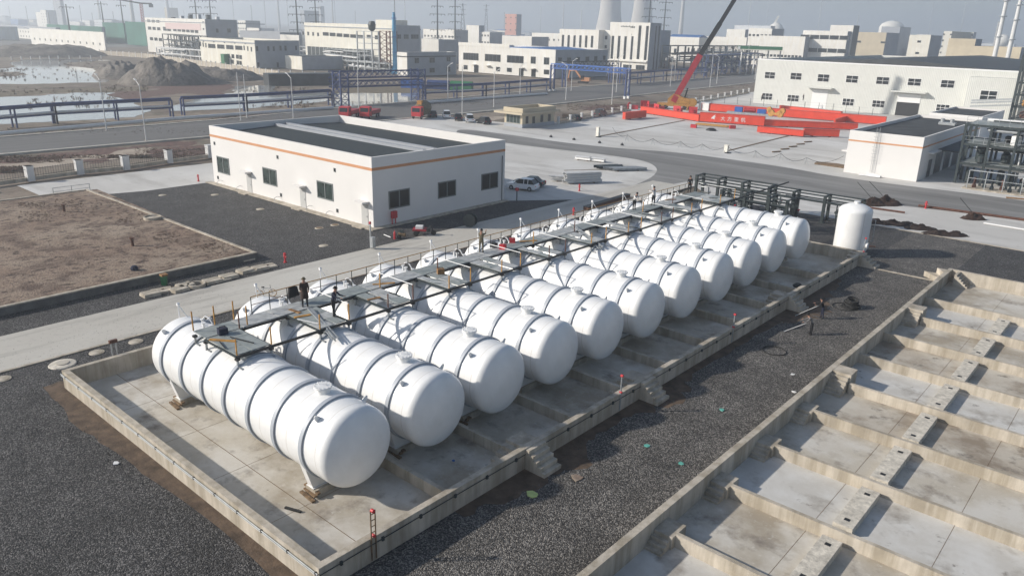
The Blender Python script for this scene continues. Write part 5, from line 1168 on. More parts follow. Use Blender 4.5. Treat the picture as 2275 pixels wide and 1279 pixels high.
tufts('marsh_grass', 'dark clumps of marsh grass in and around the ponds', [(0, 195, 300, 212), (20, 150, 230, 180), (0, 150, 60, 175), (60, 215, 260, 240), (240, 190, 330, 205), (130, 132, 230, 150), (520, 195, 720, 205), (560, 225, 700, 240)], 420, .8, [M['plant'], M['redweed']], 3, zz=-.25)
tufts('dry_weeds', 'dry reddish weeds along the main road', [(0, 285, 460, 302), (0, 345, 460, 352), (470, 258, 740, 268), (740, 236, 1200, 226), (950, 228, 1110, 236), (1260, 246, 1400, 232), (1250, 254, 1280, 262), (1420, 195, 1660, 188)], 2600, .38, [M['plant'], M['redweed']], 4, zz=-.15)
tufts('dry_weeds', 'dark reddish weeds on the strip between fence and main road', [(300, 330, 465, 352), (0, 350, 140, 362), (240, 345, 330, 352), (0, 370, 70, 385)], 1500, .3, [M['redweed'], M['plant']], 6, zz=-.15)
tufts('weed_patches', 'low dark red weeds scattered on the raised dirt lot', [(40, 470, 115, 494), (80, 456, 210, 480), (200, 442, 285, 465), (120, 442, 185, 460), (260, 465, 320, 495), (340, 515, 400, 540), (420, 535, 500, 555), (40, 450, 100, 462), (0, 520, 400, 640), (100, 470, 450, 580), (455, 540, 540, 575)], 1500, .13, [M['redweed'], M['plant']], 5, zz=.62)
for px in ([(-20, 352), (200, 338), (332, 326), (335, 344), (210, 356), (60, 372), (-20, 380)], [(1290, 246), (1400, 234), (1500, 222), (1500, 228), (1400, 240), (1300, 254)], [(1180, 258), (1120, 262), (1085, 268), (1090, 258)]): blob('bare_earth', px, -.153, M['bare'], .06, 3)
def wpatch(px, seed, m='redweed', z=-.15, n='weed_patch'): return blob(n, px, z + .006 * (seed % 4), M[m], .16, seed)
for i_, px in enumerate([[(0, 350), (140, 338), (300, 322), (440, 312), (440, 318), (300, 330), (150, 348), (0, 362)], [(330, 332), (400, 322), (465, 322), (465, 345), (400, 350), (335, 345)], [(180, 352), (235, 348), (250, 356), (200, 362)], [(480, 258), (700, 246), (740, 243), (740, 250), (500, 268)], [(950, 232), (1080, 228), (1080, 238), (960, 242)], [(1290, 236), (1400, 228), (1470, 222), (1470, 232), (1300, 248)], [(0, 372), (60, 366), (80, 376), (0, 386)]]): wpatch(px, i_ + 2)
rnd = random.Random(77); m_ = MB()
for k in range(5200):
    if k % 3 == 0: x, y = rnd.uniform(-60, -49.6), rnd.uniform(2, 30)
    elif k % 3 == 1: x, y = rnd.uniform(-50, -22), rnd.uniform(2, 13.4)
    else: x, y = rnd.uniform(-21.5, -14.8), rnd.uniform(8, 75)
    s_ = rnd.uniform(.02, .06); m_.add([(x - s_, y, .0), (x, y - s_, .0), (x + s_, y, .0), (x, y + s_, .0), (x + rnd.uniform(-.3, .3) * s_, y, s_ * 1.1)], [(0, 1, 4), (1, 2, 4), (2, 3, 4), (3, 0, 4)], k % 3 == 0)
me = m_.mesh('loose_stones', [mat('stone_dark', (.09, .088, .085), .9, .3, 2), mat('stone_pale', (.24, .23, .215), .9, .2, 2)], fix=False); o = bpy.data.objects.new('loose_stones', me); C.objects.link(o); tag(o, 'loose stones scattered on the dark gravel', 'stones', None, 'stuff')
# far buildings
def far(name, label, u0, uc, u1, vt, D, wall='pale', wallE=None, roof='felt', floors=0, cols=0, group=None, ed=None, par=.6, gable=0, ww=1.8, wz=1.5):
    c = AD(uc, D); x0 = onY(u0, 60 + (u0 - PW / 2) * .0265 + 3, c.y).x; y1 = onX(u1, 60 + (u1 - PW / 2) * .0265 + 3, c.x).y if u1 > uc + 1 else c.y + 25
    y1 = min(y1, c.y + (ed or 90)); h = HV(uc, vt, D)
    rows = [(h * (j + .35) / floors, min(wz, h / floors * .5), ww, fr(cols), 1, 1) for j in range(floors)] if floors and cols else ()
    return building(name, label, x0, c.x, c.y, y1, h, wall, roof, par, south=rows, group=group, wallE=wallE, gable=gable)
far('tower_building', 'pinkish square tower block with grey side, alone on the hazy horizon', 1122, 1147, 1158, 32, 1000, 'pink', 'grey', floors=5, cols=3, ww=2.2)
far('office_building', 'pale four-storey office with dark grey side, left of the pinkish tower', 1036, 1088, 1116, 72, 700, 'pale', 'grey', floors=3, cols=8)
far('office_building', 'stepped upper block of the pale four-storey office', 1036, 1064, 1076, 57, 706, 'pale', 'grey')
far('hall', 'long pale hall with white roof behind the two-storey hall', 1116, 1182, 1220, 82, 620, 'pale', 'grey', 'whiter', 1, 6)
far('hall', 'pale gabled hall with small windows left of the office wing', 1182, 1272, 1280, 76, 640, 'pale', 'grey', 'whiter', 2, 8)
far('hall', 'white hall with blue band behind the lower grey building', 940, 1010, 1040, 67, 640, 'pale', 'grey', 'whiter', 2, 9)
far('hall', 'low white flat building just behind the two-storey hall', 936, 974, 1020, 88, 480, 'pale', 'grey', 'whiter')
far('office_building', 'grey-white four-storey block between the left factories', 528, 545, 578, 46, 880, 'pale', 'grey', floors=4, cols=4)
far('office_building', 'small white two-storey building between the left factories', 547, 574, 580, 63, 700, 'pale', 'grey', floors=1, cols=4)
far('hall', 'long low hall with green roof edge between the left factories', 530, 620, 668, 72, 560, 'grey', 'grey', 'dark_roof')
far('hall', 'low pale hall with little square windows, left of the cream hall', 620, 662, 670, 79, 520, 'pale', 'grey', 'whiter', 1, 7)
far('warehouse', 'white hall with dark roof, upper right of the crane boom', 1614, 1655, 1662, 66, 640, 'pale', 'grey', 'grey', 2, 5)
far('warehouse', 'white stepped hall with large door, right of the crane boom', 1663, 1714, 1740, 64, 600, 'pale', 'grey', 'grey', 3, 6)
far('warehouse', 'low white hall with pale blue roof behind the petrol canopy', 1690, 1790, 1800, 82, 560, 'pale', 'grey', 'whiter', 1, 12)
far('warehouse', 'long low white hall at the foot of the crane boom', 1560, 1660, 1665, 84, 620, 'pale', 'grey', 'whiter', 1, 12)
far('warehouse', 'hall with bright blue roof left of the crane boom', 1484, 1555, 1575, 84, 600, 'pale', 'pale', 'bluer', par=-.2, gable=1.5)
far('warehouse', 'pale arched hall in the haze behind the crane boom', 1630, 1710, 1720, 58, 1000, 'whiter', 'grey', 'whiter')
r = far('factory_building', 'white three-storey concrete frame building above the warehouse roof', 1783, 1882, 1906, 70, 560, 'pale', 'grey', floors=3, cols=5, ww=6, wz=2.6)
far('factory_building', 'open rooftop frame on the white three-storey building', 1842, 1893, 1906, 57, 566, 'pale', 'steel', ww=8, floors=0)
far('factory_building', 'cream building with grey panel above the warehouse roof', 1905, 1968, 1997, 73, 700, 'beige', 'grey', floors=2, cols=2, ww=4)
far('factory_building', 'cream block with narrow centre window above the warehouse roof', 2020, 2067, 2092, 79, 640, 'cream', 'grey', floors=3, cols=1, ww=2.5)
far('warehouse', 'hall with steel-blue roof behind the cream buildings', 1955, 1996, 2020, 60, 900, 'grey', 'grey', 'bluer')
far('hall', 'long low grey hall in the haze at the far left edge', -60, 120, 130, 62, 800, 'grey', 'grey', 'grey', 1, 14)
far('hall', 'long low green-grey hall in the haze left of the netted blocks', 100, 222, 230, 60, 760, 'net', 'grey', 'whiter', 1, 10)
far('hall', 'row of tiny white huts before the netted blocks', 60, 225, 228, 72, 560, 'pale', 'grey', 'whiter', 1, 12)
far('apartment_building', 'cream apartment block with many storeys, upper right', 2094, 2112, 2160, 70, 900, 'cream', 'beige', floors=5, cols=2)
far('apartment_building', 'long cream apartment block in the haze, upper right', 2112, 2160, 2166, 72, 980, 'cream', 'grey', floors=5, cols=8)
far('factory_building', 'square beige building with two slit windows, above the warehouse roof', 2108, 2168, 2182, 87, 440, 'beige', 'grey', floors=0)
far('factory_building', 'long low beige building at the upper right edge', 2108, 2273, 2290, 106, 432, 'beige', 'grey', floors=1, cols=6, ww=6, wz=1.4)
for i, (u0, uc, u1, vt, D) in enumerate(((225, 272, 280, 52, 760), (276, 320, 326, 50, 700))):
    far('netted_building', ['paler', 'darker'][i] + ' block wrapped in green construction netting at the upper left', u0, uc, u1, vt, D, 'net', 'net', 'net')
far('tower_building', 'tall hazy blue-grey tower block at the upper left', 122, 138, 146, -8, 1500, 'grey', 'grey', floors=14, cols=3)
far('factory_building', 'small white and orange building in the haze, upper left', 80, 106, 110, 28, 1400, 'pale', 'beige')
far('tower_building', 'hazy slim tower block above the left factories', 708, 714, 722, 14, 1700, 'grey', 'grey')
rnd = random.Random(21); dist_n = 0
for k, u in enumerate(sorted(rnd.uniform(-60, 2330) for _ in range(105))):
    D = rnd.uniform(1000, 2600) if k % 4 else rnd.uniform(760, 980)
    base_v = 59.7 + (u - PW / 2) * .0265; 
    if D < 1000 and (u > 420 and u < 680): continue
    hh = rnd.uniform(6, 16) if k % 6 else rnd.uniform(18, 42); wpx_ = rnd.uniform(18, 60) * 900 / D * (1 if hh < 17 else .35)
    hh = min(hh, (22 + D * (9 if k % 6 else 20) / FPX) if D > 1000 else 11); c = AD(u, D); w_ = wpx_ * D / FPX
    m1 = rnd.choice(['pale', 'pale', 'grey', 'cream', 'whiter', 'beige', 'bluer'])
    m_ = MB(); m_.box(-w_, w_, 0, rnd.uniform(12, 30), 0, hh, 0)
    if hh < 16: m_.prismy([(-w_ - .3, hh + .003), (w_ + .3, hh + .003), (0, hh + 1.6)], -.3, 12, 1)
    for j in range(int(hh / 4)):
        for i in range(int(w_ / 3)): x = -w_ + 2 + i * (2 * w_ - 4) / max(1, int(w_ / 3) - 1) ; m_.box(x, x + 1.6, -.1, -.004, 1.5 + j * 4, 3 + j * 4, 2)
    o = m_.build('distant_building', [M[m1], M[rnd.choice(['whiter', 'grey', 'bluer', 'dark_roof'])], M['glass']]); o.location = c
    tag(o, 'hazy distant building, %s from the left along the horizon' % ORD[dist_n], 'building'); dist_n += 1; o['group'] = ( 'distant town buildings in the haze')
# cooling towers and chimneys
for k, (uc, D, r0) in enumerate(((1353, 1500, 30), (1424, 1560, 28))):
    c = AD(uc, D); Hh = 92
    t = thing('cooling_tower', ['left', 'right'][k] + ' of two huge pale cooling towers in the haze', 'cooling tower', c, 0, 'cooling towers')
    m_ = MB(); prof = [(r0 * (.60 + .42 * ((1 - z / 14.0) ** 2) * (1 if z < 14 else -.0)), Hh * z / 16) for z in range(0, 17)]
    m_.lathe(prof, 40, 'Z'); m_.build('shell', M['towerc'], t, True)
    m_ = MB(); m_.lathe([(prof[-1][0] + .6, Hh - 1.5), (prof[-1][0] + .6, Hh)], 40, 'Z'); m_.build('rim', M['towerc'], t, True)
for k, (u, D, w_, vt) in enumerate(((1512, 1700, 5, -20), (620, 1900, 3, -10), (222, 1900, 2.6, -10), (295, 1500, 3.4, -20), (375, 1800, 3.4, -10), (740, 1900, 2, -10), (1250, 2200, 2, 5), (2210, 1500, 1.6, 48))):
    c = AD(u, D); h = HV(u, vt, D); o = MB().lathe([(w_, 0), (w_ * .8, h * .5), (w_ * .65, h)], 16, 'Z').build('chimney', M['towerc'], None, True); o.location = c
    tag(o, 'slim pale chimney in the haze, %s from the left' % ORD[[4, 3, 0, 1, 2, 5, 6, 7].index(k) if 0 else sorted([1512, 620, 222, 295, 375, 740, 1250, 2210]).index(u)], 'chimney', 'hazy chimneys')
for k, (ub, vb, ut, vt) in enumerate(((2217, 112, 2244, -10), (2247, 112, 2272, 0))):
    D = 410; b = AD(ub, D); h = HV(ut, vt - 10, D)
    t = thing('steel_stack', ['left', 'right'][k] + ' of two slim white steel stacks at the upper right', 'chimney', b, 0, 'white steel stacks')
    m_ = MB(); m_.lathe([(1.0, 0), (.9, h * .6), (.7, h)], 14, 'Z'); m_.build('shaft', M['lampgrey'], t, True)
    for z in (.55, .75, .9): m_ = MB(); m_.lathe([(1.5, h * z), (1.5, h * z + .3)], 14, 'Z'); m_.build('ring_platform', M['galv'], t)
def pylon(label, u, vt, D, arms, lat=False, gr='power line pylons'):
    c = AD(u, D); h = HV(u, vt, D); t = thing('power_pylon', label, 'pylon', c, rad(40), gr)
    m_ = MB()
    if lat:
        for s_ in ((-1, -1), (1, -1), (1, 1), (-1, 1)): m_.bar((s_[0] * 4, s_[1] * 4, 0), (s_[0] * .5, s_[1] * .5, h), .5)
        for i in range(8): z = h * i / 8; q = 4 - 3.5 * i / 8; q2 = 4 - 3.5 * (i + 1) / 8; m_.bar((-q, -q, z), (q2, -q2, h * (i + 1) / 8), .3); m_.bar((q, -q, z), (-q2, -q2, h * (i + 1) / 8), .3)
    else: m_.tube((0, 0, 0), (0, 0, h), .8, 8, 0, .35)
    m_.build('mast', M['steel'], t)
    for k in range(arms):
        z = h - 2 - k * (h * .13); m_ = MB(); w_ = 5.5 if k % 2 == 0 else 4.2; m_.bar((-w_, 0, z), (w_, 0, z), .35)
        for x in (-w_, -w_ / 2, w_ / 2, w_): m_.bar((x, 0, z), (x, 0, z - 1.2), .25)
        m_.build('cross_arm', M['steel'], t)
    return t
PY = [(150, 10, 700, 1, 0), (228, 4, 800, 1, 0), (272, -6, 800, 2, 0), (437, -6, 640, 4, 0), (469, -4, 700, 4, 0), (660, -10, 560, 5, 0), (702, -4, 640, 5, 0), (972, -10, 600, 6, 0), (1011, -8, 640, 6, 0), (1028, 8, 1300, 3, 1), (1080, 10, 1500, 2, 1), (1440, -6, 620, 4, 0), (1474, 0, 700, 4, 0)]
for i, (u, vt, D, n, l) in enumerate(PY): pylon('dark power pylon with cross arms, %s from the left against the hazy sky' % ORD[i], u, vt, D, n, bool(l))
for i_, u in enumerate(sorted([22, 60, 180, 205, 252, 385, 410, 520, 560, 590, 640, 745, 790, 900, 1120, 1200, 1290, 1660, 1700, 1815, 1900, 2060, 2130])):
    D = 1500 + (u * 37) % 900; h = HV(u, 34 - (u * 13) % 38, D); o = MB().bar((0, 0, 0), (0, 0, h), 1.1).build('distant_mast', M['galv']); o.location = AD(u, D); tag(o, 'thin hazy mast on the horizon, %s from the left' % ORD[i_], 'mast', 'thin masts in the haze')
# tower crane
c = AD(317, 900); h = HV(317, 8, 900); t = thing('tower_crane', 'hazy tower crane with long jib at the upper left', 'tower crane', c, 0)
m_ = MB()
for x in (-1, 1):
    for y in (-1, 1): m_.bar((x, y, 0), (x, y, h), .35)
for i in range(14): z = h * i / 14; m_.bar((-1, -1, z), (1, -1, z + h / 14), .25); m_.bar((1, -1, z), (1, 1, z + h / 14), .25)
m_.build('mast', M['dred'], t)
dr = (AD(240, 900) - c).normalized()
m_ = MB(); m_.bar((0, 0, h), tuple(dr * 42 + Vector((0, 0, h + 6))), 1.2, 1.4); m_.build('jib', M['steel'], t)
m_ = MB(); m_.bar((0, 0, h), tuple(-dr * 10 + Vector((0, 0, h))), 1.2, 1.4); m_.bar(tuple(-dr * 7 + Vector((0, 0, h - 2))), tuple(-dr * 11 + Vector((0, 0, h - 2))), 2, 3); m_.build('counter_jib', M['steel'], t)
# silo with conveyor, dome, petrol canopy, road sign
c = AD(1722, 1300); t = thing('cement_silo', 'hazy domed silo with white sloping conveyor, upper right of the crane boom', 'silo', c); hs = HV(1722, 56, 1300)
m_ = MB(); m_.lathe([(13, 0), (13, hs * .8), (8, hs), (4, hs * 1.08), (.1, hs * 1.1)], 24, 'Z'); m_.build('silo', M['pale'], t, True)
d_ = (AD(1700, 1300) - c); m_ = MB(); m_.bar(tuple(d_ * 1.2), tuple(-d_ * .1 + Vector((0, 0, HV(1728, 36, 1300)))), 3, 3.2); m_.build('conveyor', M['pale'], t)
c = AD(1977, 1400); o = MB().lathe([(18, 0), (18, HV(1977, 60, 1400)), (15, HV(1977, 53, 1400)), (8, HV(1977, 48, 1400)), (.1, HV(1977, 46, 1400))], 28, 'Z').build('storage_dome', M['pale'], None, True); o.location = c; tag(o, 'pale round storage dome in the haze, upper right', 'tank')
c = AD(2228, 1500); o = MB().lathe([(.1, 10)] + [(10 * math.sin(PI * i / 10), 20 - 10 * math.cos(PI * i / 10)) for i in range(1, 10)] + [(.1, 30)], 20, 'Z').build('gas_sphere', M['pale'], None, True); o.location = c; tag(o, 'small white gas sphere in the haze between the two steel stacks', 'tank')
c0 = AD(1643, 470); c1 = AD(1742, 470); z0, z1 = HV(1690, 112, 470), HV(1690, 103.5, 470); t = thing('petrol_canopy', 'long green and white petrol station canopy behind the warehouse', 'canopy', c0); e_ = c1 - c0
m_ = MB(); m_.bar((0, 0, (z0 + z1) / 2), (e_.x, e_.y, (z0 + z1) / 2), 12, z1 - z0); m_.build('fascia', M['green'], t)
m_ = MB(); m_.bar((0, 0, z0 + .25), (e_.x, e_.y, z0 + .25), 12.1, .4); m_.build('yellow_edge', M['cream'], t)
nrm = Vector((-e_.y, e_.x, 0)).normalized() * -6.08
m_ = MB(); m_.bar(tuple(nrm + e_ * .01 + Vector((0, 0, z0 + 1.0))), tuple(nrm + e_ * .06 + Vector((0, 0, z0 + 1.0))), .1, 1.6); m_.build('emblem_panel', M['pvc'], t)
for k in (.1, .4, .7, .97): m_ = MB(); m_.bar(tuple(e_ * k), tuple(e_ * k + Vector((0, 0, z0))), .6); m_.build('column', M['pvc'], t)
q = A(1751, 140); t = thing('road_sign', 'blue road sign standing behind the warehouse corner', 'sign', (q.x, q.y, 0)); hq = HV(1751, 124, q.xy.length)
m_ = MB(); m_.box(-.12, .12, -.12, .12, 0, hq); m_.build('post', M['lampgrey'], t); m_ = MB(); m_.box(-2.3, 2.3, -.2, -.13, hq - 1.5, hq); m_.build('panel', M['bblue'], t)
# ================================================================ PEOPLE
def person(label, base, rz, lean=0.0, arms=((.25, -.1), (.25, -.1)), legs=(0.0, 0.0), top='cblack', bottom='cblack', cap=None, s_=1.0, crouch=0.0, coat=False):
    """arms: (shoulder swing forward, elbow bend) in radians; legs: swing of each thigh; faces local +X"""
    t = thing('person', label, 'person', base, rz, 'workers on the site')
    V, E_, R, K = [], [], [], []
    def v(p, r, k, par=None):
        V.append(Vector(p)); R.append(r); K.append(k)
        if par is not None: E_.append((par, len(V) - 1))
        return len(V) - 1
    hz = .92 - crouch; pel = v((0, 0, hz), .135, 'b')
    def up(d, z=0): return Vector((math.sin(lean) * d, 0, math.cos(lean) * d))
    sp = v(Vector((0, 0, hz)) + up(.25), .125, 't', pel); ch = v(Vector((0, 0, hz)) + up(.45), .145, 't', sp); nk = v(Vector((0, 0, hz)) + up(.58), .055, 's', ch)
    hd0 = v(Vector((0, 0, hz)) + up(.66), .085, 's', nk); hd1 = v(Vector((0, 0, hz)) + up(.76), .092, 's', hd0); v(Vector((0, 0, hz)) + up(.82), .06, 's', hd1)
    v(V[hd0] + Vector((math.cos(lean) * .1, 0, .01)), .02, 's', hd0)
    for i, sg in enumerate((-1, 1)):
        sw, eb = arms[i]
        sh = v(V[ch] + Vector((0, sg * .19, .04)), .07, 't', ch)
        a = sw; el = v(V[sh] + Vector((math.sin(a) * .28, sg * .05, -math.cos(a) * .28)), .05, 't', sh)
        a2 = sw + eb; wr = v(V[el] + Vector((math.sin(a2) * .25, -sg * .03, -math.cos(a2) * .25)), .032, 't', el)
        d = Vector((math.sin(a2), 0, -math.cos(a2))); pm = v(V[wr] + d * .07, .032, 's', wr)
        for f in range(4): q = v(V[pm] + d * .045 + Vector((0, (f - 1.5) * .021, 0)), .010, 's', pm); v(V[q] + d * (.035 - .004 * abs(f - 1)) + Vector((d.z * -.02, 0, d.x * .02)), .008, 's', q)
        q = v(V[wr] + d * .05 + Vector((0, -sg * .04, 0)), .011, 's', wr); v(V[q] + d * .03, .009, 's', q)
        hp = v((0, sg * .10, hz - .06), .105, 'b', pel); L = legs[i]; kn = v((math.sin(L) * .42 + crouch * .5, sg * .12, hz - .06 - math.cos(L) * .42 + crouch * .45), .068, 'b', hp)
        an = v((math.sin(L) * .42 - math.sin(max(0, -L)) * .3, sg * .13, .09), .045, 'b', kn); v((V[an].x + .14, sg * .14, .045), .045, 'f', an); v((V[an].x - .05, sg * .13, .04), .04, 'f', an)
    me = bpy.data.meshes.new('body'); me.from_pydata([p * s_ for p in V], E_, [])
    o = bpy.data.objects.new('body_tmp', me); C.objects.link(o)
    m_ = o.modifiers.new('s', 'SKIN'); 
    for i, sv in enumerate(me.skin_vertices[0].data): sv.radius = (R[i] * s_, R[i] * s_); sv.use_root = (i == 0)
    m2 = o.modifiers.new('u', 'SUBSURF'); m2.levels = 1
    bpy.context.view_layer.update()
    nm = bpy.data.meshes.new_from_object(o.evaluated_get(bpy.context.evaluated_depsgraph_get())); bpy.data.objects.remove(o)
    nm.materials.clear(); ms = [M[top], M[bottom], M['skin'], M['rubber']]
    for q in ms: nm.materials.append(q)
    idx = {'t': 0, 'b': 1, 's': 2, 'f': 3}; segs = [(V[a] * s_, V[b] * s_, K[b]) for a, b in E_]
    for p in nm.polygons:
        c = p.center; best = None
        for a, b, k in segs:
            ab = b - a; tt = max(0, min(1, (c - a).dot(ab) / max(1e-9, ab.length_squared))); dd = (c - a - ab * tt).length
            if best is None or dd < best[0]: best = (dd, k)
        p.material_index = idx[best[1]]; p.use_smooth = True
    nm.name = 'body'; b = bpy.data.objects.new('body', nm); C.objects.link(b); b.parent = t
    hc = (V[hd1] + Vector((0, 0, .015))) * s_
    m_ = MB(); m_.lathe([(.001, .13), (.07, .115), (.105, .06), (.112, 0), (.10, -.04)][::-1], 12, 'Z', tuple(hc)); 
    if cap: m_.lathe([(.11, .02), (.16, .0), (.11, -.005)], 12, 'Z', tuple(hc))
    m_.build('cap' if cap else 'hair', M[cap or 'cblack'], t, True)
    if coat:
        m_ = MB(); m_.lathe([(.26, hz - .35), (.23, hz - .05), (.19, hz + .2), (.21, hz + .42)], 12, 'Z', caps=False); m_.build('coat', M[top], t, True)
    return t
W = lambda u, v: A(u, v, PZ - .02)
person('man in long dark coat and olive hat standing on the walkway', W(678, 681), rad(-30), .08, ((.5, .9), (.4, .8)), (0, .1), 'cbrown', 'cblack', 'colive', 1.08, coat=True)
person('man all in black leaning forward on the walkway beside the long-coated man', W(742, 702), rad(25), .22, ((.9, .6), (.8, .7)), (.15, -.1), 'cblue', 'cblack', 'cblack', 1.08)
person('man in khaki clothes with raised arms in the middle of the walkway', W(1069, 561), rad(120), .05, ((1.5, .6), (1.3, .9)), (0, .1), 'colive', 'colive', None, 1.06)
person('man in white shirt bending over at the far part of the walkway', A(1408, 466, PZ - .02), rad(-20), .45, ((1.0, .4), (.9, .5)), (.1, 0), 'cwhite', 'cblack', None, 1.05)
person('man in white shirt standing upright at the far part of the walkway', A(1451, 456, PZ - .02), rad(160), .05, ((1.3, .3), (1.0, .8)), (0, .1), 'cwhite', 'cblack', None, 1.08)
person('man in dark clothes standing at the far end of the walkway by the pipe rack', A(1531, 428, PZ - .02), rad(-60), .05, ((.4, .8), (.3, .5)), (0, .05), 'cblack', 'cblack', 'cbrown', 1.05)
w1 = A(1825, 707.5); w2 = A(1801, 743)
person('man in black jacket shovelling on the gravel lane, farther of two', w1, rad(205), .32, ((.9, .5), (.6, .9)), (.12, -.12), 'cblack', 'cblue', None, 1.04)
person('man in grey jacket stooping with a shovel on the gravel lane', w2, rad(205), .55, ((.8, .5), (.6, .6)), (.1, -.05), 'cgrey', 'cblack', None, 1.02)
for k, (u, v, z, lb) in enumerate(((1689, 243, 2.6, 'dark figure standing on the girders behind the white lettering'), (1782, 241, 2.4, 'dark figure standing on the farthest girder'))):
    p = A(u, v); p.z = z; person(lb, p, rad(60 + 90 * k), .15, ((.6, .5), (.4, .6)), (0, .1), 'cblack', 'cblack', None, 1.1)
def shovel(label, a, b):
    t = thing('shovel', label, 'shovel', a); d = Vector(b) - Vector(a)
    m_ = MB(); m_.tube((0, 0, 0), tuple(d), .022, 6); m_.build('handle', M['lampgrey'], t); m_ = MB(); dn = d.normalized(); m_.bar(tuple(d), tuple(d + dn * .3), .24, .02); m_.build('blade', M['galv'], t)
shovel('long-handled shovel held by the farther labourer in black', w1 + Vector((-.22, -.3, 1.2)), w1 + Vector((-1.7, -.85, .1)))
shovel('long-handled shovel held by the nearer labourer in grey', w2 + Vector((-.35, -.35, .95)), w2 + Vector((-1.6, -.8, .12)))
# ================================================================ SMALL THINGS
def obj1(name, label, cat, p, parts, rz=0, group=None):
    t = thing(name, label, cat, p, rz, group)
    for nm, fn, mt in parts: mb = MB(); fn(mb); mb.build(nm, M[mt], t, nm in ('tyre', 'ring', 'heap'))
    return t
def ringm(R_, r_, n=20): return lambda m: m.lathe([(R_ - r_, 0), (R_ - r_, 2 * r_), (R_, 2 * r_), (R_, 0), (R_ - r_, 0)], n, 'Z', caps=False)
def bike():
    t = thing('bicycle', 'white and orange bicycle parked on the concrete road beyond the walkway', 'bicycle', A(592, 660), rad(60))
    for x in (-.53, .53):
        m_ = MB(); 
        for i in range(20): a, b = 2 * PI * i / 20, 2 * PI * (i + 1) / 20; m_.bar((x + .31 * math.cos(a), 0, .34 + .31 * math.sin(a)), (x + .31 * math.cos(b), 0, .34 + .31 * math.sin(b)), .045)
        wv = m_.build('wheel', M['yellow'], t); m_ = MB()
        for i in range(6): a = PI * i / 6; m_.bar((x - .3 * math.cos(a), 0, .34 - .3 * math.sin(a)), (x + .3 * math.cos(a), 0, .34 + .3 * math.sin(a)), .008)
        m_.build('spokes', M['galv'], wv)
    m_ = MB(); P_ = dict(bb=(-.05, 0, .3), st=(-.2, 0, .8), hd=(.38, 0, .82), rw=(-.53, 0, .34), fw=(.53, 0, .34))
    for a, b in (('bb', 'st'), ('st', 'hd'), ('bb', 'hd'), ('bb', 'rw'), ('rw', 'st'), ('hd', 'fw')): m_.bar(P_[a], P_[b], .045)
    m_.build('frame', M['pvc'], t); m_ = MB(); m_.bar((.36, -.3, 1.0), (.36, .3, 1.0), .03); m_.bar((.38, 0, .82), (.36, 0, 1.0), .03); m_.build('handlebar', M['black'], t)
    m_ = MB(); m_.box(-.34, -.1, -.07, .07, .88, .94); m_.bar((-.2, 0, .8), (-.21, 0, .9), .03); m_.build('saddle', M['black'], t)
bike()
obj1('jacket', 'black jacket hung over the walkway railing left of the man in the long coat', 'jacket', Vector((XB0, A(648, 652, PZ + .6).y, PZ + .35)), [('body', lambda m: m.prismx([(-.28, 0), (.28, .05), (.24, .72), (-.2, .72)], -.08, .08), 'cblack'), ('sleeve', lambda m: m.bar((0, .3, .65), (0, .42, .05), .14), 'cblack')])
for k, (u, v, lb) in enumerate(((634, 583, 'beside the concrete road opposite the second tank'), (441, 403, 'at the far left corner of the workshop'), (1287, 424, 'beside the stack of silver beams'), (2056, 463, 'beside the long rusty pipe at the right'), (1274, 478, 'near the basin behind the far walkway'))):
    obj1('fire_hydrant', 'red standing hydrant ' + lb, 'hydrant', A(u, v), [('body', lambda m: m.lathe([(.16, 0), (.16, .1), (.10, .12), (.10, .75), (.15, .8), (.12, .95), (.03, 1.0)], 12), 'redp'), ('outlet', lambda m: m.tube((-.22, 0, .6), (.22, 0, .6), .06, 8), 'redp')], 0, 'red hydrants')
obj1('litter_bin', 'green wheelie bin with cardboard on top, below the raised dirt lot', 'bin', A(366, 633), [('body', lambda m: m.lathe([(.26, 0), (.36, .85)], 4), 'green'), ('cardboard', lambda m: m.box(-.3, .25, -.25, .3, .853, 1.0), 'timber'), ('wheel', lambda m: m.tube((-.3, -.2, .08), (-.3, .2, .08), .08, 8), 'rubber')])
SL = [(334, 656, .9, 1), (362, 647, 1.0, 0), (398, 646, .9, 2), (412, 637, .9, 2), (472, 627, 1.0, 1), (490, 622, 1.0, 0), (508, 617, 1.0, 1), (545, 604, .9, 2), (562, 601, .9, 0), (578, 598, .9, 1), (595, 593, .9, 0), (548, 577, .8, 1)]
for i, (u, v, s_, k) in enumerate(SL):
    obj1('concrete_slab', 'pale concrete paving slab lying by the road, %s from the left' % ORD[i], 'slab', A(u, v), [('slab', lambda m: m.box(-.75 * s_, .75 * s_, -.55, .55, 0, .16), 'conc'), ('slab', lambda m: m.box(-.7 * s_, .7 * s_, -.5, .55, .163, .28), 'conc')] if k else [('slab', lambda m: m.box(-.8 * s_, .8 * s_, -.6, .6, 0, .17), 'conc'), ('lifting_eye', lambda m: m.box(-.1, .1, -.02, .02, .17, .24), 'rust')], rad(82 + 7 * k), 'loose paving slabs')
obj1('concrete_ring', 'grey concrete manhole ring between the paving slabs', 'ring', A(437, 636), [('ring', ringm(.75, .14), 'conc')])
obj1('concrete_ring', 'grey concrete manhole ring on the edge of the raised dirt lot', 'ring', A(339, 486, .62), [('ring', ringm(.95, .14), 'conc'), ('lid', lambda m: m.lathe([(.78, .1), (.78, .16)], 20), 'conc')])
obj1('manhole', 'white painted manhole collar with grey lid in the gravel at the left', 'manhole', A(139, 809), [('collar', lambda m: m.lathe([(.85, 0), (.8, .06), (.5, .1)], 28), 'plinthc'), ('lid', lambda m: m.lathe([(.42, .1), (.40, .15)], 24), 'concfloor')])
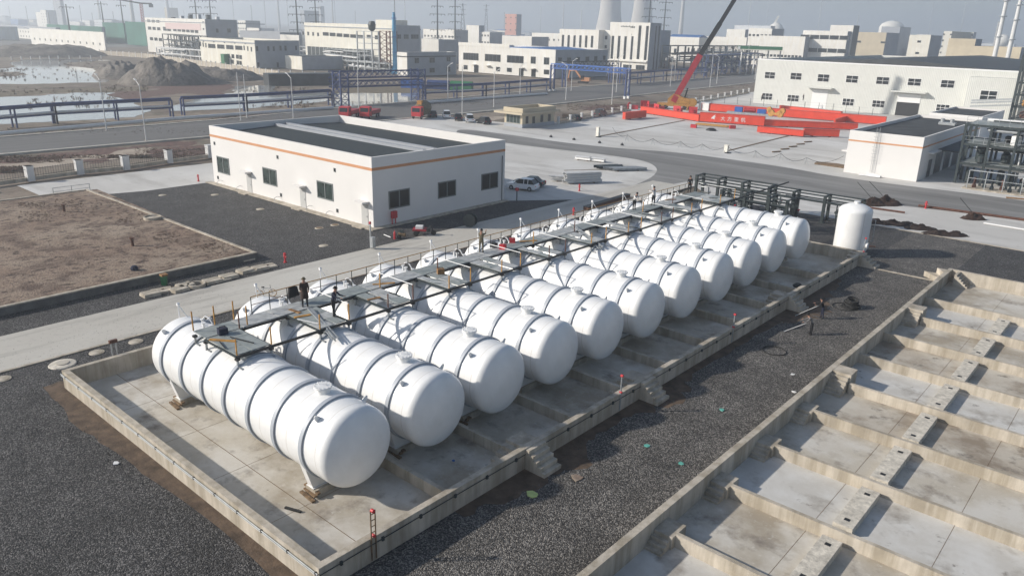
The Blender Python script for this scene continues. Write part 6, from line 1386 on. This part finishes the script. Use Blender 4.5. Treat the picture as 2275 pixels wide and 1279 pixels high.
for i, (u, v) in enumerate(((6, 842), (215, 783), (302, 759), (361, 434), (477, 433), (578, 465), (709, 507), (719, 546), (744, 500))):
    obj1('manhole', 'small flat round manhole cover in the gravel, %s from the left' % ORD[i], 'manhole', A(u, v), [('collar', lambda m: m.lathe([(.5, 0), (.48, .05)], 20), 'conc'), ('lid', lambda m: m.lathe([(.36, .052), (.35, .07)], 18), 'wood' if i in (6, 8) else 'conc')], 0, 'small manhole covers')
# posts with red wheels on the basin wall
for k, (u, v, h_, lb) in enumerate(((817, 1185, 1.35, 'nearest corner of the tank basin'), (1372, 872, 1.2, 'third stair of the tank basin'), (1625, 728, 1.1, 'gravel lane where the labourers work'), (1913, 560, 1.5, 'far corner before the upright vessel'))):
    p = A(u, v, WH); x = X1 - .1
    two = k == 0
    obj1('valve_post', 'red-wheeled pipe post on the basin wall at the ' + lb, 'post', Vector((X1 + .04, p.y, 0)),
         [('pipe', lambda m: (m.tube((0, -.12, .1), (0, -.12, WH + h_), .03, 8), m.tube((0, .12, .1), (0, .12, WH + h_), .03, 8)) if two else m.tube((0, 0, .1), (0, 0, WH + h_), .05, 8), 'wood' if two else 'galv'),
          ('wheel', lambda m: m.tube((-.08, 0, WH + h_), (.08, 0, WH + h_), .085, 12), 'redp'), ('wheel', lambda m: m.tube((-.08, 0, WH + .12), (.08, 0, WH + .12), .07, 12), 'redp')] + ([('rungs', lambda m: [m.bar((0, -.12, WH + .3 + .3 * i), (0, .12, WH + .3 + .3 * i), .03) for i in range(4)], 'wood')] if two else []), 0, 'valve posts on the basin wall')
obj1('valve_post', 'pair of pale pipe posts rising behind the back wall of the tank basin', 'post', Vector((X0 - .2, A(243, 800, .4).y, 0)), [('pipe', lambda m: m.tube((0, -.15, 0), (0, -.15, 2.1), .05, 8), 'galv'), ('pipe', lambda m: m.tube((0, .15, 0), (0, .15, 2.0), .05, 8), 'galv'), ('valve', lambda m: m.box(-.1, .1, -.25, .25, 2.0, 2.2), 'rust'), ('rung', lambda m: m.bar((0, -.15, 1.0), (0, .15, 1.0), .05), 'galv')])
# soil heaps, pipes and rods at the right
def soil(label, u, v, r_, h_, seed, m='redsoil', sy=.6):
    from mathutils import noise
    p = A(u, v); m_ = MB(); n = 18; N = n + 1; vs = []
    for j in range(N):
        for i in range(N):
            x, y = (i / n - .5) * 2, (j / n - .5) * 2; rr = math.hypot(x, y); e = noise.noise(Vector((x * 2.5 + seed, y * 2.5, seed * 3))) + .5 * noise.noise(Vector((x * 8, y * 8, seed)))
            z = h_ * max(0, 1 - rr) ** .8 * (1 + e * .9) - .02 if rr < 1 else -.1; vs.append((x * r_ * (1 + .2 * e), y * r_ * sy, z))
    m_.add(vs, [(j * N + i, j * N + i + 1, (j + 1) * N + i + 1, (j + 1) * N + i) for j in range(n) for i in range(n)])
    o = m_.build('soil_heap', M[m], None, True); o.location = (p.x, p.y, 0); o.rotation_euler = (0, 0, rad(40)); tag(o, label, 'heap', 'reddish soil heaps')
soil('biggest red-brown soil heap behind the upright vessel', 1962, 453, 2.6, 1.15, 3); soil('smaller soil heap touching the biggest one', 1935, 455, 1.9, .85, 5)
soil('soil heap beside the long rusty pipe at the right', 2162, 486, 1.6, .75, 7)
for i, (u, v) in enumerate(((1940, 494), (1975, 497), (2010, 500), (2045, 508), (2085, 520), (2115, 522))): soil('dark soil clod heap on the gravel edge, %s from the left' % ORD[i], u, v, 2.0, .5, 11 + i, 'clod', .5)
def rod(name, label, cat, p0, p1, w_, m, z0=.1, z1=None, group=None):
    a, b = A(*p0), A(*p1); a.z = z0; b.z = z0 if z1 is None else z1; o = MB().tube((0, 0, 0), tuple(b - a), w_, 8).build(name, M[m]); o.location = a; return tag(o, label, cat, group)
rod('steel_pipe', 'long rusty pipe lying from the hydrant to the right edge', 'pipe', (2040, 459), (2300, 494), .16, 'rust', .16)
rod('steel_pipe', 'short rusty pipe beside the biggest soil heap', 'pipe', (1925, 462), (2010, 474), .12, 'rust', .12)
rod('steel_pipe', 'pale pipe lying on the yard at the right edge', 'pipe', (2185, 497), (2290, 514), .1, 'pvc', .1)
rod('steel_pipe', 'pinkish plank lying on the yard at the right edge', 'plank', (2235, 440), (2300, 446), .1, 'timber', .1)
rod('steel_pipe', 'rusty bar lying on the gravel right of the upright vessel', 'pipe', (1905, 546), (1945, 549), .06, 'rust', .06)
for i, (a, b) in enumerate((((1935, 446), (1899, 440)), ((1960, 441), (1925, 438)), ((2160, 480), (2125, 478)))): rod('iron_bar', 'thin dark bar sticking up from a soil heap, %s from the left' % ORD[i], 'bar', a, b, .035, 'black', .4, 2.3, 'bars in the soil heaps')
# steel stacks on the yard
def stack(label, u, v, L, nx, nz, w_, rz, m='galv', jit=.1, seed=1, group='steel beam stacks on the yard', cat='beams'):
    rnd = random.Random(seed); t = thing('beam_stack', label, cat, A(u, v), rz, group)
    for j in range(nz):
        for i in range(nx):
            m_ = MB(); x = rnd.uniform(-jit, jit) * L; z = .15 + j * w_ * 1.05; y = (i - nx / 2) * w_ * 1.15
            m_.box(x - L / 2, x + L / 2, y, y + w_ * .9, z, z + .03); m_.box(x - L / 2, x + L / 2, y, y + w_ * .9, z + w_ - .04, z + w_ - .01); m_.box(x - L / 2, x + L / 2, y + w_ * .4, y + w_ * .5, z + .03, z + w_ - .04)
            m_.build('beam', M[m], t)
    for x in (-L * .3, L * .3): m_ = MB(); m_.box(x - .06, x + .06, -nx * w_ * .65, nx * w_ * .65, 0, .14); m_.build('bearer', M['wood'], t)
stack('stack of long silver steel beams beside the parked cars', 1293, 406, 5.8, 3, 4, .36, rad(62), 'lampgrey', .04, seed=2)
stack('loose pile of short silver fittings left of the long beam stack', 1250, 402, 2.6, 4, 2, .32, rad(35), 'lampgrey', jit=.35, seed=3)
stack('left of two short white beams on the yard', 1297, 356, 3.0, 2, 1, .5, rad(10), 'pvc', .05, 4)
stack('right of two short white beams on the yard', 1326, 359, 3.0, 2, 1, .5, rad(10), 'pvc', .05, 5)
stack('spread-out grey steel sections on the yard, nearest the curved road', 1390, 378, 6.0, 5, 1, .35, rad(58), 'galv', .12, 6)
stack('grey steel sections with blue wrapping behind the spread-out ones', 1355, 374, 4.5, 4, 1, .4, rad(62), 'steel', .12, 7)
rod('steel_pipe', 'thin bar lying on the yard behind the cars', 'bar', (1253, 379), (1342, 377), .04, 'wood', .05)
# strips let into the yard and the chain barrier
for i, (a, b) in enumerate((((1332, 303), (1520, 268)), ((1614, 336), (1752, 302)))):
    p, q = A(*a), A(*b); d = q - p; m_ = MB(); m_.bar((0, 0, .03), (d.x, d.y, .03), .45, .06); o = m_.build('rail_strip', M['wood']); o.location = (p.x, p.y, .0); tag(o, ['left', 'right'][i] + ' of two long dark rail strips across the pale yard', 'rail', 'rail strips in the yard')
p, q = A(1725, 338), A(1795, 316)
for i in range(5):
    c = p + (q - p) * (i / 4); o = MB().bar((-1.1, 0, .1), (1.1, 0, .1), .3, .2).build('timber_block', M['wood']); o.location = c; o.rotation_euler = (0, 0, rad(70)); tag(o, 'dark timber block in a broken line on the yard, %s from the left' % ORD[i], 'timber', 'timber blocks on the yard')
TP = [(1360, 296), (1393, 313), (1450, 322), (1511, 328), (1559, 334), (1613, 338), (1677, 350), (1733, 356), (1790, 366), (1872, 362)]
t = thing('chain_barrier', 'dark rope barrier sagging between small tripods across the yard', 'barrier', A(*TP[0]))
o_ = A(*TP[0])
for i, pxy in enumerate(TP[1:-1]):
    c = A(*pxy) - o_; m_ = MB()
    for a in (0, 2.1, 4.2): m_.bar((c.x, c.y, 1.25), (c.x + .45 * math.cos(a), c.y + .45 * math.sin(a), 0), .05)
    m_.build('tripod', M['galv'], t)
for a, b in zip(TP, TP[1:]):
    a, b = A(*a) - o_, A(*b) - o_; pts = [(a.x + (b.x - a.x) * k / 8, a.y + (b.y - a.y) * k / 8, 1.25 - .95 * (1 - (2 * k / 8 - 1) ** 2)) for k in range(9)]
    m_ = MB(); m_.path(pts, .035, 5); m_.build('rope', M['black'], t)
for i, (u, v, hh) in enumerate(((1328, 303, 1.9), (1613, 338, 1.3))):
    obj1('junction_box', ['taller pale box post at the end of the left rail strip', 'small pale box post at the end of the right rail strip'][i], 'box', A(u, v), [('body', lambda m: m.box(-.35, .35, -.3, .3, 0, hh), 'cream'), ('cap', lambda m: m.box(-.4, .4, -.35, .35, hh + .003, hh + .1), 'cream'), ('cable_heap', lambda m: m.lathe([(.7, 0), (.5, .12), (.1, .15)], 10, 'Z', (.8, -.8, 0)), 'black')])
for i, (u, v) in enumerate(((1224, 305), (1275, 311), (1332, 318), (1382, 323))): obj1('weight_block', 'small black weight on the pale yard, %s from the left' % ORD[i], 'weight', A(u, v), [('body', lambda m: m.lathe([(.35, 0), (.3, .3), (.08, .4)], 10), 'black'), ('hook', lambda m: m.box(-.03, .03, -.03, .03, .4, .6), 'black')], 0, 'black weights on the yard')
obj1('rubble_mat', 'dark rubble mat at the foot of the pump house wall', 'mat', A(1852, 368), [('mat', lambda m: m.prism([(-3, -1.2), (2.6, -1.6), (3.2, .8), (0, 1.8), (-3.4, .9)], 0, .2), 'wood')])
# carts and machines beside the workshop
t = thing('tricycle_cart', 'dark red cargo tricycle loaded with gear in front of the workshop', 'cart', A(938, 522), rad(40))
for nm, fn, mt in (('bed', lambda m: m.box(-1.0, .5, -.55, .55, .55, .75), 'dred'), ('load', lambda m: m.box(-.7, .1, -.4, .4, .753, 1.05), 'pvc'), ('fork', lambda m: m.path([(.5, 0, .6), (1.0, 0, 1.1), (1.25, 0, .35)], .05, 6), 'black'), ('handlebar', lambda m: m.bar((1.0, -.35, 1.15), (1.0, .35, 1.15), .05), 'black'), ('motor', lambda m: m.box(.55, .9, -.2, .2, .4, .8), 'steel')):
    mb = MB(); fn(mb); mb.build(nm, M[mt], t)
for x, y in ((-.6, -.6), (-.6, .6), (1.25, 0)): m_ = MB(); m_.lathe([(.27, -.05), (.3, 0), (.27, .05)], 14, 'Y', (x, y, .3)); m_.build('wheel', M['rubber'], t)
t = thing('compressor', 'small brown wheeled compressor left of the cargo tricycle', 'machine', A(893, 530), rad(30))
for nm, fn, mt in (('tank', lambda m: m.tube((-.4, 0, .45), (.4, 0, .45), .22, 12), 'wood'), ('motor', lambda m: m.box(-.2, .2, -.15, .15, .67, .95), 'steel'), ('wheel', lambda m: m.tube((-.3, -.3, .2), (-.3, .3, .2), .2, 12), 'rubber')): mb = MB(); fn(mb); mb.build(nm, M[mt], t)
obj1('gas_bottle', 'small red and white gas bottle left of the compressor', 'gas bottle', A(877, 531), [('body', lambda m: m.lathe([(.12, 0), (.12, .7), (.05, .85), (.05, .95)], 10), 'redp')])
obj1('machine_drum', 'dark round cable drum standing in the shade of the workshop', 'drum', A(1045, 503), [('drum', lambda m: m.tube((0, -.35, .75), (0, .35, .75), .5, 16), 'black'), ('flange', lambda m: m.tube((0, -.45, .75), (0, -.35, .75), .75, 18), 'steel'), ('flange', lambda m: m.tube((0, .35, .75), (0, .45, .75), .75, 18), 'steel')], rad(20))
obj1('control_post', 'grey control post with red lamp standing at the corner of the workshop', 'post', A(824, 552), [('post', lambda m: m.box(-.06, .06, -.06, .06, 0, 2.6), 'galv'), ('cabinet', lambda m: m.box(.1, .55, -.2, .2, .2, 1.3), 'galv'), ('lamp', lambda m: m.lathe([(.12, 2.6), (.14, 2.75), (.04, 2.9)], 10), 'redp')])
obj1('control_post', 'slim post with red box at the far corner of the workshop', 'post', A(1148, 446), [('post', lambda m: m.box(-.05, .05, -.05, .05, 0, 1.7), 'steel'), ('box', lambda m: m.box(-.18, .18, -.15, .15, 1.35, 1.75), 'redp')])
rod('steel_pipe', 'pale pipe leaning on the gravel beside the workshop corner', 'pipe', (853, 523), (868, 529), .05, 'pvc', .1)
obj1('dark_duct', 'long dark steel channel lying behind the far tanks', 'channel', A(1350, 452), [('body', lambda m: m.box(-.35, .35, -5.5, 5.5, 0, .45), 'rust'), ('lid', lambda m: m.box(-.4, .4, -5.6, 5.6, .453, .5), 'black')], rad(4))
for i, (u, v) in enumerate(((426, 468), (294, 538))): obj1('rusty_stub', ['dark rusty pipe stub at the back of the raised dirt lot', 'dark rusty pipe stub in the middle of the raised dirt lot'][i], 'pipe', A(*((143, 470), (295, 546))[i], .62), [('stub', lambda m: m.tube((0, 0, 0), (0, 0, .75), .14, 10), 'rust'), ('flange', lambda m: m.tube((0, 0, .75), (0, 0, .85), .24, 12), 'rust')], 0, 'pipe stubs on the dirt lot')
obj1('dark_bundle', 'small dark blue bundle on the raised dirt lot near its wall', 'bundle', A(299, 600, .62), [('bundle', lambda m: m.lathe([(.3, 0), (.35, .2), (.2, .42), (.05, .45)], 8), 'cblue')])
# hose coils, rings and litter on the gravel
for i, (u, v, R_) in enumerate(((1720, 780, .85), (1876, 682, 1.0))): obj1('hose_ring', ['thin black hose ring lying alone on the gravel lane', 'large loose hose ring beside the black coil'][i], 'hose', A(u, v), [('ring', ringm(R_, .04, 28), 'rubber')], 0, 'black hose rings')
t = thing('hose_coil', 'heap of coiled black hose on the gravel behind the labourers', 'hose', A(1889, 683))
for i in range(6): m_ = MB(); ringm(.75 - .05 * i, .07, 22)(m_); o = m_.build('coil', M['rubber'], t, loc=(.05 * (i % 3), .04 * (i % 2), .13 * i)); o.rotation_euler = (.12 * (i % 2), .1 * (i % 3), 0)
LT = [(1183, 1099, 'lime', .35, 'yellow-green plastic scrap by the basin wall'), (1437, 991, 'teal', .22, 'pale green scrap on the gravel lane, left of three'), (1513, 1030, 'teal', .18, 'pale green scrap on the gravel lane, nearest the empty basin'), (1604, 911, 'teal', .22, 'pale green scrap on the gravel lane, farthest of three'), (1764, 871, 'pvc', .15, 'white paper scrap beside the empty basin wall'), (1761, 832, 'pvc', .2, 'white strip of paper on the gravel lane'), (258, 1029, 'pvc', .2, 'white scrap on the dark gravel at the lower left'), (1282, 1062, 'bare', .4, 'pale earthy patch of rubble on the gravel lane'), (1465, 869, 'pvc', .12, 'tiny white scrap by the outer stair'), (1007, 1024, 'bblue', .1, 'tiny blue scrap at the foot of the basin wall')]
for u, v, m, s_, lb in LT:
    rnd = random.Random(u); pts = [(math.cos(a) * s_ * rnd.uniform(.6, 1.2), math.sin(a) * s_ * rnd.uniform(.5, 1)) for a in [2 * PI * i / 6 for i in range(6)]]; mb = MB(); mb.prism(pts, .02, .06); o = mb.build('litter', M[m]); o.location = A(u, v); tag(o, lb, 'litter', 'litter on the gravel')
obj1('timber_offcut', 'dark timber offcut on the basin floor before the nearest tank', 'timber', A(651, 1133, .03), [('block', lambda m: m.box(-.45, .45, -.06, .06, .003, .09), 'black')], rad(20))
obj1('black_bag', 'black crumpled bag on the empty basin wall, beside the far outer stair', 'bag', A(1772, 637, .6), [('bag', lambda m: m.lathe([(.4, 0), (.45, .15), (.2, .35), (.05, .38)], 9), 'black')])
# things lying on the walkway
def bundle(label, a, b, n, seed, spread=.25):
    rnd = random.Random(seed); a, b = Vector(a), Vector(b); t = thing('steel_bundle', label, 'steel bars', a, 0, 'bundles of steel angles on the walkway')
    for i in range(n):
        o = Vector((rnd.uniform(-spread, spread), rnd.uniform(-spread, spread) * .4, rnd.uniform(0, .12))); e = Vector((rnd.uniform(-spread, spread), rnd.uniform(-spread, spread), rnd.uniform(-.1, .1)))
        m_ = MB(); m_.bar(tuple(o), tuple(b - a + e), .07, .05); m_.build('angle_bar', M['galv'], t)
bundle('fan of grey steel angles hanging off the walkway above the second tank', W(688, 690) + Vector((0, 0, .08)), A(742, 754, 5.0), 9, 3)
bundle('fan of grey steel angles hanging off the walkway above the seventh tank', W(1272, 503) + Vector((0, 0, .08)), A(1333, 549, 5.0), 9, 5)
for i, (u, v, m, lb) in enumerate(((1097, 549, 'black', 'black tool box on the walkway right of the man in khaki'), (1117, 553, 'redp', 'red welding set on the walkway, left one'), (1138, 539, 'redp', 'red welding set on the walkway, right one'), (979, 608, 'timber', 'orange and black box on the walkway above the fourth tank'), (495, 742, 'cblue', 'navy drum with tools at the near end of the walkway'))):
    obj1('tool_box', lb, 'tool box', W(u, v), [('body', lambda m: m.box(-.25, .25, -.2, .2, .01, .38), m), ('handle', lambda m: m.path([(-.15, 0, .38), (-.15, 0, .48), (.15, 0, .48), (.15, 0, .38)], .02, 5), 'black')], rad(20 * i), 'tools on the walkway')
PK = [(853, 631, 60, 1.5), (655, 692, 5, 1.0), (672, 703, 75, 1.0), (831, 664, 80, .9), (1174, 536, 60, 1.5), (1490, 444, 60, 1.2), (494, 757, 35, 1.5)]
for i, (u, v, a, L) in enumerate(PK):
    o = MB().box(-L / 2, L / 2, -.11, .11, .01, .06).build('plank', M['timber' if i % 2 else 'yellow']); o.location = W(u, v); o.rotation_euler = (0, 0, rad(a)); tag(o, 'orange-brown plank lying on the walkway, %s from the near end' % ORD[sorted([p_[0] for p_ in PK]).index(u)], 'plank', 'planks on the walkway')
rnd = random.Random(9); offs = [(i * 11 // 14, i) for i in range(14)]
for k, i in offs:
    y = SP[k][0] + .3 + (i % 2) * 1.1; x = rnd.uniform(-37.2, -36.3); L = rnd.uniform(.7, 1.8)
    o = MB().bar((-L / 2, 0, .03), (L / 2, rnd.uniform(-.4, .4), .03), .05).build('steel_offcut', M[rnd.choice(['galv', 'pvc', 'black'])]); o.location = (x, y, PZ + .02); o.rotation_euler = (0, 0, rnd.uniform(0, .5))
    tag(o, 'loose thin bar on the walkway, %s counting from the near end' % ORD[sorted(offs).index((k, i))], 'bar', 'loose bars on the walkway')
# short ladder-like handrail at the far left
t = thing('handrail', 'small pale pipe handrail beside the concrete strip at the left', 'railing', A(120, 437))
for i in range(3): m_ = MB(); m_.box(-.04, .04, -.04, .04, 0, 1.1); m_.build('post', M['galv'], t, loc=(0, i * 2.2, 0))
m_ = MB(); m_.bar((0, 0, 1.1), (0, 4.4, 1.1), .06); m_.bar((0, 0, .6), (0, 4.4, .6), .05); m_.build('rail', M['galv'], t)
# ================================================================ HAZE
m = bpy.data.materials.new('haze'); m.use_nodes = True; n = m.node_tree
for x in list(n.nodes):
    if x.type == 'BSDF_PRINCIPLED': n.nodes.remove(x)
pv = n.nodes.new('ShaderNodeVolumePrincipled'); pv.inputs['Color'].default_value = (.88, .935, .99, 1); pv.inputs['Density'].default_value = .0006; pv.inputs['Anisotropy'].default_value = .45
n.links.new(pv.outputs[0], n.nodes['Material Output'].inputs['Volume'])
mb = MB(); mb.box(-7200, 7200, -3200, 7200, -1.4, 170); hz = mb.build('haze', m); hz['kind'] = 'stuff'
S.cycles.volume_bounces = 2
